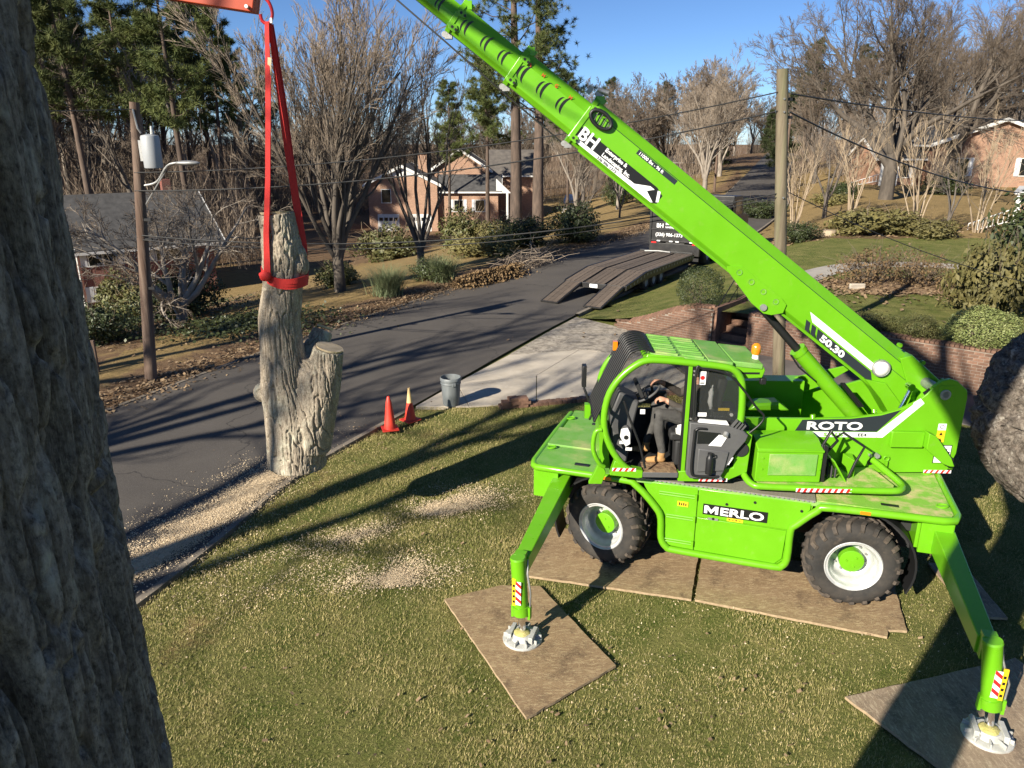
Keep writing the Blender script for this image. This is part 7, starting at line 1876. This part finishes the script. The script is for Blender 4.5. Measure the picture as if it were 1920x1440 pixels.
# ------------------------------------------------------------------ cones and trash can
def cone(x, y, rz, fade, lab):
    e = empty('traffic_cone', (x, y, .03), rz)
    MB().prism([(-.17, -.17), (.17, -.17), (.17, .17), (-.17, .17)], 0, .03, 'z').build('base', M['cone'], e, None, .012)
    MB().lathe([(.125, .03), (.12, .05), (.060, .40 if fade else .58), ((.060 if fade else .028), .40 if fade else .70)] + ([] if fade else [(.02, .71)]), (0, 0, 0), 'z', 24).build('body', M['cone'], e, 40)
    if fade: MB().lathe([(.060, .40), (.026, .70), (.02, .72)], (0, 0, 0), 'z', 24).build('tip', M['cone_fade'], e, 40)
    tag(e, lab, 'cone', 'traffic cones at the kerb')
cone(-2.5, 14.25, .3, False, 'left traffic cone, bright red orange all over'); cone(-2.15, 14.75, .8, True, 'right traffic cone with a sun bleached yellowish top')
tc = empty('trash_can', (-1.36, 15.75, .03), .4); tc.scale = (.9, .9, .92); tag(tc, 'grey round trash can without a lid at the driveway edge', 'trash can')
MB().lathe([(.001, .0), (.20, .0), (.205, .02), (.245, .62), (.262, .63), (.262, .68), (.25, .70), (.24, .70), (.235, .64), (.195, .04), (.001, .04)], (0, 0, 0), 'z', 32).build('body', M['can'], tc, 40)
MB().lathe([(.248, .54), (.256, .55), (.256, .57), (.248, .58)], (0, 0, 0), 'z', 32).build('rib', M['can'], tc, 40)
for s in (-1, 1): MB().bb((-.05, s * .245 - .025, .52), (.05, s * .245 + .025, .60)).build('handle', M['can'], tc, None, .012)

# ------------------------------------------------------------------ trailer and dump truck on the street
TR = empty('equipment_trailer', (2.07, 26.05, .03), R(-32.3)); TR.scale = (1, .86, .86); tag(TR, 'black lowbed trailer with wooden deck and two ramps down on the street', 'trailer')
def tz(y): return .90 if y > 4.4 else .90 - .30 * (4.4 - y) / 2.2
b = MB(); 
for x in (-1.2, -.45, .45, 1.2): b.hexa([(x - .06, 4.4, .55), (x + .06, 4.4, .55), (x + .06, 10.6, .62), (x - .06, 10.6, .62), (x - .06, 4.4, .85), (x + .06, 4.4, .85), (x + .06, 10.6, .85), (x - .06, 10.6, .85)]); b.hexa([(x - .06, 2.2, .40), (x + .06, 2.2, .40), (x + .06, 4.4, .55), (x - .06, 4.4, .55), (x - .06, 2.2, .555), (x + .06, 2.2, .555), (x + .06, 4.4, .85), (x - .06, 4.4, .85)])
b.bb((-1.24, 2.14, .38), (1.24, 2.26, .60)); b.bb((-1.24, 10.5, .55), (1.24, 10.66, .98)); b.prism([(-.35, 10.6), (.35, 10.6), (.08, 12.0), (-.08, 12.0)], .60, .78, 'z')
fr_ = b.build('frame', M['truckblack'], TR, None, .01)
for s in (-1, 1):
    b = MB(); b.hexa([(s * 1.27 - .03, 4.4, .70), (s * 1.27 + .03, 4.4, .70), (s * 1.27 + .03, 10.6, .70), (s * 1.27 - .03, 10.6, .70), (s * 1.27 - .03, 4.4, .92), (s * 1.27 + .03, 4.4, .92), (s * 1.27 + .03, 10.6, .92), (s * 1.27 - .03, 10.6, .92)])
    b.hexa([(s * 1.27 - .03, 2.2, .42), (s * 1.27 + .03, 2.2, .42), (s * 1.27 + .03, 4.4, .70), (s * 1.27 - .03, 4.4, .70), (s * 1.27 - .03, 2.2, .62), (s * 1.27 + .03, 2.2, .62), (s * 1.27 + .03, 4.4, .92), (s * 1.27 - .03, 4.4, .92)])
    sr = b.build('side_rail', M['truckblack'], TR, None, .006)
    dm = MB().box((0, 0, 0), (.012, .06, .10)).mesh('stake_pocket', M['steel'], None)
    for k in range(22): o = obj('stake_pocket', dm, sr); y = 2.6 + k * .37; o.location = (s * 1.307, y, tz(y) - .10)
pl = MB().box((0, 0, 0), (1, 1, 1)).mesh('plank', M['deckwood'], None)
for (x0, x1) in ((-1.22, -.50), (-.40, .40), (.50, 1.22)):
    nk = 4; w = (x1 - x0) / nk
    for k in range(nk):
        xc = x0 + w * (k + .5)
        o = obj('plank', pl, TR); o.scale = (w - .015, 6.1, .05); o.location = (xc, 7.46, .885 + .004 * (k % 2))
        o = obj('plank', pl, TR); L = math.hypot(2.15, .30); o.scale = (w - .015, L, .05); o.location = (xc, 3.32, .735 + .004 * (k % 2)); o.rotation_euler = (math.atan2(.30, 2.2), 0, 0)
for s in (-1, 1):
    x = s * .86
    b = MB(); L = math.hypot(2.2, .52); an_ = math.atan2(.52, 2.2)
    def rp(u, w_, z): return (x + w_, u * math.cos(an_) - z * math.sin(an_), .02 + u * math.sin(an_) + z * math.cos(an_))
    for w0, w1 in ((-.36, -.31), (.31, .36)): b.hexa([rp(0, w0, 0), rp(0, w1, 0), rp(L, w1, -.05), rp(L, w0, -.05), rp(0, w0, .06), rp(0, w1, .06), rp(L, w1, .07), rp(L, w0, .07)])
    b.hexa([rp(0, -.36, 0), rp(0, .36, 0), rp(.06, .36, 0), rp(.06, -.36, 0), rp(0, -.36, .05), rp(0, .36, .05), rp(.06, .36, .06), rp(.06, -.36, .06)])
    rmp = b.build('ramp', M['truckblack'], TR, None, .006)
    for k in range(3): w0 = -.30 + k * .2; MB().hexa([rp(.08, w0, .01), rp(.08, w0 + .19, .01), rp(L, w0 + .19, .01), rp(L, w0, .01), rp(.08, w0, .055), rp(.08, w0 + .19, .055), rp(L, w0 + .19, .065), rp(L, w0, .065)]).build('plank', M['deckwood'], rmp, None)
    MB().bb((x - .03, 1.2, .03), (x + .03, 1.32, .30)).build('ramp_stand', M['truckblack'], rmp, None)
wt = MB(); wt.lathe([(.20, -.12), (.33, -.12), (.37, -.09), (.375, 0), (.37, .09), (.33, .12), (.20, .12)], axis='x', n=24); wt_me = wt.mesh('tyre', M['rubber'], 40); wr = MB(); wr.lathe([(.215, .10), (.20, .02), (.10, .0), (.08, .05), (.001, .05)], axis='x', n=20); wr.lathe([(.215, -.10), (.20, -.02), (.1, 0)], axis='x', n=20); wr_me = wr.mesh('rim', M['rim'], 40)
for y in (4.75, 5.65, 6.55):
    for s in (-1, 1):
        w = obj('wheel', wt_me, TR); w.location = (s * 1.05, y, .375); w.rotation_euler = (0, 0, 0 if s > 0 else math.pi); obj('rim', wr_me, w)
MB().bb((-.16, 2.10, .42), (.16, 2.135, .57)).build('licence_plate', M['decal_white'], TR, None)
MB().tube([(-.9, 10.2, .95), (-.3, 10.35, .98), (.3, 10.25, .97)], .04, 6).build('chain_binder', M['steel'], TR)
for x in (-1.0, 1.0): MB().bb((x - .12, 2.115, .44), (x + .12, 2.138, .52)).build('tail_lamp', M['red'], TR, None)
TK = empty('dump_truck', (2.07 + .534 * 10.15, 26.05 + .845 * 10.15, .03), R(-32.3)); tag(TK, 'black dump truck with lettered tailgate hitched to the trailer', 'truck')
b = MB(); b.bb((-1.2, 0, 1.15), (-1.14, 4.8, 2.55)); b.bb((1.14, 0, 1.15), (1.2, 4.8, 2.55)); b.bb((-1.14, 4.72, 1.15), (1.14, 4.8, 2.7)); b.bb((-1.14, .0, 1.10), (1.14, 4.72, 1.2)); body = b.build('dump_body', M['truckblack'], TK, None, .01)
for s in (-1, 1):
    for k in range(7): MB().bb((s * 1.2, .25 + k * .7, 1.15), (s * 1.26, .37 + k * .7, 2.5)).build('side_rib', M['truckblack'], body, None, .006)
    MB().bb((s * 1.16, -.06, 1.05), (s * 1.27, .06, 2.62)).build('corner_post', M['truckblack'], body, None, .006)
tg = MB().bb((-1.14, -.05, 1.12), (1.14, .0, 2.50)).build('tailgate', M['truckblack'], TK, None, .01)
for z in (1.15, 1.66, 2.10, 2.46): MB().bb((-1.14, -.085, z - .03), (1.14, -.051, z + .03)).build('tailgate_rib', M['truckblack'], tg, None, .004)
def tt_(s, size, x, z, bold=.004, sx=1.): text_part('lettering', s, size, M['decal_white'], tg, (x, -.056 if True else 0, z), (1, 0, 0), (0, 0, 1), bold=bold, sx=sx, depth=.003)
tt_('BH', .27, -.92, 1.74, .006); tt_('Enterprise &', .12, -.48, 1.88); tt_('Landscaping, Inc.', .12, -.48, 1.74); tt_('(336) 906-1373', .21, -.95, 1.36, .004)
b = MB().bb((-.45, 0, .62), (.45, 7.4, 1.08)); b.bb((-1.2, -.12, .55), (1.2, .02, 1.05)); b.bb((.6, .3, .5), (1.1, .36, .95)); b.build('chassis', M['truckblack'], TK, None, .01)
for x in (-.98, .98): MB().bb((x - .12, -.14, .98 + .05), (x + .12, -.122, 1.10)).build('tail_lamp', M['red'], TK, None)
for x in (-.85, -.25, .05, .72): MB().bb((x, -.095, 1.06 + .06), (x + .16, -.087, 1.17)).build('reflector', M['decal_white'], TK, None)
for s in (-1, 1): MB().bb((s * .62, .12, .22), (s * 1.12, .15, 1.0)).build('mud_flap', M['black'], TK, None)
for y in (1.2, 2.55, 7.6):
    for s in (-1, 1):
        w = obj('wheel', wt_me, TK); w.location = (s * 1.02, y, .50); w.scale = (1.5, 1.34, 1.34); w.rotation_euler = (0, 0, 0 if s > 0 else math.pi); obj('rim', wr_me, w)
cabm = MB().prism([(5.1, .9), (7.9, .9), (8.0, 1.75), (6.9, 1.95), (6.55, 2.85), (5.1, 2.9)], -1.1, 1.1, 'x').build('cab', M['truckblack'], TK, None, .04)
for s in (-1, 1): MB().prism([(5.4, 1.95), (6.55, 1.95), (6.4, 2.65), (5.4, 2.68)], s * 1.101, s * 1.108, 'x').build('window', M['pane'], cabm, None)
MB().add([(-1.0, 6.885, 2.0), (1.0, 6.885, 2.0), (1.0, 6.58, 2.78), (-1.0, 6.58, 2.78)], [(0, 1, 2, 3)]).build('windscreen', M['pane'], cabm, None)

# ------------------------------------------------------------------ poles and wires
def pole(name, base, top, r0, r1, mt, lab):
    b = MB(); n = 7; P = [tuple(np.array(base) + (np.array(top) - np.array(base)) * t) for t in np.linspace(0, 1, n)]
    e = empty(name, tuple(base)); b.tube([tuple(np.array(p) - np.array(base)) for p in P], list(np.linspace(r0, r1, n)), 18); b.build('shaft', M[mt], e, 60); tag(e, lab, 'pole'); return e
PR = pole('utility_pole', (6.18, 16.33, -.1), (5.46, 16.3, 7.02), .140, .118, 'polewood', 'tall weathered wooden pole standing right behind the crane')
for z, dy in ((6.55, -.14), (6.3, -.14), (4.6, -.15)): MB().cyl((-.72 * z / 7.1, dy, z), (-.72 * z / 7.1, dy - .03, z), .02, n=8).build('bolt', M['steel'], PR)
for z in (6.55, 6.2): MB().box((-.72 * z / 7.1 + .16, 0, z), (.12, .05, .06)).build('wire_clamp', M['black'], PR)
PLb = (-8.97, 17.65, -.1); PL_ = pole('utility_pole', PLb, (-8.36, 17.65, 6.45), .145, .105, 'polewood_dark', 'leaning brown utility pole with transformer and street light at the left')
t = MB(); t.lathe([(.001, 0), (.19, 0), (.20, .02), (.20, .66), (.18, .70), (.06, .73), (.001, .73)], (.86, -.05, 5.15), 'z', 24); tf = t.build('transformer', M['galv'], PL_, 40)
MB().cyl((.93, -.05, 5.88), (.93, -.05, 6.05), .045, .03, 10).build('bushing', M['steel'], tf); MB().bb((.60, -.09, 5.3), (.68, -.01, 5.75)).build('bracket', M['steel'], tf, None)
MB().tube(smooth_path([(.50, 0, 4.75), (.9, -.1, 4.85), (1.25, -.25, 5.2), (1.55, -.35, 5.28)], 4), .025, 8).build('lamp_arm', M['steel'], PL_); MB().tube([(.46, 0, 4.25), (1.2, -.2, 5.12)], .015, 6).build('lamp_brace', M['steel'], PL_)
MB().ell((1.78, -.40, 5.27), (.28, .10, .055), 14, 8).build('street_lamp', M['steel'], PL_, 60)
MB().tube([(.61, -.12, 6.4), (.66, -.14, 6.0), (.70, -.1, 5.9)], .02, 6).build('fuse_cutout', M['steel'], PL_)
for z in (4.0, 3.55, 2.4): MB().box((.62 * z / 6.55 + .16, -.05, z), (.16, .06, .06)).build('wire_clamp', M['black'], PL_)
for x, y, h_, lab, r in ((22.6, 86, 8.5, 'thin dark utility pole at the street side left of the tall wooden pole', .14), (27.5, 112, 8, 'distant utility pole near the far bend of the street', .14), (21.8, 62, 7.5, 'slim dark pole behind the first pale multi stemmed tree', .12)):
    z = gz(x, y); pole('utility_pole', (x, y, z - .2), (x, y, z + h_), r, r * .75, 'polewood_dark', lab)
def wire(a, c, sag, r, lab):
    a, c = np.array(a), np.array(c); P = [tuple(a + (c - a) * t - np.array((0, 0, sag * 4 * t * (1 - t)))) for t in np.linspace(0, 1, 28)]
    o = MB().tube(P, r, 5).build('overhead_wire', M['cable'], None, 60); tag(o, lab, 'wire', 'overhead wires')
wire((-8.55, 17.55, 4.95), (5.40, 16.25, 6.58), .35, .013, 'upper of two wires between the left pole and tall wooden pole'); wire((-8.6, 17.55, 4.55), (5.44, 16.25, 6.22), .40, .015, 'lower of two wires between the left pole and tall wooden pole')
wire((-8.65, 17.55, 3.55), (5.70, 16.25, 4.6), .55, .014, 'thick low cable between the left pole and tall wooden pole'); wire((-8.66, 17.55, 3.45), (5.70, 16.25, 4.52), .58, .010, 'thin cable just below the thick low one')
wire((5.66, 16.25, 6.55), (24, 32, 6.4), .25, .016, 'upper cable from the tall wooden pole to the right edge'); wire((5.68, 16.25, 6.2), (16.5, 24.6, 4.0), .30, .018, 'heavier middle cable from the tall wooden pole to the right edge')
wire((5.86, 16.25, 4.6), (14.5, 19.5, 1.9), .25, .010, 'lowest thin cable from the tall wooden pole over the lawn')
wire((-8.4, 17.55, 6.3), (-24, 8.5, 7.0), .4, .010, 'wire from the left pole to the left edge'); wire((-8.7, 17.55, 3.5), (-26, 40, 1.0), .3, .010, 'service wire from the left pole down to the red brick house')
# ------------------------------------------------------------------ small far things
fp = empty('fence_post', (-10.7, 18.4, gz(-10.7, 18.4)), .2); tag(fp, 'short wooden fence post with a rail by the left roadside', 'post'); MB().box((0, 0, .4), (.1, .1, .9)).build('post', M['polewood_dark'], fp, None, .01); MB().box((-.5, 0, .55), (1.0, .04, .09)).build('rail', M['polewood_dark'], fp, None, .005)
bn = empty('garden_bench', (7.0, 96, gz(7, 96)), .3); tag(bn, 'small white garden bench on the far tan lawn', 'bench')
MB().bb((-.7, -.25, .42), (.7, .25, .50)).build('seat', M['trim'], bn, None)
for x in (-.6, .6): MB().bb((x - .06, -.22, 0), (x + .06, .22, .42)).build('leg', M['trim'], bn, None)
cr = empty('parked_car', (9.0, 113, gz(9, 113) + .1), R(70)); tag(cr, 'white parked car far off beyond the bare trees', 'car')
MB().prism([(-2.2, .3), (2.2, .3), (2.2, .75), (1.3, .9), (.7, 1.4), (-1.2, 1.42), (-1.9, .95), (-2.2, .9)], -.85, .85).build('body', M['white'], cr, None, .06)
for s in (-1, 1): MB().prism([(1.1, .93), (.62, 1.34), (-1.1, 1.36), (-1.6, .95)], s * .851, s * .858).build('window', M['pane'], cr, None)
for x in (-1.35, 1.35):
    for s in (-1, 1): w = obj('wheel', wt_me, cr); w.location = (x, s * .8, .3); w.scale = (.9, .85, .85); w.rotation_euler = (0, 0, s * math.pi / 2); obj('rim', wr_me, w)
fl = empty('flag', (38.9, 55.5, 1.0)); tag(fl, 'striped red and white flag on a slanted staff at the right edge', 'flag')
MB().tube([(.9, .2, 2.6), (-.1, 0, 3.75)], .02, 6).build('staff', M['trim'], fl)
for k in range(7):
    b = MB(); P0 = np.array((.0, 0., 3.65)) + np.array((.78, 0, -.85)) * k / 7 * 1.0; P1 = np.array((.0, 0., 3.65)) + np.array((.78, 0, -.85)) * (k + 1) / 7
    dn = np.array((-.75, 0, -.95)); b.hexa([tuple(P0), tuple(P1), tuple(P1 + dn), tuple(P0 + dn), tuple(P0 + (0, .015, 0)), tuple(P1 + (0, .015, 0)), tuple(P1 + dn + (0, .015, 0)), tuple(P0 + dn + (0, .015, 0))]); b.build('stripe', M['red'] if k % 2 == 0 else M['decal_white'], fl, None)
